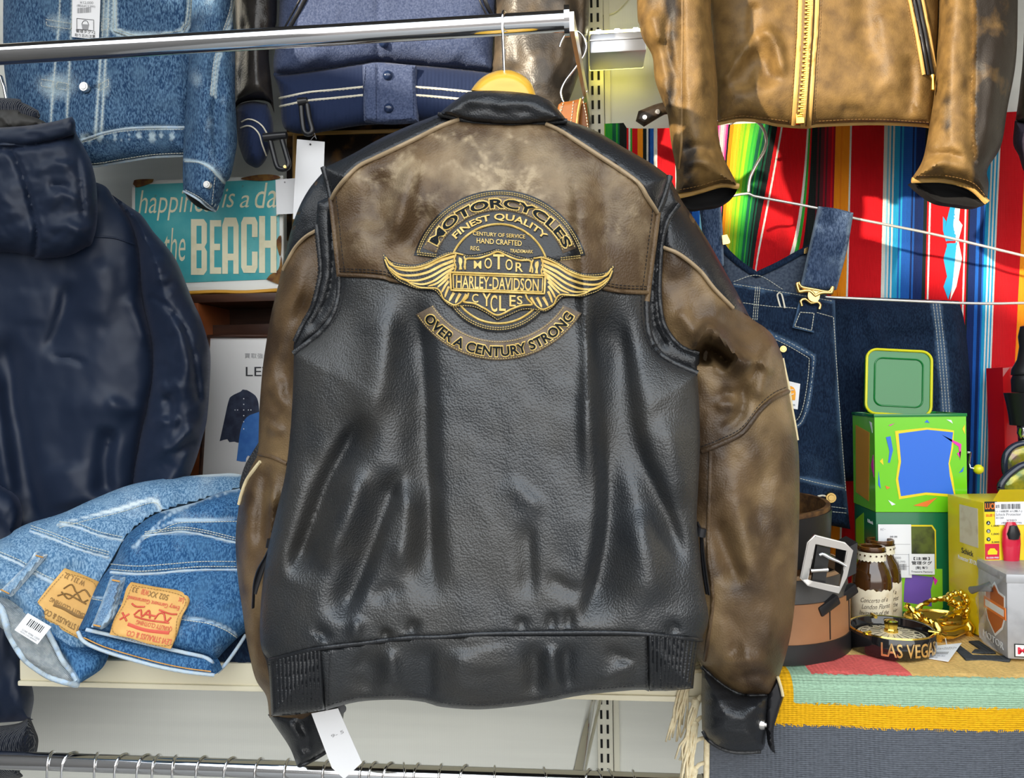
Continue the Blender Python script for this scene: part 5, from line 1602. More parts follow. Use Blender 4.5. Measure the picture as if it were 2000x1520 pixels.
text('print', 'W33 L32 JEANS', quadmap((38, 1235), (70, 1254), (72, 1251), (40, 1232)), YtA - 0.006, m_inkg, TJ, off=0.0003, th=0.0002)

# darker pair on top
baseB = slope(1.06, 1310, 0.00030, 0.00016, 150)
JB = thing('jeans', 'mid blue jeans lying on top of the pale pair, red-printed leather patch', 'jeans', V(330, 1300, 1.12), 'folded jeans on the shelf')
jb = [(520, 930, 1), (474, 952), (430, 962), (390, 979), (350, 990), (315, 1000), (290, 1012), (270, 1027), (250, 1044), (238, 1062), (222, 1096), (195, 1135), (180, 1165), (168, 1198), (150, 1234, 1), (190, 1240), (240, 1252), (300, 1264), (360, 1278), (399, 1286), (416, 1298, 1), (440, 1270), (477, 1237), (520, 1220, 1)]
pkB2 = [(279, 1048), (310, 1032), (345, 1017), (400, 1015), (520, 1012)]
pkB = [(279, 1048), (316, 1043), (354, 1039), (400, 1046), (459, 1060), (520, 1070)]
ykB = [(216, 1118), (270, 1122), (330, 1118), (400, 1113), (520, 1114)]
wsB = [(180, 1165), (234, 1175), (300, 1190), (354, 1205), (405, 1213), (440, 1226), (464, 1242)]
YB = fieldb(baseB, jb, 0.045, 50, [(ykB, 4, 6, -0.006, 0.05), (wsB, 4, 7, -0.006, 0.05), (pkB, 4, 7, -0.007, 0.05), (pkB2, 5, 4, -0.004, 0.05), ([(300, 1030), (380, 985), (470, 970)], 14, 20, 0.008), ([(420, 1140), (450, 1190)], 20, 20, 0.005), ([(340, 1215), (400, 1250)], 20, 20, -0.004)], noise=((60, 50, 0.004, 94), (14, 14, 0.0010, 95)))
wB = seamwear([ykB, pkB, pkB2, wsB, [(474, 952), (390, 979), (315, 1000)], [(465, 952), (400, 976), (330, 1006), (260, 1070)]], 2.6, 0.0, (44, 44, 0.3))
panel('leg_fabric', jb, YB, m_denimB, JB, step=6, back=lambda x, y: baseB(x, y) + 0.02, wear_shade=wB)
for l in (pkB, ykB):
    cord('seam_edge', l, YB, 0.0018, m_frayed, JB, off=0.001, step=6)
stitches('stitching', [shift(pkB2, 3, 5), shift(pkB, 3, -5), shift(pkB, 4, -9), shift(ykB, 0, -6), shift(ykB, 0, -16), shift(wsB, 0, 5)], YB, m_thread_w, JB, off=0.001, dash=4, gap=1.6, r=0.0006)
# the open waistband: far side, edges, orange stitch row
inn = [(150, 1236, 1), (190, 1240), (240, 1252), (300, 1264), (360, 1278), (399, 1287), (414, 1298), (420, 1312, 1), (414, 1319), (330, 1309), (240, 1284), (190, 1262, 1)]
Yin = fieldb(baseB, inn, 0.006, 14)
panel('waistband_inside', inn, lambda x, y: Yin(x, y) - 0.028, m_denimB, JB, step=5, th=0.02, back=True)
cord('waistband_edge', [(168, 1230), (225, 1243), (300, 1261), (360, 1275), (399, 1284), (414, 1294), (421, 1312)], lambda x, y: YB(x, y) - 0.016, 0.0028, m_frayed, JB, step=6, n=8)
cord('waistband_edge', [(152, 1234), (165, 1254), (210, 1274), (300, 1300), (360, 1312), (418, 1319)], lambda x, y: Yin(x, y) - 0.030, 0.0028, m_frayed, JB, step=6, n=8)
cord('waistband_edge', [(424, 1314), (440, 1298), (462, 1268), (480, 1240)], lambda x, y: YB(x, y) - 0.008, 0.0028, m_frayed, JB, step=6, n=8)
cord('orange_stitch', [(164, 1246), (210, 1266), (300, 1292), (360, 1305), (412, 1312)], lambda x, y: Yin(x, y) - 0.031, 0.0009, m_thread_o, JB, step=6)
lpB = [(216, 1127, 1), (239, 1130, 1), (237, 1142), (226, 1180), (217, 1212), (198, 1230, 1), (178, 1225, 1), (198, 1176)]
YlB = fieldb(baseB, lpB, 0.008, 9)
panel('belt_loop', lpB, lambda x, y: YlB(x, y) - 0.048, m_denimB, JB, step=5, th=0.008, back=True, wear_shade=seamwear([[(216, 1127), (198, 1176), (178, 1225)], [(239, 1130), (226, 1180), (198, 1230)]], 5, 0.45))
for a_, b_ in (((219, 1133), (234, 1136)), ((183, 1221), (196, 1224))):
    cord('bar_tack', [a_, b_], lambda x, y: YlB(x, y) - 0.050, 0.0012, m_thread_o, JB, step=6)
paB = [(255, 1138, 1), (300, 1147), (345, 1154), (363, 1160), (369, 1172), (364, 1188), (354, 1206), (345, 1238), (333, 1268, 1), (290, 1258), (250, 1246), (214, 1240, 1), (222, 1212), (238, 1180), (246, 1152)]
YpB = lambda x, y: baseB(x, y) - 0.050
pB = panel('leather_patch', paB, YpB, m_patch, JB, step=6, th=0.003, puff=0.002, pw=4)
pbs = [(258, 1143), (358, 1166), (346, 1210), (330, 1261), (222, 1236), (244, 1178), (258, 1143)]
stitches('patch_stitching', [pbs], YpB, m_brink, pB, off=0.001, dash=4, gap=2, r=0.0004)
crn = ((258, 1140), (368, 1164), (333, 1264), (220, 1240))
pprint(pB, YpB, m_redink, crn, [('502 XX', .33, .68, .06, .17, m_brink), ('W30', .20, .33, .05, .16, m_redink), ('33', .04, .14, .05, .15, m_brink), ('Lot', .86, .95, .06, .17, m_redink), ('Every Garment Guaranteed', .02, .92, .20, .31, m_redink), ('QUALITY CLOTHING', .30, .92, .62, .72, m_redink), ('LEVI STRAUSS & CO.', .2, .98, .86, .97, m_redink)])


def bl(u, v, c=crn):
    tl, tr, brc, b2 = [np.array(q, float) for q in c]
    return tuple((tl * (1 - u) + tr * u) * (1 - v) + (b2 * (1 - u) + brc * u) * v)


for l in ([(.12, .36), (.2, .40), (.35, .37)], [(.6, .37), (.8, .40), (.92, .38)], [(.22, .56), (.3, .44), (.36, .56), (.44, .42), (.5, .56)], [(.58, .56), (.62, .44), (.7, .42), (.78, .56), (.84, .46)], [(.4, .5), (.6, .5)], [(.24, .58), (.45, .6), (.84, .57)], [(.02, .56), (.14, .7)], [(.14, .56), (.02, .7)]):
    cord('patch_print', [bl(*q) for q in l], YpB, 0.0013, m_redink, pB, off=0.0006, step=4)
cord('patch_print', [bl(.18, .76), bl(.5, .80), bl(.9, .76)], YpB, 0.0032, m_redink, pB, off=0.0002, step=4, flat=0.25)
# a third dark pair underneath
JC = thing('jeans', 'dark folded denim peeping out under the mid blue jeans at the shelf edge', 'jeans', V(440, 1290, 1.16), 'folded jeans on the shelf')
jc = [(250, 1270, 1), (340, 1262), (440, 1240), (540, 1225, 1), (540, 1295), (470, 1303, 1), (360, 1290)]
panel('folded_denim', jc, field(1.15, jc, 0.012, 20), m_denimD, JC, step=8, back=lambda x, y: np.full(np.shape(x), 1.17), wear_shade=seamwear([[(360, 1290), (470, 1301)]], 4))

# ------------------------------------------------------------------ tan leather rider jacket, top right
YB_ = 1.42
BJ = thing('leather_jacket', 'worn tan leather zip jacket hanging top right above the striped blanket', 'jacket', V(1600, 250, YB_))
bb = [(1380, -330, 1), (1386, 60), (1396, 160), (1402, 241, 1), (1445, 233), (1487, 236), (1520, 243), (1577, 247), (1595, 244), (1700, 240), (1790, 243), (1822, 247, 1), (1832, 105), (1840, -330, 1)]
zipL = [(1566, -330), (1563, 0), (1558, 120), (1550, 243)]
zipR = [(1600, -330), (1596, 0), (1589, 120), (1580, 246)]
pz = [(1780, -60), (1793, 0), (1799, 30), (1808, 75), (1820, 146)]
Ybb = field(YB_, bb, 0.05, 90, [([(1472, 0), (1468, 60), (1474, 80)], 14, 10, -0.010), ([(1474, 76), (1500, 62), (1520, 90), (1532, 160)], 10, 18, 0.016, 0.25), ([(1405, 170), (1440, 120), (1474, 76)], 10, 12, 0.010, 0.2), ([(1440, 190), (1480, 120), (1506, 180)], 26, 20, -0.020, 0.25),
                                ([(1680, -60), (1690, 60), (1700, 150)], 20, 20, -0.007), ([(1720, 0), (1740, 100), (1745, 200)], 24, 20, 0.009), ([(1775, 100), (1782, 160), (1775, 240)], 10, 18, -0.012), ([(1640, 215), (1690, 218)], 14, 14, -0.004), (zipL, 4, 4, -0.004, 0.02), (zipR, 4, 4, -0.004, 0.02)], noise=((70, 90, 0.003, 101),))


def wear_shade_b(x, y):  # random wear, plus the left sleeve's shadow painted as dark patches
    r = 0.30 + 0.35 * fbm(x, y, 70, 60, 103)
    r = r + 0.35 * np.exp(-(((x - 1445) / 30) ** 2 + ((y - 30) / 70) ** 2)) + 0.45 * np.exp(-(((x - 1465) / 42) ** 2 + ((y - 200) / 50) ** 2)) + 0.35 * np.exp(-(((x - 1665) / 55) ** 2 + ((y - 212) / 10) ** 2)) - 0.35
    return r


panel('body', bb, Ybb, m_tan, BJ, step=6, back=lambda x, y: np.full(np.shape(x), YB_ + 0.03), wear_shade=wear_shade_b)
cord('hem_edge', [(1402, 241), (1445, 233), (1487, 236), (1520, 243), (1577, 247), (1595, 244), (1700, 240), (1790, 243), (1822, 247)], Ybb, 0.0042, m_tanedge, BJ, off=0.001)
for l in (zipL, zipR, shift(zipR, -12, 0)):
    cord('zip_welt', l, Ybb, 0.0042, m_tanedge, BJ, off=0.003)
tape = [(1570, -330, 1), (1594, -330, 1), (1574, 240, 1), (1554, 240, 1)]
panel('zip_tape', tape, Ybb, M_('zip_tape', (0.16, 0.10, 0.04), 0.7), BJ, step=8, off=0.003)
# zip teeth, each a small bar
tm = None
q = cat([(1583, -30), (1580, 0), (1574, 120), (1564, 226)], 4.4)
for i, (x, y) in enumerate(q):
    c = V(x + (2.2 if i % 2 else -2.2), y, float(Ybb(np.array([x]), np.array([y]))[0]) - 0.005)
    if tm is None:
        o = box('zip_tooth', -0.0042, 0.0042, -0.0018, 0.0018, -0.0014, 0.0014, m_gold2, None, 0.0005)
        tm = o.data
    else:
        o = bpy.data.objects.new('zip_tooth', tm)
        C.objects.link(o)
    o.parent = BJ
    o.location = c - Vector(BJ.location)
zc = V(1562, 232, float(Ybb(np.array([1562.]), np.array([232.]))[0]) - 0.006)
box('zip_stop', zc.x - 0.007, zc.x + 0.007, zc.y - 0.003, zc.y + 0.003, zc.z - 0.009, zc.z + 0.009, m_gold2, BJ, 0.001)
for dx, mm, r_ in ((-16, m_tanedge, 0.003), (-8, m_plblack, 0.003), (0, m_plblack, 0.0036), (8, m_tanedge, 0.003)):
    cord('pocket_zip', shift(pz, dx, 0), Ybb, r_, mm, BJ, off=0.002)
tube('zip_pull', [V(1821, 148, YB_ - 0.06), V(1822, 155, YB_ - 0.062), V(1822, 176, YB_ - 0.062)], [0.004, 0.0022, 0.0034], m_gold2, BJ, 8)
stitches('stitching', [shift(zipL, -7, 0), shift(zipR, 8, 0), shift(pz, -22, 2), [(1402, 235), (1445, 227), (1487, 230), (1545, 238)], [(1592, 237), (1700, 233), (1815, 239)]], Ybb, m_brink, BJ, off=0.001, dash=5, gap=2)
bs1 = [(1240, -330, 1), (1244, 0), (1249, 50), (1256, 77), (1274, 110), (1279, 154), (1292, 193), (1304, 225), (1310, 275), (1320, 330), (1320, 380, 1), (1362, 373), (1408, 359), (1442, 364, 1), (1432, 345), (1411, 300), (1402, 248), (1401, 165), (1392, 69), (1388, 0), (1388, -330, 1)]
Yb1 = field(YB_ - 0.100, bs1, 0.062, 62, [([(1333, -80), (1333, 60), (1332, 160), (1331, 275)], 5, 8, -0.006, 0.05), ([(1310, 0), (1300, 80), (1318, 160), (1310, 220)], 12, 10, -0.012), ([(1270, 20), (1290, 90)], 14, 14, 0.008), ([(1360, -60), (1370, 80), (1368, 220)], 18, 20, 0.007), ([(1330, 300), (1365, 285), (1400, 300)], 10, 12, -0.008), ([(1325, 330), (1370, 315), (1420, 330)], 10, 10, 0.008), ([(1285, 150), (1305, 190), (1312, 240)], 8, 8, 0.006)], noise=((34, 70, 0.003, 104),))
def wear_shade_b1(x, y):  # random wear, plus painted dark strips for shade down the sleeve
    return 0.1 + 0.4 * fbm(x, y, 40, 60, 106) + 0.8 * np.exp(-((x - 1345 - 0.02 * (y - 300)) / 22) ** 2) * np.clip((y - 200) / 100, 0, 1) + 0.7 * np.exp(-((x - 1312) / 14) ** 2) * np.clip((260 - y) / 60, 0, 1)
panel('sleeve', bs1, Yb1, m_tan, BJ, step=5, back=lambda x, y: np.full(np.shape(x), YB_ - 0.06), wear_shade=wear_shade_b1)
cord('cuff_edge', [(1319, 384), (1362, 374), (1408, 361), (1442, 364)], Yb1, 0.005, m_tanedge, BJ, off=0.002)
cord('sleeve_seam', [(1333, -80), (1333, 60), (1332, 160), (1331, 275), (1326, 330)], Yb1, 0.0022, m_tan, BJ, off=0.001)
stitches('stitching', [[(1320, 372), (1362, 364), (1408, 351), (1436, 352)]], Yb1, m_brink, BJ, off=0.001, dash=5, gap=2)
op1 = [(1320, 384, 1), (1362, 375), (1408, 362), (1442, 366, 1), (1432, 384), (1408, 400), (1378, 405), (1345, 407)]
panel('sleeve_opening', op1, field(YB_ - 0.085, op1, -0.02, 16), m_lining, BJ, step=5, th=0.02)
stp = [(1247, 217, 1), (1286, 202), (1310, 200, 1), (1312, 222), (1299, 222), (1258, 246, 1), (1242, 235, 1)]
panel('side_strap', stp, field(YB_ + 0.0, stp, 0.006, 8), M_('dark_strap', (0.030, 0.020, 0.012), 0.45, col2=(0.06, 0.04, 0.02), cscale=40), BJ, step=5, th=0.005, back=True)
for x, y in ((1259, 230), (1284, 219)):
    disc_px('strap_snap', x, y, 5, YB_ - 0.006, m_silver, BJ, 0.004)
bs2 = [(1838, -330, 1), (1835, 0), (1830, 105), (1825, 180), (1817, 234), (1803, 309), (1780, 350, 1), (1844, 350), (1895, 364), (1928, 394, 1), (1931, 360), (1929, 330), (1955, 285), (1968, 210), (1984, 120), (1988, 0), (1990, -330, 1)]
Yb2 = field(YB_ - 0.035, bs2, 0.062, 62, [([(1900, -80), (1900, 100), (1898, 240), (1905, 330)], 4, 14, -0.010, 0.05), ([(1860, -60), (1858, 100), (1850, 250)], 20, 18, 0.007), ([(1800, 305), (1850, 300), (1890, 310)], 8, 10, -0.009), ([(1800, 325), (1850, 322), (1900, 340)], 10, 10, 0.006), ([(1940, 60), (1935, 200), (1915, 300)], 14, 14, 0.006)], noise=((34, 70, 0.003, 107),))
def wear_shade_b2(x, y):  # random wear, plus painted shade on the half turned from the sun
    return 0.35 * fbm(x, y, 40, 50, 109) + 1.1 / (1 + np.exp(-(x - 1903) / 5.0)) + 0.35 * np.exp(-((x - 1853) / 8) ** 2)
panel('sleeve', bs2, Yb2, m_tan, BJ, step=5, back=lambda x, y: np.full(np.shape(x), YB_ + 0.02), wear_shade=wear_shade_b2)
cord('cuff_edge', [(1781, 352), (1844, 352), (1895, 366), (1928, 395)], Yb2, 0.005, m_tanedge, BJ, off=0.002)
stitches('stitching', [[(1790, 343), (1844, 343), (1898, 356), (1926, 384)]], Yb2, m_brink, BJ, off=0.001, dash=5, gap=2)
op2 = [(1782, 355, 1), (1844, 354), (1895, 368), (1928, 398, 1), (1905, 404), (1870, 400), (1832, 393), (1800, 372)]
panel('sleeve_opening', op2, field(YB_ - 0.02, op2, -0.02, 14), m_lining, BJ, step=5, th=0.02)

# sleeve of the next jacket, cut by the right edge
NX = thing('leather_jacket', 'brown sleeve with a dark knitted cuff cut off by the right edge of the picture', 'jacket', V(2030, 350, 1.46))
n1 = [(2010, -330, 1), (2000, 60), (1992, 170), (1983, 238, 1), (2030, 245), (2090, 240, 1), (2110, -330, 1)]
panel('sleeve', n1, field(1.46, n1, 0.05, 40, noise=((30, 50, 0.003, 111),)), m_sleevebr, NX, step=7, back=lambda x, y: np.full(np.shape(x), 1.48))
n2 = [(1982, 236, 1), (2030, 243), (2090, 240, 1), (2090, 370, 1), (2020, 355), (2000, 335), (1990, 305), (1979, 280)]
panel('rib_cuff', n2, ribbing(field(1.46, n2, 0.04, 30), 2000, 300, 0.2, 6, 0.0025), M_('plum_knit', (0.020, 0.014, 0.026), 0.9), NX, step=4, back=lambda x, y: np.full(np.shape(x), 1.48))

# ------------------------------------------------------------------ striped blanket on the wall
def ramp_mat(name, stops, rough=0.9, jag=0.0006):
    m = bpy.data.materials.new(name)
    m.use_nodes = True
    t = m.node_tree
    b = t.nodes['Principled BSDF']
    b.inputs['Roughness'].default_value = rough
    b.inputs['Specular IOR Level'].default_value = 0.15
    b.inputs['Sheen Weight'].default_value = 0.1
    uvn = t.nodes.new('ShaderNodeUVMap')
    se = t.nodes.new('ShaderNodeSeparateXYZ')
    t.links.new(uvn.outputs[0], se.inputs[0])
    co = t.nodes.new('ShaderNodeTexCoord')
    nz = t.nodes.new('ShaderNodeTexNoise')
    nz.inputs['Scale'].default_value = 500
    t.links.new(co.outputs['Object'], nz.inputs['Vector'])
    ma = t.nodes.new('ShaderNodeMath')
    ma.operation = 'MULTIPLY_ADD'
    t.links.new(nz.outputs['Fac'], ma.inputs[0])
    ma.inputs[1].default_value = jag
    t.links.new(se.outputs['X'], ma.inputs[2])
    chunks = [stops[i:i + 30] for i in range(0, len(stops), 30)]
    cur = None
    for k, ch in enumerate(chunks):
        r = t.nodes.new('ShaderNodeValToRGB')
        r.color_ramp.interpolation = 'CONSTANT'
        el = r.color_ramp.elements
        while len(el) > 1:
            el.remove(el[-1])
        for i, (p_, c_) in enumerate(ch):
            e = el[0] if i == 0 else el.new(p_)
            e.position = p_
            e.color = (*c_, 1)
        t.links.new(ma.outputs[0], r.inputs[0])
        if cur is None:
            cur = r.outputs[0]
        else:
            g = t.nodes.new('ShaderNodeMath')
            g.operation = 'GREATER_THAN'
            g.inputs[1].default_value = ch[0][0]
            t.links.new(ma.outputs[0], g.inputs[0])
            x = t.nodes.new('ShaderNodeMix')
            x.data_type = 'RGBA'
            t.links.new(g.outputs[0], x.inputs['Factor'])
            t.links.new(cur, x.inputs['A'])
            t.links.new(r.outputs[0], x.inputs['B'])
            cur = x.outputs['Result']
    t.links.new(cur, b.inputs['Base Color'])
    wv = t.nodes.new('ShaderNodeTexWave')
    wv.inputs['Scale'].default_value = 110
    wv.bands_direction = 'X'
    wz = t.nodes.new('ShaderNodeTexWave')
    wz.inputs['Scale'].default_value = 220
    wz.bands_direction = 'Z'
    t.links.new(co.outputs['Object'], wv.inputs['Vector'])
    t.links.new(co.outputs['Object'], wz.inputs['Vector'])
    b1 = t.nodes.new('ShaderNodeBump')
    b1.inputs['Strength'].default_value = 0.5
    b1.inputs['Distance'].default_value = 0.0012
    b2 = t.nodes.new('ShaderNodeBump')
    b2.inputs['Strength'].default_value = 0.35
    b2.inputs['Distance'].default_value = 0.0008
    t.links.new(wv.outputs['Fac'], b1.inputs['Height'])
    t.links.new(wz.outputs['Fac'], b2.inputs['Height'])
    t.links.new(b1.outputs[0], b2.inputs['Normal'])
    t.links.new(b2.outputs[0], b.inputs['Normal'])
    return m


RED, DRED, ORG, YEL, LIM, GRN, DGN, BLK = (0.62, 0.006, 0.012), (0.30, 0.006, 0.02), (0.85, 0.27, 0.01), (0.80, 0.48, 0.02), (0.33, 0.55, 0.02), (0.03, 0.36, 0.04), (0.008, 0.11, 0.06), (0.008, 0.014, 0.014)
WHT, BLU, SKY, NAV, LBL, PNK, MAG, MAR = (0.74, 0.74, 0.68), (0.012, 0.10, 0.42), (0.02, 0.34, 0.62), (0.006, 0.022, 0.11), (0.22, 0.56, 0.72), (0.85, 0.30, 0.48), (0.72, 0.05, 0.28), (0.09, 0.012, 0.02)
X0s, XLs = 1140.0, 900.0
sx = [(1140, LIM), (1162, YEL), (1165, LIM), (1172, GRN), (1176, LIM), (1180, GRN), (1186, (0.05, .45, .06)), (1189, GRN), (1196, DGN), (1200, GRN), (1204, DGN), (1210, BLK), (1221, RED), (1226, WHT), (1230, GRN), (1232, RED), (1245, ORG), (1254, BLK), (1262, WHT), (1266, NAV), (1268, BLU), (1277, WHT), (1281, RED), (1318, WHT), (1322, DGN), (1325, NAV), (1352, BLU), (1372, LBL), (1380, WHT), (1388, PNK),
      (1398, MAG), (1402, PNK), (1407, WHT), (1411, PNK), (1415, MAG), (1419, BLK), (1423, ORG), (1431, YEL), (1437, (0.60, .58, .03)), (1441, YEL), (1444, LIM), (1450, (0.16, .5, .02)), (1456, LIM), (1460, (0.10, .48, .03)), (1468, GRN), (1471, (0.05, .42, .05)), (1477, GRN), (1481, DGN), (1485, GRN), (1489, DGN), (1496, BLK), (1502, DGN), (1505, BLK), (1516, RED), (1520, WHT), (1524, GRN), (1526, RED), (1575, WHT), (1579, GRN), (1582, RED),
      (1586, BLK), (1596, MAR), (1600, BLK), (1604, MAR), (1610, DRED), (1613, MAR), (1618, DRED), (1622, RED), (1626, DRED), (1629, ORG), (1641, (0.80, .22, .01)), (1644, ORG), (1660, WHT), (1663, RED), (1727, WHT), (1733, LBL), (1736, WHT), (1740, SKY), (1743, WHT), (1746, SKY), (1757, BLU), (1760, SKY), (1765, BLU), (1782, NAV), (1786, BLU), (1790, NAV), (1806, BLK), (1812, RED), (1816, WHT), (1820, GRN), (1822, RED),
      (1888, WHT), (1892, RED), (1895, BLK), (1899, NAV), (1912, BLU), (1918, NAV), (1926, BLU), (1931, SKY), (1936, WHT), (1940, SKY), (1943, WHT), (1947, SKY), (1950, WHT), (1955, RED), (2003, ORG), (2018, RED), (2060, BLU)]
m_serape = ramp_mat('serape_stripes', [((a - X0s) / XLs, c) for a, c in sx])


def uv_serape(x, y):
    k = np.interp(x, [1150, 1330, 1400, 1480, 1530, 1590, 1700, 1900, 1960], [0.0, 0.0, 0.06, 0.19, 0.17, 0.03, 0.02, 0.03, 0.05])
    u = x + k * (y - 262) - np.interp(x, [1340, 1400, 1500], [0, 0, 0])
    return (u - X0s) / XLs, (y - 200) / XLs


YZ = 1.638
se_p = [(1120, 252, 1), (1165, 243), (1218, 240, 1), (1224, 250), (1310, 250), (1420, 243), (1600, 236), (1800, 230), (1965, 219), (2130, 214, 1), (2130, 1190, 1), (1900, 1190), (1300, 1190, 1), (1120, 700, 1)]
Yse = field(YZ, None, folds=[([(1480, 240), (1470, 360), (1440, 520)], 22, 18, 0.014, 0.1), ([(1545, 240), (1540, 380), (1545, 520)], 14, 14, -0.006, 0.1), ([(1560, 240), (1572, 400), (1570, 560)], 16, 16, 0.008, 0.1), ([(1620, 240), (1622, 600)], 14, 14, -0.006, 0.1), ([(1720, 240), (1715, 600)], 30, 30, 0.006, 0.1), ([(1800, 260), (1795, 600)], 18, 18, -0.006, 0.1), ([(1200, 240), (1212, 300)], 12, 8, 0.01), ([(1940, 240), (1932, 600), (1915, 960)], 22, 16, 0.010, 0.1), ([(1400, 470), (1700, 478), (2100, 460)], 3, 3, -0.003, 0.02), ([(1890, 835), (2100, 830)], 3, 4, -0.004, 0.02), ([(1270, 320), (1300, 280)], 10, 10, 0.008)], noise=((90, 200, 0.004, 121),))
SB = tag(panel('striped_blanket', se_p, Yse, m_serape, None, step=9, back=True, th=0.006, uvf=uv_serape), 'red, green and blue striped woven blanket hanging on the wall', 'blanket')
m_wsky, m_wwht = M_('woven_sky', SKY, 0.9), M_('woven_white', WHT, 0.9)
for pts, mt in (([(1842, 423, 1), (1848, 432, 1), (1846, 445, 1), (1857, 400, 1), (1866, 392, 1), (1864, 450, 1), (1870, 470, 1), (1860, 560, 1), (1852, 585, 1), (1843, 560, 1), (1850, 540, 1), (1843, 505, 1), (1850, 480, 1), (1842, 450, 1)], m_wsky), ([(1866, 392, 1), (1876, 400, 1), (1873, 430, 1), (1880, 440, 1), (1872, 470, 1), (1879, 505, 1), (1868, 560, 1), (1856, 586, 1), (1862, 540, 1), (1868, 480, 1), (1862, 440, 1)], m_wwht)):
    o = panel('woven_motif', pts, Yse, mt, None, step=6, th=0.001, off=0.0012)
    setpar(o, SB)

# ------------------------------------------------------------------ wire hanger, belt on a hook
m_wire = M_('white_wire', (0.80, 0.78, 0.72), 0.25, metal=0.6)
YO = 1.535
WH = thing('wire_hanger', 'white wire hanger with a tall hook carrying the denim overalls', 'hanger', V(1470, 382, YO))
tube('hook_wire', path([(1427, 242), (1440, 234), (1460, 231), (1480, 239), (1492, 254), (1497, 276), (1492, 296), (1481, 315), (1470, 336), (1464, 352), (1462, 375)], YO - 0.01, 0, 6), 0.0028, m_wire, WH, 8)
tube('shoulder_wire', path([(1410, 392), (1430, 383), (1462, 378), (1472, 383), (1592, 406), (1667, 426), (1820, 457), (2000, 500), (2080, 520)], YO - 0.008, 0, 14), 0.0026, m_wire, WH, 8)
tube('cross_bar', path([(1500, 575), (1873, 592), (2000, 592), (2090, 592)], YO + 0.01, 0, 30), 0.0026, m_wire, WH, 8)
YK = 1.40
KH = thing('bag_hook', 'curved steel wire hook hanging beside the rail bracket with a brown belt', 'hook', V(1120, 190, YK))
tube('hook_wire', path([(1093, 92), (1097, 80), (1106, 66), (1121, 59), (1136, 67), (1145, 86), (1141, 107), (1124, 132), (1105, 157), (1096, 176), (1097, 190), (1101, 200), (1112, 206), (1126, 204), (1137, 194), (1146, 178)], YK, 0, 5), 0.0021, m_chrome, KH, 8)
BT = thing('leather_belt', 'tan saddle leather belt looped over the wire hook behind the collar', 'belt', V(1120, 250, YK))
for pts, y_ in (([(1096, 200, 1), (1116, 197), (1135, 193, 1), (1132, 215), (1122, 400, 1), (1084, 400, 1), (1088, 225)], YK - 0.004), ([(1136, 193, 1), (1142, 202), (1148, 218), (1160, 400, 1), (1128, 400, 1), (1130, 220)], YK + 0.012)):
    panel('belt_loop', pts, field(y_, pts, 0.004, 6), m_beltbr, BT, step=5, th=0.005, back=True)
stitches('stitching', [[(1100, 201), (1094, 225), (1088, 256)], [(1120, 198), (1117, 225), (1112, 258)], [(1139, 198), (1145, 225), (1149, 258)]], YK - 0.004, m_whitethread, BT, off=0.005, dash=4, gap=2.2, r=0.0007)
cord('belt_edge', [(1135, 193), (1130, 216), (1124, 260)], YK - 0.006, 0.003, m_tanedge, BT)

# ------------------------------------------------------------------ denim overalls
OV = thing('denim_overalls', 'dark blue denim overalls with brass strap buckles on a wire hanger', 'overalls', V(1640, 1030, YO))
leg = [(1600, 576, 1), (1640, 579), (1760, 583), (1873, 588, 1), (1880, 612), (1886, 645), (1893, 720), (1895, 800), (1893, 940, 1), (1620, 940, 1)]
Ylg = field(1.622, leg, 0.034, 40, [([(1690, 585), (1705, 640), (1730, 680)], 16, 14, 0.012), ([(1640, 600), (1650, 750), (1650, 900)], 14, 16, -0.012, 0.1), ([(1720, 680), (1740, 660), (1830, 660)], 20, 24, -0.012), ([(1860, 600), (1872, 700)], 12, 12, 0.008)], noise=((50, 80, 0.005, 131),))
trp = [[(1822, 588), (1830, 656), (1840, 770), (1846, 860)], [(1828, 588), (1836, 656), (1846, 770), (1852, 860)], [(1834, 588), (1842, 656), (1852, 770), (1858, 860)]]
panel('folded_leg', leg, Ylg, m_denimD, OV, step=8, back=lambda x, y: np.full(np.shape(x), 1.632), wear_shade=seamwear(trp, 5, 0.0, (40, 40, 0.2)))
stitches('leg_stitching', trp, Ylg, m_thread_w, OV, off=0.001, dash=4, gap=1.8, r=0.0006)
bk = [(1405, 470, 1), (1420, 492), (1445, 515), (1477, 536, 1), (1520, 516), (1560, 494), (1590, 480, 1), (1620, 600, 1), (1410, 600, 1)]
panel('back_bib', bk, field(YO + 0.01, bk, 0.01, 20), M_('denim_wrong_side', (0.030, 0.045, 0.075), 0.9, col2=(0.06, 0.08, 0.115), cscale=200, bumps=(('diag', 500, 0.3, 0.0006),)), OV, step=8, th=0.006, back=True)
cord('bib_binding', [(1408, 474), (1420, 492), (1445, 515), (1477, 537, 1), (1520, 517), (1560, 495), (1588, 481)], YO + 0.0, 0.006, m_denimD, OV, step=6, n=8, flat=0.5)
bib = [(1380, 545, 1), (1433, 552), (1500, 563), (1560, 573), (1631, 586, 1), (1634, 700), (1640, 800), (1648, 900), (1657, 1000), (1661, 1034, 1), (1610, 1024), (1556, 1012), (1400, 990, 1)]
pkt = [(1500, 648), (1509, 654), (1540, 668), (1590, 696, 1), (1586, 740), (1578, 790), (1566, 824), (1550, 836)]
pkt2 = [(1500, 656), (1540, 676), (1581, 700, 1), (1578, 740), (1570, 788), (1560, 816), (1546, 828)]
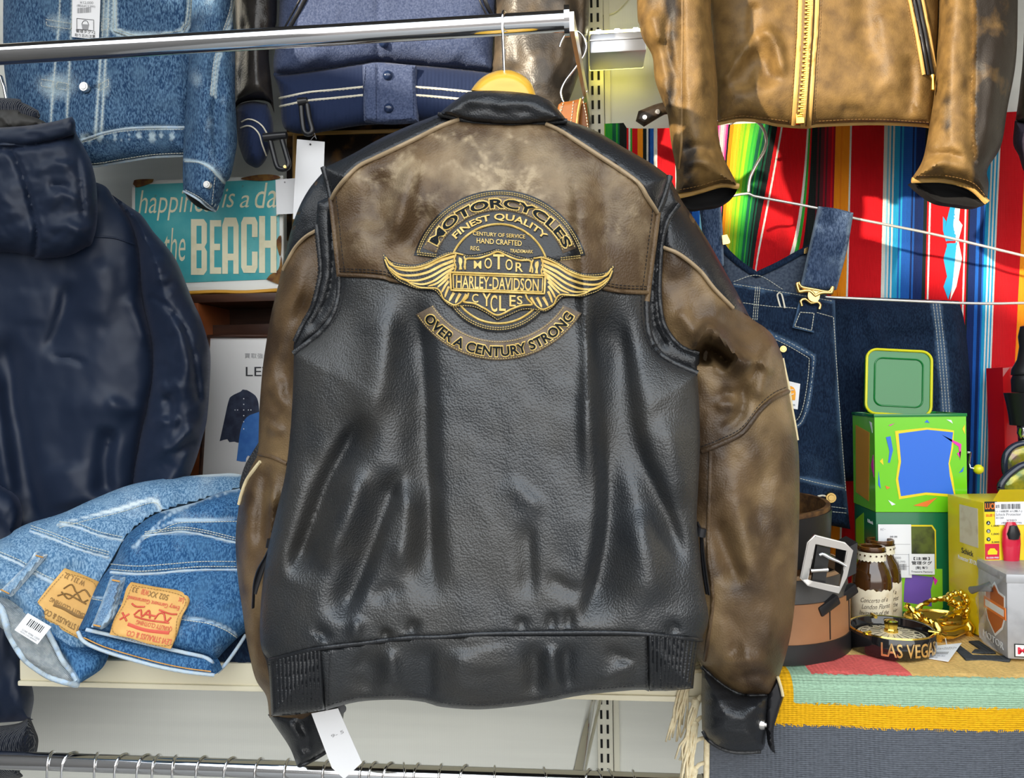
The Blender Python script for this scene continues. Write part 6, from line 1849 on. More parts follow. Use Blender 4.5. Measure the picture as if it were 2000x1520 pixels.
Ybib = field(YO - 0.005, bib, 0.03, 60, [(pkt, 3, 4, -0.004, 0.05), ([(1440, 580), (1460, 700), (1470, 800)], 30, 30, 0.008), ([(1620, 600), (1628, 760), (1640, 900)], 14, 14, 0.008), ([(1600, 700), (1604, 850), (1620, 980)], 14, 14, -0.008), ([(1560, 870), (1580, 960)], 20, 20, 0.008)], noise=((50, 70, 0.004, 132), (14, 16, 0.0008, 133)))
bl1 = [(1433, 555), (1500, 566), (1560, 576), (1630, 589)]
bl2 = [(1440, 590), (1500, 598), (1566, 604), (1630, 620)]
wbib = seamwear([bl1, pkt, [(1631, 590), (1640, 800), (1655, 1000)], [(1470, 520), (1490, 570)], [(1563, 935), (1650, 954)]], 5, 0.0, (40, 60, 0.28))
panel('front_bib', bib, Ybib, m_denimD, OV, step=6, back=lambda x, y: np.full(np.shape(x), YO + 0.03), wear_shade=wbib)
stitches('bib_stitching', [bl1, bl2, pkt, pkt2, [(1476, 560), (1470, 630)], [(1480, 560), (1474, 630)], [(1484, 560), (1478, 630)], [(1563, 935), (1600, 944), (1650, 954)], [(1563, 972), (1600, 986), (1657, 994)], [(1563, 980), (1600, 996), (1658, 1003)], [(1433, 550), (1480, 538), (1530, 566)], [(1628, 620), (1640, 800), (1652, 960)]], Ybib, m_thread_w, OV, off=0.001, dash=4, gap=1.6, r=0.0006)
cord('button_loop', [(1524, 600), (1518, 576), (1526, 574), (1533, 602)], Ybib, 0.0016, m_cream, OV, off=0.002, step=4)
kt = [(1561, 588, 1), (1598, 592, 1), (1590, 650, 1), (1548, 640, 1), (1556, 610)]
panel('strap_end', kt, lambda x, y: Ybib(x, y), m_denimD, OV, step=6, th=0.006, off=0.008, wear_shade=seamwear([[(1561, 590), (1548, 640)], [(1548, 640), (1590, 650)]], 3))
stitches('strap_stitching', [[(1563, 610, 1), (1590, 612, 1), (1585, 646, 1), (1552, 637, 1), (1563, 610)]], Ybib, m_thread_w, OV, off=0.0095, dash=4, gap=1.4, r=0.0007)
st1 = [(1599, 403, 1), (1632, 407), (1667, 416, 1), (1654, 490), (1634, 566, 1), (1600, 568), (1564, 562, 1), (1580, 490)]
panel('shoulder_strap', st1, field(YO - 0.03, st1, 0.008, 12, [([(1622, 410), (1604, 560)], 3, 3, -0.002, 0.03), ([(1650, 412), (1624, 560)], 3, 3, -0.002, 0.03)], noise=((20, 40, 0.002, 134),)), m_denimS, OV, step=5, th=0.006, back=True, wear_shade=seamwear([[(1599, 403), (1564, 562)], [(1667, 416), (1634, 566)]], 4, 0.1, (20, 30, 0.3)))
st2 = [(1366, 400, 1), (1388, 396), (1408, 402, 1), (1412, 460), (1414, 518, 1), (1396, 530), (1378, 520, 1), (1372, 450)]
panel('shoulder_strap', st2, field(YO - 0.03, st2, 0.008, 10, noise=((20, 40, 0.002, 135),)), m_denimS, OV, step=5, th=0.006, back=True, wear_shade=seamwear([[(1408, 402), (1414, 518)]], 4, 0.1))
yb_ = YO - 0.045
cord('buckle', [(1556, 556), (1560, 570, 1), (1580, 568), (1592, 578, 1), (1604, 572), (1624, 572, 1), (1626, 560)], yb_, 0.0036, m_brass, OV, step=4, n=10)
cord('buckle', [(1556, 556), (1560, 551), (1564, 560), (1592, 566), (1618, 570), (1624, 563)], yb_, 0.0030, m_brass, OV, step=4, n=10)
panel('buckle_plate', [(1580, 566, 1), (1602, 570, 1), (1600, 584), (1594, 590), (1584, 588), (1578, 580)], yb_ - 0.002, m_brass, OV, step=4, th=0.004, back=True)
cord('buckle_loop', [(1566, 598), (1564, 588), (1572, 584), (1584, 592), (1596, 590), (1602, 596), (1600, 604)], yb_ + 0.004, 0.0028, m_brass, OV, step=4, n=10)
panel('buckle', [(1410, 460, 1), (1420, 458, 1), (1426, 474), (1412, 478, 1)], yb_, m_brass, OV, step=4, th=0.005, back=True)
panel('buckle', [(1571, 486, 1), (1578, 482, 1), (1577, 494), (1570, 496, 1)], YO - 0.006, m_brass, OV, step=4, th=0.005, back=True)
disc_px('button', 1529, 682, 7, float(Ybib(np.array([1529.]), np.array([682.]))[0]) - 0.004, m_brass, OV, 0.005)
disc_px('button', 1622, 972, 10.5, float(Ybib(np.array([1622.]), np.array([972.]))[0]) - 0.004, m_brass, OV, 0.006)
cord('button_loop', [(1597, 970), (1606, 968), (1614, 970)], Ybib, 0.0018, m_cream, OV, off=0.002, step=4)
yl_ = Ybib
panel('brand_label', [(1530, 742, 1), (1563, 750, 1), (1558, 800, 1), (1530, 795, 1)], Ybib, m_paper, OV, step=8, th=0.001, off=0.002)
panel('label_logo', [(1534, 758, 1), (1542, 754), (1550, 757), (1554, 766), (1553, 782, 1), (1534, 780, 1)], Ybib, M_('label_orange', (0.85, 0.36, 0.02), 0.6), OV, step=5, th=0.0006, off=0.003)
cord('label_logo', [(1550, 762), (1545, 762), (1543, 767), (1546, 771), (1550, 769)], Ybib, 0.0011, m_paper, OV, off=0.0036, step=2)
text('label_print', 'carhartt', quadmap((1534, 790), (1553, 793), (1553, 789), (1534, 786)), Ybib, m_ink, OV, off=0.0032, th=0.0002)

# ------------------------------------------------------------------ woven rug on the shelf, hanging over its front edge
ZR = ZT + 0.006                 # rug surface
YF = 1.122                      # front fold line


def rect_mat(name, cols, rough=0.95):
    """woven colour blocks chosen by a per-face index"""
    ms = []
    for k, c in cols.items():
        ms.append((k, M_(name + '_' + k, c, rough, spec=0.1, col2=tuple(v * 0.72 for v in c), cscale=420, cdet=2, cstretch=(0.4, 1, 1.6), clo=0.4, chi=0.7,
                         bumps=(('wavex', 55, 0.5, 0.0016), ('wavez', 110, 0.55, 0.0014), ('wavey', 110, 0.4, 0.0012)))))
    return ms


rugm = rect_mat('rug', {'grey': (0.115, 0.125, 0.145), 'yellow': (0.80, 0.42, 0.012), 'green': (0.34, 0.52, 0.36), 'red': (0.80, 0.15, 0.13), 'tan': (0.80, 0.52, 0.18), 'ink': (0.06, 0.065, 0.07)})
RG = thing('woven_rug', 'flat woven rug in grey, yellow, green and red hanging over the shelf edge', 'rug', Vector((0.55, YF, CAMZ + ZT)))


def rug_pt(px, s):
    """px: photograph column at the fold line; s: length from the fold, + back over the shelf, - down the front"""
    x0 = V(px, 1345, YF).x
    if s >= 0.02:
        return Vector((x0, YF + s, CAMZ + ZR + 0.0012 * math.sin(px * 0.05 + s * 40)))
    if s > -0.02:
        t = (0.02 - s) / 0.04
        a = t * math.pi / 2
        r = 0.0255
        return Vector((x0, YF + 0.02 - r * math.sin(a) , CAMZ + ZR - r * (1 - math.cos(a))))
    d = -s - 0.02
    w_ = 0.010 * math.sin(px * 0.011 + 0.6) * min(1, d * 6) + 0.004 * math.sin(px * 0.037) * min(1, d * 5)
    return Vector((x0 - 0.03 * d, YF - 0.0055 - w_ - 0.015 * d, CAMZ + ZR - 0.0255 - d))


def s_of(py, px=1750):
    """length coordinate that is seen at a photograph row"""
    best = None
    for i in range(-260, 540):
        s = i / 1000.0
        p = rug_pt(px, s) - Vector((0, 0, CAMZ))
        q = RC.transposed() @ p
        y = 760 + F * q.y / q.z
        if best is None or abs(y - py) < best[0]:
            best = (abs(y - py), s)
    return best[1]


s_red, s_gr, s_ye, s_end = s_of(1322), s_of(1382), s_of(1430), -0.28
jr = random.Random(4)
parts = {k: ([], []) for k, _ in rugm}


def strip(k, x0, x1, s0, s1, nx, ns_, jag0=0.0, jag1=0.0):
    """a woven block with ragged weft ends"""
    vs, fs = parts[k]
    o = len(vs)
    xs = np.linspace(x0, x1, nx + 1)
    j0 = [jr.uniform(-jag0, jag0) for _ in xs]
    j1 = [jr.uniform(-jag1, jag1) for _ in xs]
    for i, x in enumerate(xs):
        for j in range(ns_ + 1):
            t = j / ns_
            vs.append(rug_pt(x, (s0 + j0[i]) * (1 - t) + (s1 + j1[i]) * t))
    for i in range(nx):
        for j in range(ns_):
            a = o + i * (ns_ + 1) + j
            fs.append((a, a + 1, a + ns_ + 2, a + ns_ + 1))


RX0, RX1 = 1382, 2150
strip('grey', RX0, RX1, s_end, s_ye + 0.004, 190, 40, 0, 0.0016)
strip('grey', RX0, 1512, s_ye + 0.004, 0.52, 30, 60)
strip('yellow', 1512, RX1, s_ye + 0.002, s_gr + 0.003, 160, 10, 0.002, 0.0016)
strip('yellow', 1512, 1548, s_gr + 0.002, 0.52, 9, 60)
strip('green', 1548, RX1, s_gr + 0.001, s_red + 0.003, 150, 24, 0.0016, 0.002)
strip('green', 1548, 1590, s_red + 0.001, 0.52, 10, 60)
strip('red', 1590, 1790, s_red + 0.001, 0.09, 50, 14, 0.002, 0.001)
strip('tan', 1790, RX1, s_red + 0.001, 0.09, 90, 14, 0.002, 0.001)
strip('tan', 1590, RX1, 0.09, 0.52, 60, 50)
for k, m_ in rugm:
    vs, fs = parts[k]
    if vs:
        mk(k + '_weave', vs, fs, m_, RG, True, None)
# dark woven key figure on the tan field
for pts in ([(1866, 1262), (1900, 1248), (1962, 1256), (1985, 1272), (1990, 1288), (1880, 1284), (1868, 1276), (1940, 1276), (1950, 1268), (1905, 1262)],):
    q = [onz(x, y, ZR + 0.003) for x, y in pts]
keyp = [[(1863, 1266), (1874, 1260), (1900, 1279), (1976, 1281), (1972, 1290), (1886, 1287)], [(1892, 1252), (1912, 1251), (1945, 1274), (1898, 1274), (1904, 1268), (1918, 1268)]]
for kp in keyp:
    p3 = [onz(x, y, ZR + 0.0025) for x, y in kp]
    n = len(p3)
    mk('woven_key', p3 + [p - Vector((0, 0, 0.003)) for p in p3], [tuple(range(n))] + [(i, i + n, (i + 1) % n + n, (i + 1) % n) for i in range(n)], dict(rugm)['ink'], RG, False)
# selvedge and knotted fringe along the left edge
m_fr = M_('cotton_fringe', (0.80, 0.70, 0.47), 0.9, col2=(0.70, 0.58, 0.36), cscale=160, bumps=(('noise', 500, 0.4, 0.001),))
eg = [rug_pt(1380, s) + Vector((0, -0.002, 0.001)) for s in np.linspace(0.10, s_end, 60)]
tube('selvedge', eg, 0.0042, m_fr, RG, 8)
rf = random.Random(11)
for i, (s, ln, lean) in enumerate([(0.045, .075, -.5), (0.02, .09, -.75), (-0.02, .085, -.6), (-0.05, .12, -.55), (-0.08, .10, -.5), (-0.115, .11, -.45), (-0.15, .12, -.4), (-0.19, .10, -.5)]):
    p0 = rug_pt(1378, s) + Vector((-0.003, -0.005, 0))
    k0 = p0 + Vector((-0.016 + rf.uniform(-.004, .004), -0.004, -0.010))
    strands = [tube_vf([p0, p0.lerp(k0, .5) + Vector((0, -.002, .004)), k0], 0.003, 6)]
    for j in range(9):
        sx_ = lean * 0.030 * rf.uniform(.5, 1.5)
        pts = []
        for t in (0, .25, .5, .75, 1):
            pts.append(k0 + Vector((sx_ * t ** .8 + rf.uniform(-.003, .003) * t + 0.004 * math.sin(3 * t + j), rf.uniform(-.006, .003), -ln * t * rf.uniform(.93, 1.05))))
        strands.append(tube_vf(pts, [0.0016, 0.0019, 0.0018, 0.0017, 0.0012], 5))
    V3, F3 = join(strands)
    o = mk('tassel', V3, F3, m_fr, RG, True, None)
    lathe('tassel_knot', [(0, 0.008), (0.0045, 0.0055), (0.0065, 0), (0.0045, -0.0055), (0, -0.008)], m_fr, o, Matrix.Translation(k0), 10)

# ------------------------------------------------------------------ jack-in-the-box tin on its carton (box left empty)
m_tinG = M_('lime_tin', (0.17, 0.62, 0.012), 0.22, coat=0.6)
m_tinD = M_('green_tin', (0.004, 0.19, 0.035), 0.25, coat=0.5)
m_tinY = M_('tin_yellow', (0.75, 0.72, 0.02), 0.3)
m_carton = M_('green_carton', (0.004, 0.15, 0.055), 0.35, coat=0.2)
m_pBlue = M_('print_blue', (0.03, 0.16, 0.70), 0.3)
m_pMag = M_('print_magenta', (0.80, 0.03, 0.42), 0.3)
m_pOrg = M_('print_orange', (0.85, 0.20, 0.03), 0.3)
m_pYel = M_('print_yellow', (0.85, 0.66, 0.02), 0.3)
m_pWht = M_('print_white', (0.82, 0.84, 0.84), 0.4)
m_pPur = M_('print_purple', (0.17, 0.09, 0.42), 0.4)
m_pTan = M_('print_tan', (0.62, 0.30, 0.03), 0.4)
m_pLim = M_('print_lime', (0.25, 0.60, 0.02), 0.4)
m_pBlk = M_('print_black', (0.012, 0.016, 0.014), 0.4)
cb = onz(1800, 1207, ZR)
YCf = cb.y


def bx(px, py, Y):
    return V(px, py, Y)


cx0, cx1 = V(1712, 1100, YCf).x, V(1884, 1100, YCf).x
cz1 = V(1800, 1001, YCf).z
cz0 = CAMZ + ZR + 0.002
CT = thing('toy_carton', 'dark green cardboard carton with two white price tags under the open tin', 'box', ((cx0 + cx1) / 2, YCf + 0.06, cz0))
box('carton_body', cx0, cx1, YCf, YCf + 0.11, cz0, cz1, m_carton, CT, 0.0012)
Mf = frame_of(o=(cx0, YCf - 0.0002, cz0))
W_, H_ = cx1 - cx0, cz1 - cz0


def fr(l, w=W_, h=H_):
    return [(a * w, b * h) for a, b in l]


flat('photo_border', fr([(.31, .33), (.64, .33), (.68, .37), (.68, .83), (.64, .88), (.31, .88), (.28, .84), (.28, .37)]), Mf, m_pYel, CT, 0.0003)
flat('photo_print', fr([(.315, .35), (.63, .35), (.665, .38), (.665, .82), (.63, .865), (.315, .865), (.29, .83), (.29, .38)]), Mf, M_('dim_print', (0.030, 0.035, 0.012), 0.4, col2=(0.10, 0.13, 0.02), cscale=40), CT, 0.0006)
flat('tin_print', fr([(.20, .05), (.72, .05), (.745, .09), (.745, .46), (.20, .46), (.18, .42), (.18, .09)]), Mf, m_pLim, CT, 0.0009)
flat('panel_print', fr([(.30, .14), (.62, .10), (.61, .26), (.65, .38), (.33, .41), (.31, .30)]), Mf, m_pPur, CT, 0.0012)
flat('confetti_print', fr([(.22, .20), (.26, .30), (.24, .42), (.21, .42)]), Mf, m_pBlue, CT, 0.0012)
flat('confetti_print', fr([(.63, .40), (.69, .35), (.66, .30)]), Mf, m_pMag, CT, 0.0012)
flat('side_print', [(0.008, .02), (.05, .02), (.05, H_ - .01), (.008, H_ - .03)], frame_of((0, -1, 0), (1, 0, 0), (0, 0, 1), (cx0 - 0.0002, YCf + 0.11, cz0)), m_pLim, CT, 0.0004)
textM('maker_print', 'Hallmark', frame_of((0, -1, 0), (1, 0, 0), (0, 0, 1), (cx0 - 0.0002, YCf + 0.04, cz1 - 0.024)), 0.026, 0.006, m_pWht, CT)

PT = thing('price_tag', 'long white price tag with barcode on the left of the green carton', 'tag', (cx0 + .02, YCf, cz0 + .05))
kp_ = YCf / 1.047 / F
Mt = frame_of(o=V(1716, 1128, YCf - 0.004))
flat('tag_card', rect(0, 0, 62 * kp_, 104 * kp_), Mt, m_paper, PT, 0.0008)
Mt2 = Mt @ Matrix.Translation((0, -0.0009, 0))
barcode('barcode', Mt2, 24 * kp_, 15 * kp_, 52 * kp_, 27 * kp_, m_ink, PT, 8)
textM('print', '\u00a53,000', Mt2 @ Matrix.Translation((22 * kp_, 0, 36 * kp_)), 20 * kp_, 5 * kp_, m_inkg, PT)
textM('print', '(\u7a0e\u8fbc\u00a53,300)', Mt2 @ Matrix.Translation((20 * kp_, 0, 29 * kp_)), 30 * kp_, 5 * kp_, m_inkg, PT)
textM('print', '\u30db\u30d3\u30fc', Mt2 @ Matrix.Translation((4 * kp_, 0, 92 * kp_)), 10 * kp_, 5 * kp_, m_inkg, PT)
textM('print', '\u96d1\u8ca8', Mt2 @ Matrix.Translation((22 * kp_, 0, 78 * kp_)), 14 * kp_, 4 * kp_, m_inkg, PT)
for zz in (22, 45, 65):
    flat('ruled_line', rect(2 * kp_, (zz + 0) * kp_, 60 * kp_, (zz + .6) * kp_), Mt2, m_inkg, PT, 0.0002)
PT2 = thing('price_tag', 'small square white tag with bold black print on the green carton', 'tag', (cx0 + .08, YCf, cz0 + .05))
Mt = frame_of(o=V(1776, 1122, YCf - 0.006))
flat('tag_card', rect(0, 0, 47 * kp_, 40 * kp_), Mt, m_paper, PT2, 0.0008)
Mt2 = Mt @ Matrix.Translation((0, -0.0009, 0))
textM('print', '\u3010\u6ce8\u610f\u3011', Mt2 @ Matrix.Translation((8 * kp_, 0, 28 * kp_)), 30 * kp_, 6 * kp_, m_ink, PT2, 0.01)
textM('print', '\u7ba1\u7406\u30bf\u30b0', Mt2 @ Matrix.Translation((4 * kp_, 0, 19 * kp_)), 38 * kp_, 7 * kp_, m_ink, PT2, 0.01)
textM('print', '[\u53d6] \u6709\u308a', Mt2 @ Matrix.Translation((12 * kp_, 0, 10 * kp_)), 22 * kp_, 6 * kp_, m_ink, PT2, 0.01)
textM('print', 'Treasure Factory', Mt2 @ Matrix.Translation((3 * kp_, 0, 3 * kp_)), 40 * kp_, 4 * kp_, m_ink, PT2)

YTf = YCf - 0.002
tx0, tx1 = V(1709, 900, YTf).x, V(1888, 900, YTf).x
tz0, tz1 = cz1 + 0.0008, V(1800, 812, YTf).z
TW, TH_, TD = tx1 - tx0, tz1 - tz0, 0.112
TN = thing('jack_in_the_box', 'bright green toy tin with its lid standing open, on the green carton', 'toy tin', ((tx0 + tx1) / 2, YTf + TD / 2, tz0))
bm = bmesh.new()
box_bm(bm, tx0, tx1, YTf, YTf + TD, tz0, tz1)
top = [f for f in bm.faces if f.normal.z > 0.9]
r_ = bmesh.ops.inset_region(bm, faces=top, thickness=0.003)
top = [f for f in bm.faces if f.normal.z > 0.9 and f.calc_area() > 0.5 * TW * TD]
ex = bmesh.ops.extrude_face_region(bm, geom=top)
for v in [g for g in ex['geom'] if isinstance(g, bmesh.types.BMVert)]:
    v.co.z -= TH_ * 0.8
bmesh.ops.delete(bm, geom=top, context='FACES')
bm_obj('tin_body', bm, m_tinG, TN)
bm = bmesh.new()
for (a, b_, c_, d_) in ((tx0 - .0015, tx1 + .0015, YTf - .0015, YTf + .003), (tx0 - .0015, tx1 + .0015, YTf + TD - .003, YTf + TD + .0015), (tx0 - .0015, tx0 + .003, YTf, YTf + TD), (tx1 - .003, tx1 + .0015, YTf, YTf + TD)):
    box_bm(bm, a, b_, c_, d_, tz1 - 0.002, tz1 + 0.0035, 0.001)
bm_obj('rim', bm, m_tinD, TN)
Mf = frame_of(o=(tx0, YTf - 0.0002, tz0))


def cs(*p):                      # from the enlarged crop (1600..2000, 600..904) to face coordinates
    return [((1600 + x * .2 - 1709) / 179.0 * TW, (997 - (600 + y * .2)) / 185.0 * TH_) for x, y in p]


def cl(*p):                      # from the crop (1520..2000, 880..1245)
    return [((1520 + x * .24 - 1709) / 179.0 * TW, (997 - (880 + y * .24)) / 185.0 * TH_) for x, y in p]


flat('panel_border', cs((745, 1205), (1060, 1175), (1255, 1195), (1320, 1205), (1310, 1370), (1275, 1520)) + cl((1420, 210), (1440, 370), (1200, 350), (980, 385), (955, 230)) + cs((775, 1500)), Mf, m_pYel, TN, 0.0003)
flat('blue_panel', cs((780, 1230), (1060, 1195), (1310, 1222), (1290, 1380), (1262, 1520)) + cl((1395, 200), (1425, 345), (1200, 330), (995, 360), (975, 220)) + cs((800, 1500)), Mf, m_pBlue, TN, 0.0006)
for pts, m_ in ((cs((655, 1265), (700, 1255), (722, 1390), (690, 1510), (672, 1510), (688, 1400)), m_pBlue), (cs((1200, 1245), (1390, 1335), (1375, 1490), (1362, 1360)), m_pMag), (cs((680, 1150), (745, 1130), (700, 1155)), m_pMag), (cs((1035, 1125), (1060, 1100), (1085, 1130)), m_pBlue), (cs((1250, 1100), (1295, 1105), (1310, 1140)), m_pWht), (cs((1400, 1190), (1425, 1150), (1425, 1240)), m_pYel),
                (cl((1095, 435), (1290, 370), (1205, 445)), m_pOrg), (cl((890, 390), (950, 425), (920, 435)), m_pWht), (cl((1440, 420), (1480, 375), (1475, 415)), m_pBlue), (cl((825, 80), (850, 55), (855, 110)), m_pYel), (cl((1470, 175), (1510, 125), (1500, 165)), m_pBlue), (cl((868, 275), (910, 290), (880, 305)), m_pOrg), (cl((815, 160), (830, 300), (810, 270)), m_pBlue), (cl((1455, 20), (1480, 60), (1490, 0)), m_pMag)):
    flat('confetti_print', pts, Mf, m_, TN, 0.0006)
Ms = frame_of((0, -1, 0), (1, 0, 0), (0, 0, 1), (tx0 - 0.0002, YTf + TD, tz0))
flat('side_panel_print', [(.014, .022), (.080, .014), (.088, TH_ - .03), (.018, TH_ - .02)], Ms, m_pTan, TN, 0.0004)
flat('confetti_print', [(.094, .08), (.107, .06), (.104, .10)], Ms, m_pMag, TN, 0.0004)
flat('confetti_print', [(.088, TH_ - .01), (.102, TH_ - .03), (.099, TH_ - .012)], Ms, m_pWht, TN, 0.0004)
# open lid: a shallow rounded tray hinged at the back
def rrect(w, h, r, n=6):
    p = []
    for cx_, cy_, a0 in ((w - r, h - r, 0), (r, h - r, 90), (r, r, 180), (w - r, r, 270)):
        for i in range(n + 1):
            a = math.radians(a0 + 90 * i / n)
            p.append((cx_ + r * math.cos(a), cy_ + r * math.sin(a)))
    return p


YLd = YTf + TD - 0.004
lp0 = V(1686, 800, YLd)
lp0.z = tz1 + 0.001
lw, lh = V(1812, 792, YLd).x - lp0.x, V(1750, 681, YLd).z - lp0.z
lean = Vector((0.010, 0.0, 0))
Ml = Matrix.Translation(lp0) @ Matrix.Rotation(math.radians(-6), 4, 'X') @ Matrix.Rotation(math.radians(4), 4, 'Y')
flat('lid_tray', rrect(lw, lh, 0.018), Ml, m_tinD, TN, 0.012)
bm = bmesh.new()
outl = rrect(lw, lh, 0.018)
rimp = [Ml @ Vector((x, -0.013, z)) for x, z in outl]
vs_, fs_ = tube_vf(rimp + [rimp[0]], 0.0026, 8, False)
mk('lid_rim', vs_, fs_, m_tinY, TN)
inl = [Ml @ Vector((lw * .5 + (x - lw * .5) * .74, -0.0125, lh * .5 + (z - lh * .5) * .74)) for x, z in outl]
vs_, fs_ = tube_vf(inl + [inl[0]], 0.0016, 8, False)
mk('lid_emboss', vs_, fs_, m_tinD, TN)
# crank
ck = V(1889, 884, YTf + 0.05)
kn_ = V(1911, 917, YTf + 0.03)
tube('crank_wire', [ck, ck + Vector((0.006, 0, 0)), V(1893, 905, YTf + 0.035), V(1895, 914, YTf + 0.03), kn_], 0.0016, m_chrome, TN, 8)
lathe('crank_knob', [(0, .0088), (.004, .008), (.0078, .004), (.0088, 0), (.0078, -.004), (.004, -.008), (0, -.0088)], m_tinY, TN, Matrix.Translation(kn_), 18, 80)

# ------------------------------------------------------------------ brown glass bottles with lace collars
m_amber = M_('amber_glass', (0.050, 0.018, 0.004), 0.06, spec=0.7, coat=0.6, ior=1.5)
m_amberin = M_('amber_lip', (0.16, 0.065, 0.010), 0.15, coat=0.4)
m_label = M_('aged_label', (0.72, 0.64, 0.47), 0.8, col2=(0.58, 0.47, 0.30), cscale=50, clo=0.5, chi=0.75)
m_lace = M_('cream_lace', (0.80, 0.74, 0.56), 0.9, bumps=(('noise', 600, 0.6, 0.001),))
m_sepia = M_('sepia_ink', (0.06, 0.04, 0.025), 0.8)


def bottle(px, py, hpx, label, lettered=True):
    b0 = onz(px, py, ZR + 0.002)
    dep = (RC.transposed() @ (b0 - Vector((0, 0, CAMZ)))).z * -1
    k = dep / F
    R_ = 36.5 * k
    H = hpx * k
    B = thing('glass_bottle', label, 'bottle', b0, 'brown glass bottles')
    prof = [(0, 0.001), (R_ * .9, 0.0), (R_, 0.004), (R_, H * .56), (R_ * .985, H * .63), (R_ * .88, H * .72), (R_ * .70, H * .785), (R_ * .64, H * .82), (R_ * .63, H * .95), (R_ * .70, H * .96), (R_ * .70, H), (R_ * .52, H), (R_ * .50, H * .9), (R_ * .3, H * .8), (0, H * .8)]
    lathe('glass', prof, m_amber, B, Matrix.Translation(b0), 48)
    lathe('mouth_ring', [(R_ * .71, H * .985), (R_ * .66, H * 1.008), (R_ * .55, H * 1.004), (R_ * .53, H * .97)], m_amberin, B, Matrix.Translation(b0), 40)
    zl0, zl1 = H * .04, H * .50

    def wob(c):
        a = math.atan2(c.y, c.x)
        return Vector((c.x, c.y, c.z + (0.0016 * math.sin(9 * a) + 0.001 * math.sin(23 * a))))
    lathe('paper_label', [(R_ * 1.01, zl0), (R_ * 1.022, zl0 + .002), (R_ * 1.022, zl1 - .002), (R_ * 1.005, zl1)], m_label, B, Matrix.Translation(b0), 48, 40, wob)
    if lettered:
        rw = ['Concerto of a', 'London Florist', 'Invitation of the', 'antique fair']
        ang0 = math.atan2(-b0.y, -b0.x)
        for i, s_ in enumerate(rw):
            u, f, asp = glyphs(s_, -0.008, 0.35)
            hh = 0.0075
            wd = [1.35, 1.45, 1.5, 1.25][i]
            z0 = H * .34 - i * 0.0105
            vs2 = []
            for q in u:
                a = ang0 - wd / 2 + wd * q[0] + 0.10 * (i % 2) + 0.12
                rr = R_ * 1.026 + q[2] * 0.0003
                vs2.append(b0 + Vector((rr * math.cos(a), rr * math.sin(a), z0 + q[1] * hh + 0.004 * q[0])))
            mk('label_script', vs2, f, m_sepia, B, False)
    n = 44
    vs2, fs2 = [], []
    for j, (zz, rr) in enumerate(((H * .845, .69), (H * .90, .675), (H * .945, .70))):
        for i in range(n):
            a = 2 * math.pi * i / n
            dz = -0.0022 * abs(math.sin(a * n / 4)) if j == 0 else 0
            vs2.append(b0 + Vector((R_ * rr * 1.03 * math.cos(a), R_ * rr * 1.03 * math.sin(a), zz + dz)))
    for j in range(2):
        for i in range(n):
            fs2.append((j * n + i, j * n + (i + 1) % n, (j + 1) * n + (i + 1) % n, (j + 1) * n + i))
    la = mk('lace_collar', vs2, fs2, m_lace, B)
    for i in range(16):
        a = 2 * math.pi * i / 16
        c = b0 + Vector((R_ * .715 * math.cos(a), R_ * .715 * math.sin(a), H * .905))
        d = Vector((math.cos(a), math.sin(a), 0))
        tube('lace_hole', [c, c + d * 0.0008], 0.0016, m_amber, la, 6)
    return B


bottle(1704, 1223, 156, 'front brown glass bottle with lace collar and handwritten paper label')
bottle(1721, 1208, 154, 'rear brown glass bottle, half hidden behind the lettered one')

# ------------------------------------------------------------------ coiled belts
m_beltT = M_('tan_belt', (0.26, 0.115, 0.050), 0.42, col2=(0.33, 0.155, 0.07), cscale=7, bumps=(('noise', 70, 0.1, 0.002),))
m_beltB = M_('black_belt', (0.016, 0.015, 0.015), 0.4, bumps=(('noise', 90, 0.15, 0.002),))
m_beltG = M_('grey_belt', (0.075, 0.072, 0.070), 0.4, col2=(0.05, 0.048, 0.046), cscale=20)
m_beltR = M_('rough_brown_belt', (0.060, 0.026, 0.008), 0.7, col2=(0.16, 0.075, 0.02), cscale=60, bumps=(('noise', 200, 0.5, 0.002),))
m_beltedge = M_('pale_belt_edge', (0.42, 0.26, 0.14), 0.7)


def coil(name, c, rx, ry, z0, z1, th, mat, parent, n=72, tilt=0.0, flare=0.0):
    vs, fs = [], []
    for i in range(n):
        a = 2 * math.pi * i / n
        dz = tilt * math.sin(a + 0.6)
        for rr, zz in ((1, z0), (1 + flare, z1), (1 + flare - th / rx, z1), (1 - th / rx, z0)):
            vs.append((c.x + rx * rr * math.cos(a), c.y + ry * rr * math.sin(a), zz + dz))
    for i in range(n):
        j = (i + 1) % n
        for k in range(4):
            fs.append((i * 4 + k, j * 4 + k, j * 4 + (k + 1) % 4, i * 4 + (k + 1) % 4))
    return mk(name, vs, fs, mat, parent)


zt = CAMZ + ZR
cc = onz(1470, 1232, ZR)
cc.y = 1.30
rad = V(1668, 1225, cc.y - 0.03).x - cc.x
B1 = thing('coiled_belt', 'wide tan leather belt with a black lower edge, coiled at the bottom of the stack', 'belt', (cc.x, cc.y, zt), 'coiled belts on the rug')
coil('black_edge', cc, rad, rad * .98, zt + 0.001, zt + 0.030, 0.006, m_beltB, B1)
coil('tan_band', cc, rad * .985, rad * .965, zt + 0.030, zt + 0.088, 0.006, m_beltT, B1)
for a in (0.05, -0.5, -0.95):
    p = Vector((cc.x + rad * .986 * math.cos(a), cc.y + rad * .966 * math.sin(a), 0))
    tube('band_seam', [p + Vector((0, -0.0005, zt + .032)), p + Vector((0, -0.0005, zt + .087))], 0.0009, m_beltB, B1, 6)
B2 = thing('coiled_belt', 'grey belt with black plastic end clips, coiled on the tan belt', 'belt', (cc.x, cc.y, zt + .09), 'coiled belts on the rug')
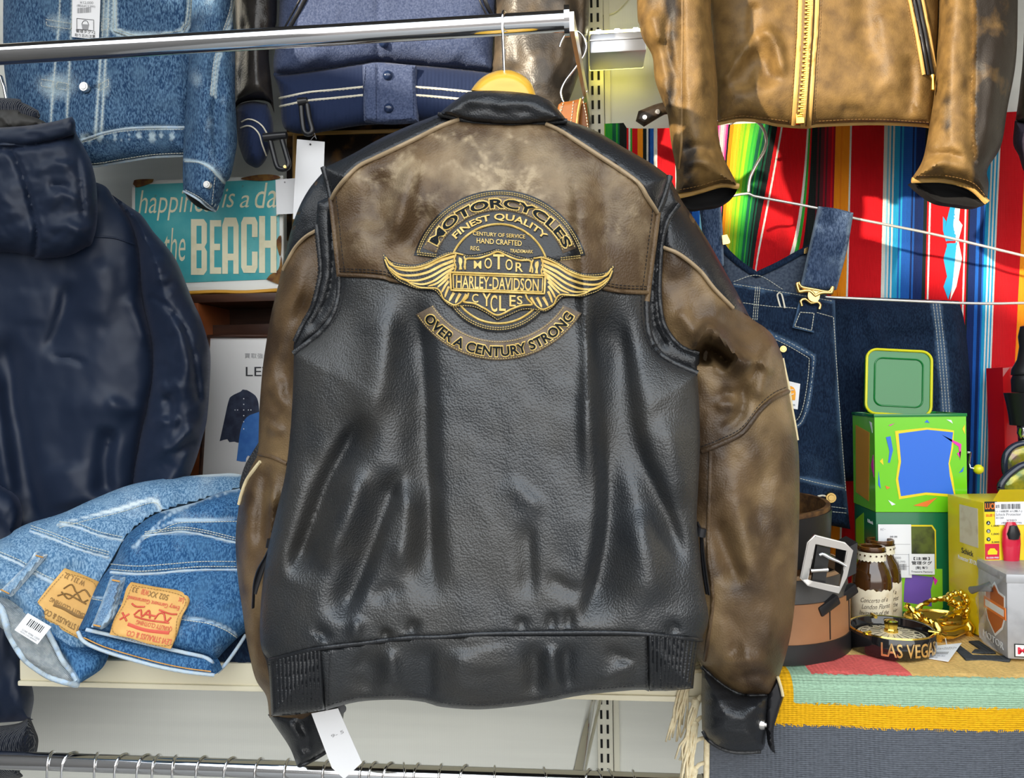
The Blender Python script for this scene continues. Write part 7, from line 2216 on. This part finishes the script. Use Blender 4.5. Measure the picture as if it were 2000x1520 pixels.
coil('band', cc, rad * .97, rad * .95, zt + 0.0885, zt + 0.122, 0.006, m_beltG, B2, flare=-0.02)
coil('pale_lining', cc, rad * .935, rad * .915, zt + 0.105, zt + 0.128, 0.004, m_beltedge, B2)
for (x, y) in ((1616, 1182), (1652, 1160)):
    c = V(x, y, cc.y - rad * .78 + (x - 1616) * 0.0012)
    Mx = Matrix.Translation(c) @ Matrix.Rotation(math.radians(28), 4, 'Z') @ Matrix.Rotation(math.radians(-24), 4, 'Y')
    box('plastic_clip', -0.020, 0.020, -0.006, 0.006, -0.008, 0.008, m_plblack, B2, 0.003, Mx)
B3 = thing('coiled_belt', 'broad brown belt with a large square silver buckle, on top of the stack', 'belt', (cc.x, cc.y, zt + .13), 'coiled belts on the rug')
c3 = cc + Vector((-0.01, 0.03, 0))
coil('band', c3, rad * .90, rad * .86, zt + 0.132, zt + 0.215, 0.007, m_beltR, B3, tilt=0.006, flare=0.03)
coil('black_face', c3, rad * .915, rad * .875, zt + 0.131, zt + 0.208, 0.004, m_beltB, B3, tilt=0.006, flare=0.03)
# buckle: an octagonal frame with a prong and a stud
YBk = 1.13
ob = [(1590, 1044), (1650, 1058), (1668, 1072), (1662, 1108), (1640, 1160), (1620, 1160), (1572, 1145), (1563, 1130), (1572, 1088), (1578, 1055)]
ob = [(1592, 1045), (1651, 1060), (1667, 1076), (1655, 1128), (1639, 1160), (1578, 1145), (1563, 1130), (1577, 1060)]
ibk = [(1594, 1063), (1654, 1076), (1640, 1146), (1578, 1134)]
def pl(pts, Y):
    return [V(x, y, Y) for x, y in pts]
bm = bmesh.new()
oc = [V(x, y, YBk) for x, y in ob]
ic = [V(x, y, YBk) for x, y in [(1593, 1063), (1640, 1073), (1654, 1076), (1647, 1112), (1640, 1146), (1590, 1136), (1578, 1134), (1587, 1092)]]
fo_, fi_ = [bm.verts.new(p) for p in oc], [bm.verts.new(p) for p in ic]
bo_, bi_ = [bm.verts.new(p + Vector((0, .006, 0))) for p in oc], [bm.verts.new(p + Vector((0, .006, 0))) for p in ic]
for i in range(8):
    j = (i + 1) % 8
    bm.faces.new((fo_[i], fo_[j], fi_[j], fi_[i]))
    bm.faces.new((bo_[i], bi_[i], bi_[j], bo_[j]))
    bm.faces.new((fo_[i], bo_[i], bo_[j], fo_[j]))
    bm.faces.new((fi_[i], fi_[j], bi_[j], bi_[i]))
bmesh.ops.bevel(bm, geom=[e for e in bm.edges if e.calc_length() > 0.01], offset=0.0012, segments=2, affect='EDGES')
bm_obj('buckle_frame', bm, m_steel, B3)
panel('buckle_strap', [(1596, 1066, 1), (1622, 1072, 1), (1612, 1140, 1), (1586, 1134, 1)], YBk + 0.012, m_beltB, B3, step=10, th=0.006, back=True)
tube('buckle_prong', path([(1600, 1084), (1606, 1082), (1622, 1090), (1640, 1098), (1653, 1106)], YBk - 0.004, 0, 5), [0.0022, 0.003, 0.0024, 0.002], m_chrome, B3, 8)
tube('buckle_stud', [V(1584, 1115, YBk - 0.002), V(1600, 1114, YBk - 0.003), V(1616, 1113, YBk)], [0.003, 0.0026, 0.0034], m_steel, B3, 8)
panel('strap_bridge', [(1655, 1070, 1), (1675, 1060, 1), (1672, 1120, 1), (1652, 1130, 1)], field(YBk + 0.02, None), m_beltB, B3, step=8, th=0.05, back=True)

# ------------------------------------------------------------------ souvenir ashtray
m_ceram = M_('black_ceramic', (0.008, 0.008, 0.009), 0.07, spec=0.6, coat=0.5)
m_dial = M_('cream_dial', (0.72, 0.62, 0.42), 0.35)
m_goldpr = M_('gold_print', (0.85, 0.58, 0.25), 0.22, metal=0.8)
ac = onz(1741, 1266, ZR + 0.002)
dep = (RC.transposed() @ (ac - Vector((0, 0, CAMZ)))).z * -1
RA = 79 * dep / F
AT = thing('ashtray', 'round black ceramic ashtray with gold LAS VEGAS lettering on its rim', 'ashtray', ac)
HA = 0.033
lathe('bowl', [(0, 0.0), (RA * .93, 0.0), (RA * .985, .004), (RA, HA * .5), (RA * .985, HA * .92), (RA * .96, HA), (RA * .92, HA * .98), (RA * .88, HA * .7), (RA * .84, .010), (RA * .80, .008), (0, .008)], m_ceram, AT, Matrix.Translation(ac), 64)
lathe('gold_rim', [(RA * .985, HA * .955), (RA * .965, HA * 1.02), (RA * .945, HA * 1.0)], m_gold2, AT, Matrix.Translation(ac), 64)
ad = ac + Vector((0, 0, .009))
lathe('dial', [(RA * .80, .0085), (RA * .78, .012), (RA * .30, .016), (0, .017)], m_dial, AT, Matrix.Translation(ad), 48)
for i in range(18):
    a = 2 * math.pi * i / 18
    d = Vector((math.cos(a), math.sin(a), 0))
    p0, p1 = ad + d * RA * .55 + Vector((0, 0, .0150)), ad + d * RA * .66 + Vector((0, 0, .0142))
    tube('dial_mark', [p0, p1], 0.0005 if i % 3 else 0.0011, m_ceram, AT, 5)
    tube('dial_line', [ad + d * RA * .25 + Vector((0, 0, .0165)), ad + d * RA * .5 + Vector((0, 0, .0152))], 0.0004, m_ceram, AT, 4)
lathe('dial_ring', [(RA * .705, .0128), (RA * .695, .0136), (RA * .685, .0136)], m_ceram, AT, Matrix.Translation(ad), 48)
lathe('centre_knob', [(RA * .17, .016), (RA * .17, .020), (RA * .145, .022), (RA * .165, .030), (RA * .165, .033), (RA * .10, .0345), (0, .0345)], m_gold2, AT, Matrix.Translation(ad), 8, 20)
for a in (math.radians(215), math.radians(95), math.radians(335)):
    p = ac + Vector((math.cos(a) * RA * .94, math.sin(a) * RA * .94, HA))
    tube('rest_notch', [p - Vector((math.cos(a), math.sin(a), 0)) * .008, p + Vector((math.cos(a), math.sin(a), 0)) * .006], 0.0028, m_gold2, AT, 10)
ang0 = math.atan2(-ac.y, -ac.x)
u, f, asp = glyphs('LAS VEGAS', 0.012)
vs2 = []
for q in u:
    a = ang0 - 0.22 + 1.42 * q[0]
    rr = RA * (0.992 + 0.008 * math.sin(math.pi * q[1])) + 0.0008 + q[2] * 0.0006
    vs2.append(ac + Vector((rr * math.cos(a), rr * math.sin(a), .0055 + .0205 * q[1])))
mk('rim_lettering', vs2, f, m_goldpr, AT, False)

# ------------------------------------------------------------------ gilt rope dish
GD = thing('gilt_dish', 'ornate gilt stand of twisted rope with scrolled feet and amber glass tray', 'dish', onz(1835, 1255, ZR))
gc = onz(1828, 1236, ZR)
dep = (RC.transposed() @ (gc - Vector((0, 0, CAMZ)))).z * -1
kg = dep / F
m_glassy = M_('honey_glass', (0.55, 0.36, 0.05), 0.08, trans=0.55, coat=0.4)


def rope(pts, r, name='rope'):
    q = [Vector(p) for p in pts]
    dense = []
    for a, b in zip(q[:-1], q[1:]):
        for i in range(5):
            dense.append(a.lerp(b, i / 5))
    dense.append(q[-1])
    out = []
    for ph in (0, math.pi):
        tw = []
        for i, p in enumerate(dense):
            t = (dense[min(i + 1, len(dense) - 1)] - dense[max(i - 1, 0)]).normalized()
            n1 = t.orthogonal().normalized()
            n2 = t.cross(n1)
            a = i * 0.9 + ph
            tw.append(p + (n1 * math.cos(a) + n2 * math.sin(a)) * r * .55)
        out.append(tube_vf(tw, r * .75, 6))
    V3, F3 = join(out)
    return mk(name, V3, F3, m_gold2, GD)


def gp(x, y, dy=0.0):
    return V(x, y, gc.y + dy)


lathe('glass_tray', [(0, .006), (52 * kg, .006), (56 * kg, .010), (57 * kg, .024), (54 * kg, .024), (53 * kg, .012), (0, .010)], m_glassy, GD, Matrix.Translation(gc) @ Matrix.Diagonal((1, .75, 1, 1)), 40)
lathe('tray_rim', [(57 * kg, .022), (58.5 * kg, .026), (56 * kg, .029), (54 * kg, .026)], m_gold2, GD, Matrix.Translation(gc) @ Matrix.Diagonal((1, .75, 1, 1)), 40)
rope([gp(1769, 1182, -.02), gp(1790, 1196, -.03), gp(1808, 1210, -.04), gp(1826, 1220, -.045)], 0.0042)
rope([gp(1782, 1200, .0), gp(1800, 1182, .01), gp(1820, 1173, .02), gp(1840, 1170, .025), gp(1862, 1172, .02)], 0.0036)
rope([gp(1826, 1218, -.045), gp(1848, 1208, -.03), gp(1870, 1194, -.01), gp(1884, 1180, .0)], 0.0044)
rope([gp(1880, 1160, .02), gp(1886, 1172, .01), gp(1888, 1184, .0), gp(1884, 1200, .0), gp(1886, 1214, .0)], 0.0046)
rope([gp(1845, 1170, .02), gp(1858, 1160, .02), gp(1874, 1158, .02), gp(1886, 1166, .01)], 0.004)
rope([gp(1852, 1178, .02), gp(1866, 1184, .01), gp(1874, 1192, .0)], 0.003)
for (x, y) in ((1856, 1163), (1866, 1159), (1876, 1158), (1884, 1164), (1888, 1174), (1850, 1170), (1862, 1176), (1872, 1180), (1786, 1212), (1830, 1232)):
    lathe('gilt_leaf', [(0, .006), (.004, .004), (.0058, 0), (.004, -.004), (0, -.006)], m_gold2, GD, Matrix.Translation(gp(x, y, .0)), 8, 60)
for (x, y, dy) in ((1888, 1238, -.01), (1826, 1240, -.045), (1784, 1222, .0)):
    tube('scroll_foot', [gp(x, y - 24, dy), gp(x + 6, y - 12, dy - .006), gp(x + 4, y - 2, dy - .006), gp(x + 8, y + 10, dy - .004), gp(x + 2, y + 16, dy), gp(x - 6, y + 10, dy)], [.006, .0085, .007, .0055, .0045, .003], m_gold2, GD, 10)
tube('gilt_skirt', [gp(1826, 1232, -.05), gp(1842, 1240, -.05), gp(1858, 1240, -.045), gp(1872, 1234, -.035), gp(1884, 1228, -.02)], 0.0072, m_gold2, GD, 10)
ty = onz(1848, 1285, ZR).y
GT = thing('price_tag', 'white price tag tied to the gilt dish beside the ashtray', 'tag', onz(1840, 1285, ZR))
tgv = [onz(1822, 1262, ZR + .004), onz(1878, 1256, ZR + .010), onz(1852, 1292, ZR + .003), onz(1814, 1286, ZR + .003)]
mk('tag_card', tgv + [p - Vector((0, 0, .0008)) for p in tgv], [(0, 3, 2, 1), (4, 5, 6, 7), (0, 1, 5, 4), (1, 2, 6, 5), (2, 3, 7, 6), (3, 0, 4, 7)], m_paper, GT, False)
def tb(u_, v_):
    a_ = tgv[3].lerp(tgv[2], u_)
    b_ = tgv[0].lerp(tgv[1], u_)
    return a_.lerp(b_, v_) + Vector((0, -.0004, .0006))
for s_, u0, u1, v0, v1, mm in (('\u30c8\u30ec\u30b8\u30e3\u30fc\u30d5\u30a1\u30af\u30c8\u30ea\u30fc', .06, .95, .62, .80, m_ink), ('2100 2456 7810', .1, .7, .20, .28, m_inkg), ('\u00a51,100', .1, .4, .06, .14, m_inkg)):
    u, f, asp = glyphs(s_)
    mk('print', [tb(u0 + (u1 - u0) * q[0], v0 + (v1 - v0) * q[1]) for q in u], f, mm, GT, False)
for i in range(16):
    u0 = .12 + i * .04
    mk('barcode_bar', [tb(u0, .34), tb(u0 + .018 * (1 + i % 2 * .5), .34), tb(u0 + .018 * (1 + i % 2 * .5), .50), tb(u0, .50)], [(0, 1, 2, 3)], m_inkg, GT, False)
tube('tag_string', [tb(.5, .93), gp(1846, 1245, -.05), gp(1840, 1228, -.045), gp(1832, 1218, -.045)], 0.0007, m_paper, GT, 5)
for dx in (0.03, lw - 0.03):
    tube('lid_hinge', [lp0 + Vector((dx - .008, -.002, 0)), lp0 + Vector((dx + .008, -.002, 0))], 0.0028, m_tinD, TN, 10)

# ------------------------------------------------------------------ yellow razor carton, grey tin in film, things at the right edge
m_yel = M_('yellow_card', (0.80, 0.63, 0.012), 0.35, coat=0.25)
m_redp = M_('red_plastic', (0.62, 0.012, 0.045), 0.15, coat=0.6)
m_film = M_('clear_film', (0.95, 0.95, 0.92), 0.12, trans=0.0, alpha=0.16, spec=0.8, bumps=(('noise', 25, 0.8, 0.02),))
m_greytin = M_('grey_metal_print', (0.42, 0.42, 0.43), 0.35, metal=0.2, col2=(0.30, 0.30, 0.31), cscale=25, cdet=6, clo=0.45, chi=0.7)
yb0 = onz(1925, 1253, ZR)
YY = yb0.y
yz0 = CAMZ + ZR + 0.003
yx0 = yb0.x
yz1 = V(1920, 982, YY).z
YX = thing('razor_carton', 'yellow display carton with red plastic blister and white price sticker', 'box', (yx0 + .08, YY + .06, yz0))
Myc = Matrix.Translation((yx0, YY, yz0)) @ Matrix.Rotation(math.radians(6), 4, 'Z')
Hy = yz1 - yz0
Wy, Dy = 0.20, 0.10
box('carton_body', 0, Wy, 0, Dy, 0, Hy, m_yel, YX, 0.001, Myc)
bm = bmesh.new()
for p in ((.02, .01, Hy), (Wy, .01, Hy), (Wy, .03, Hy + .016), (.045, .03, Hy + .016)):
    bm.verts.new(p)
bm.verts.ensure_lookup_table()
bm.faces.new(bm.verts)
bmesh.ops.solidify(bm, geom=list(bm.faces), thickness=0.001)
bm_obj('top_flap', bm, m_yel, YX, Myc)
kq = YY / 1.06 / F
fq = lambda x, y: ((x - 1920) * kq, (1253 - y) * kq)
Mfy = Myc @ Matrix.Translation((0, -0.0003, 0))
flat('strip_print', [fq(1921, 1100), fq(1949, 1100), fq(1949, 982), fq(1921, 982)], Mfy, m_pYel, YX, 0.0003)
flat('logo_block', [fq(1921, 1002), fq(1946, 1002), fq(1946, 982), fq(1921, 982)], Mfy, m_pBlk, YX, 0.0006)
textM('logo_lettering', 'LUCK', Mfy @ Matrix.Translation((fq(1922, 0)[0], -.0007, fq(0, 997)[1])), 23 * kq, 12 * kq, m_pOrg, YX, 0.02)
for i, yy in enumerate((1024, 1040, 1056)):
    c = fq(1928, yy)
    lathe('badge', [(0, .0004), (4 * kq, .0004), (4 * kq, 0)], m_pBlk, YX, Mfy @ Matrix.Translation((c[0], -.0004, c[1])) @ Matrix.Rotation(math.pi / 2, 4, 'X'), 16)
    textM('badge_letter', 'ABW'[i], Mfy @ Matrix.Translation((c[0] - 2 * kq, -.0009, c[1] - 2.5 * kq)), 4 * kq, 5 * kq, m_pWht, YX)
    textM('price_print', ['1,000', '1,000', '3,000'][i], Mfy @ Matrix.Translation((c[0] + 6 * kq, -.0005, c[1] - 8 * kq)), 15 * kq, 4 * kq, m_ink, YX)
textM('offer_print', '\u62bd\u9078\u3067', Mfy @ Matrix.Translation((fq(1923, 0)[0], -.0005, fq(0, 1012)[1])), 20 * kq, 6 * kq, m_pOrg, YX)
flat('red_print', [fq(1921, 1096), fq(1949, 1096), fq(1949, 1065), fq(1921, 1065)], Mfy, m_redp, YX, 0.0006)
flat('car_print', [fq(1926, 1086), fq(1944, 1086), fq(1945, 1080), fq(1939, 1074), fq(1931, 1074), fq(1926, 1080)], Mfy, m_pYel, YX, 0.0009)
textM('phone_print', '03-5500-9900', Mfy @ Matrix.Translation((fq(1923, 0)[0], -.0008, fq(0, 1094)[1])), 24 * kq, 3.5 * kq, m_pWht, YX)
# blister with razor handles
for x0 in (1952, 2000, 2048):
    c = fq(x0 + 18, 1064)
    lathe('razor_handle', [(0, .034), (8 * kq, .034), (17 * kq, .020), (18 * kq, .0), (15 * kq, -.030), (10 * kq, -.036), (0, -.036)], m_redp, YX, Mfy @ Matrix.Translation((c[0], -.004, c[1])) @ Matrix.Diagonal((1, .5, 1, 1)), 20)
    lathe('razor_head', [(0, .030), (7 * kq, .029), (13 * kq, .016), (10 * kq, .008), (0, .006)], m_plblack, YX, Mfy @ Matrix.Translation((c[0], -.010, c[1])) @ Matrix.Diagonal((1, .5, 1, 1)), 20)
Msy = Myc @ frame_of((0, -1, 0), (1, 0, 0), (0, 0, 1), (-0.0003, Dy, 0))
flat('side_sticker', rect(.035, Hy - .075, .085, Hy - .012), Msy, m_label, YX, 0.0004)
textM('side_print', 'Schick', Msy @ Matrix.Translation((.04, -.0004, Hy - .092)), .032, .009, m_ink, YX)
textM('side_print', 'Protector 3D DIA', Msy @ Matrix.Translation((.03, -.0004, Hy - .104)), .055, .007, m_pWht, YX)
SK = thing('price_sticker', 'white barcode price sticker on the yellow carton front', 'tag', Myc @ Vector((.06, 0, Hy - .03)))
Msk = Myc @ Matrix.Translation((*[fq(1941, 1028)[0]], -.0012, fq(1941, 1028)[1]))
flat('sticker_card', rect(0, 0, 58 * kq, 45 * kq), Msk, m_paper, SK, 0.0005)
Msk2 = Msk @ Matrix.Translation((0, -.0006, 0))
barcode('barcode', Msk2, 12 * kq, 31 * kq, 52 * kq, 41 * kq, m_ink, SK, 5)
for s_, x_, z_, w_, h_ in (('\u96d1\u8ca8', 1, 33, 8, 7), ('U-18\u8af8\u8cc0 #1(\u8f38\u5165)', 1, 24, 52, 5), ('Schick Protector', 1, 18, 50, 5), ('3D DIA', 1, 12, 16, 4), ('\u00a5980', 22, 7, 20, 4), ('(\u7a0e\u8fbc\u00a51,078)', 12, 1.5, 40, 4.5)):
    textM('print', s_, Msk2 @ Matrix.Translation((x_ * kq, 0, z_ * kq)), w_ * kq, h_ * kq, m_inkg, SK)

g0 = onz(1968, 1292, ZR)
GX = thing('metal_box', 'scratched grey metal gift box with an orange shield logo, wrapped in clear film', 'box', (g0.x + .05, g0.y + .05, g0.z))
Mg = Matrix.Translation((g0.x, g0.y, CAMZ + ZR + .003)) @ Matrix.Rotation(math.radians(-4), 4, 'Z')
Hg = V(1968, 1128, g0.y).z - (CAMZ + ZR)
box('tin_body', 0, .15, 0, .10, 0, Hg, m_greytin, GX, 0.004, Mg)
box('lid_edge', -.001, .151, -.001, .101, Hg - .012, Hg + .002, m_greytin, GX, 0.003, Mg)
kg2 = g0.y / 1.06 / F
flat('plate_border', rect(12 * kg2, 5 * kg2, 110 * kg2, 31 * kg2), Mg, m_pBlk, GX, 0.0004)
flat('plate', rect(14 * kg2, 7 * kg2, 108 * kg2, 29 * kg2), Mg, m_pWht, GX, 0.0007)
textM('plate_lettering', 'MOTOR', Mg @ Matrix.Translation((18 * kg2, -.0008, 11 * kg2)), 84 * kg2, 14 * kg2, m_redp, GX, 0.03)
Mgs = Mg @ frame_of((0, -1, 0), (1, 0, 0), (0, 0, 1), (-.0004, .10, 0))
zc_, yc_ = Hg * .52, .062
for sc_, mm, tt in ((1.12, m_pWht, .0004), (1.0, M_('logo_orange', (0.50, 0.12, 0.02), 0.5), .0007)):
    sh = [(0, .036), (.012, .026), (.030, .024), (.030, .010), (.030, -.006), (.022, -.022), (0, -.038), (-.022, -.022), (-.030, -.006), (-.030, .010), (-.030, .024), (-.012, .026)]
    flat('shield_logo', [(yc_ + a * sc_, zc_ + b * sc_) for a, b in sh], Mgs, mm, GX, tt)
flat('shield_bar', rect(yc_ - .036, zc_ - .008, yc_ + .036, zc_ + .010), Mgs, m_pOrg, GX, .0010)
flat('shield_bar_face', rect(yc_ - .031, zc_ - .004, yc_ + .031, zc_ + .006), Mgs, m_pWht, GX, .0013)
textM('side_lettering', 'MOTOR', Mgs @ Matrix.Translation((.02, -.0004, .010)), .07, .010, m_pWht, GX)
# film gathered in a fold at the left
n = 14
vs_, fs_ = [], []
for i in range(n + 1):
    t = i / n
    for j in range(9):
        u_ = j / 8
        x_ = -.002 - .050 * math.sin(math.pi * min(1, t * 1.15)) * (1 - u_) ** 1.2 * (0.8 + .3 * math.sin(9 * t + 4 * u_)) - .004 * math.sin(17 * t + 9 * u_)
        vs_.append(Mg @ Vector((x_, .10 * u_ * .9, .004 + (Hg + .004) * t)))
for i in range(n):
    for j in range(8):
        a = i * 9 + j
        fs_.append((a, a + 1, a + 10, a + 9))
mk('clear_film', vs_, fs_, m_film, GX)
FT = V(1905, 1153, g0.y + .05)
tube('film_twist', [V(1897, 1153, g0.y + .06), V(1910, 1150, g0.y + .05), V(1936, 1146, g0.y + .04)], [.006, .0045, .008], M_('smoked_film', (0.12, 0.12, 0.12), 0.1, alpha=0.75, coat=.5), GX, 10)

# red box with a black bottle figure, and goggles, at the right edge
YR2 = 1.52
RB = thing('red_box', 'plain red cardboard box standing at the right edge of the shelf', 'box', V(1980, 850, YR2))
rbx = [(1958, 718, 1), (2090, 708, 1), (2090, 990, 1), (1962, 990, 1), (1962, 850)]
panel('box_front', rbx, YR2 + .02, M_('red_card', (0.75, 0.006, 0.012), 0.35, coat=.3), RB, step=20, th=0.06, back=True)
panel('worn_corner', [(1959, 719, 1), (1972, 718, 1), (1959, 736, 1)], YR2 + .02, M_('worn_pink', (0.75, 0.25, 0.25), 0.7), RB, step=6, th=0.001, off=0.0006)
FG = thing('black_figure', 'glossy black plastic figure in front of the red box, cut off by the right edge', 'figure', V(2005, 880, YR2 - .05))
fc = V(2012, 880, YR2 - .04)
kf = (YR2 - .04) / 1.07 / F
lathe('torso', [(0, 250 * kf), (14 * kf, 245 * kf), (18 * kf, 225 * kf), (16 * kf, 205 * kf), (20 * kf, 180 * kf), (30 * kf, 160 * kf), (31 * kf, 150 * kf), (28 * kf, 148 * kf), (31 * kf, 140 * kf), (30 * kf, 115 * kf), (0, 112 * kf)], m_plblack, FG, Matrix.Translation(fc), 24)
lathe('belt_flange', [(0, 112 * kf), (44 * kf, 114 * kf), (40 * kf, 96 * kf), (36 * kf, 70 * kf), (34 * kf, 50 * kf), (0, 46 * kf)], m_plblack, FG, Matrix.Translation(fc), 24)
lathe('hip', [(0, 50 * kf), (22 * kf, 48 * kf), (20 * kf, 20 * kf), (24 * kf, -20 * kf), (0, -24 * kf)], m_plblack, FG, Matrix.Translation(fc), 20)
lathe('silver_joint', [(0, 30 * kf), (10 * kf, 24 * kf), (12 * kf, 14 * kf), (8 * kf, 4 * kf), (0, 0)], m_chrome, FG, Matrix.Translation(V(2000, 860, YR2 - .075)), 12)
m_lens = M_('rainbow_lens', (0.10, 0.16, 0.03), 0.12, metal=.3, col2=(0.45, 0.40, 0.03), cscale=30, clo=.42, chi=.6, col3=(0.16, 0.04, 0.20), c3scale=22, c3lo=.5, c3hi=.62, coat=.6)
m_frame = M_('navy_frame', (0.018, 0.026, 0.045), 0.2, coat=.4)
SG = thing('goggles', 'dark framed goggles with iridescent green lenses at the right edge', 'goggles', V(1990, 950, 1.40))
l1 = [(1962, 905), (1966, 886), (1980, 872), (2000, 866), (2040, 864), (2060, 880), (2050, 906), (2010, 912), (1980, 922), (1966, 928)]
panel('lens', l1, field(1.44, l1, 0.012, 16), m_lens, SG, step=6, th=0.004)
cord('frame', l1, 1.435, 0.0055, m_frame, SG, step=6, n=10, closed=True)
l2 = [(1954, 952), (1964, 934), (1982, 918), (2000, 908), (2040, 900), (2080, 920), (2080, 960), (2000, 968), (1965, 966)]
panel('lens', l2, field(1.40, l2, 0.012, 16), m_lens, SG, step=6, th=0.004)
cord('frame', l2, 1.395, 0.006, m_frame, SG, step=6, n=10, closed=True)

# ------------------------------------------------------------------ lower rail, its bracket and the hooks on it
YL_ = 1.15
q0, q1 = V(-150, 1484, YL_), V(1372, 1531, YL_)
q0.z = q1.z = 0.5 * (V(100, 1490, YL_).z + V(1390, 1531, YL_).z)
LR = thing('lower_rail', 'chrome clothes rail at the bottom edge carrying a row of hanger hooks', 'rail', q1)
tube('rod', [q0, q0.lerp(q1, .5), q1], 0.0135, m_chrome, LR, 28)
tube('end_cap', [q1, q1 + Vector((.010, 0, 0))], 0.0145, m_plblack, LR, 20)
tube('diagonal_stay', [V(1158, 1352, YW - .03), V(1130, 1505, YL_ + .01), V(1127, 1530, YL_)], 0.0085, m_chrome, LR, 14)
tube('stay_wire', [V(1178, 1345, YW - .03), V(1138, 1520, YL_ + .02)], 0.003, m_upright, LR, 8)
hx = [101, 139, 190, 240, 283, 307, 343, 396, 451, 507, 562, 638, 709, 730, 760, 789, 815, 861, 907, 966, 1063, 1149, 1170, 1192, 1237]
src = None
rr = 0.0135 + 0.0018
for i, x in enumerate(hx):
    p = V(x, 1500, YL_)
    c = Vector((p.x, YL_, q0.z))
    tw = random.Random(i).uniform(-0.5, 0.35)
    if src is None:
        pts = [Vector((0, -0.004, -0.10)), Vector((0, -0.006, -0.05)), Vector((0, -rr - .001, -0.018))]
        for k in range(13):
            a = math.radians(-15 + -205 * k / 12)
            pts.append(Vector((0, -rr * math.cos(a), -rr * math.sin(a))))
        pts.append(Vector((0, rr + .003, -0.014)))
        vs_, fs_ = tube_vf(pts, 0.00175, 8)
        o = mk('hanger_hook', vs_, fs_, m_chrome)
        src = o
    else:
        o = src.copy()
        C.objects.link(o)
    o.location = c
    o.scale = (1, 1, 1)
    o.rotation_euler = (0, 0, tw)
    tag(o, 'chrome wire hanger hook hooked over the lower clothes rail', 'hanger hook', 'hanger hooks on the lower rail')
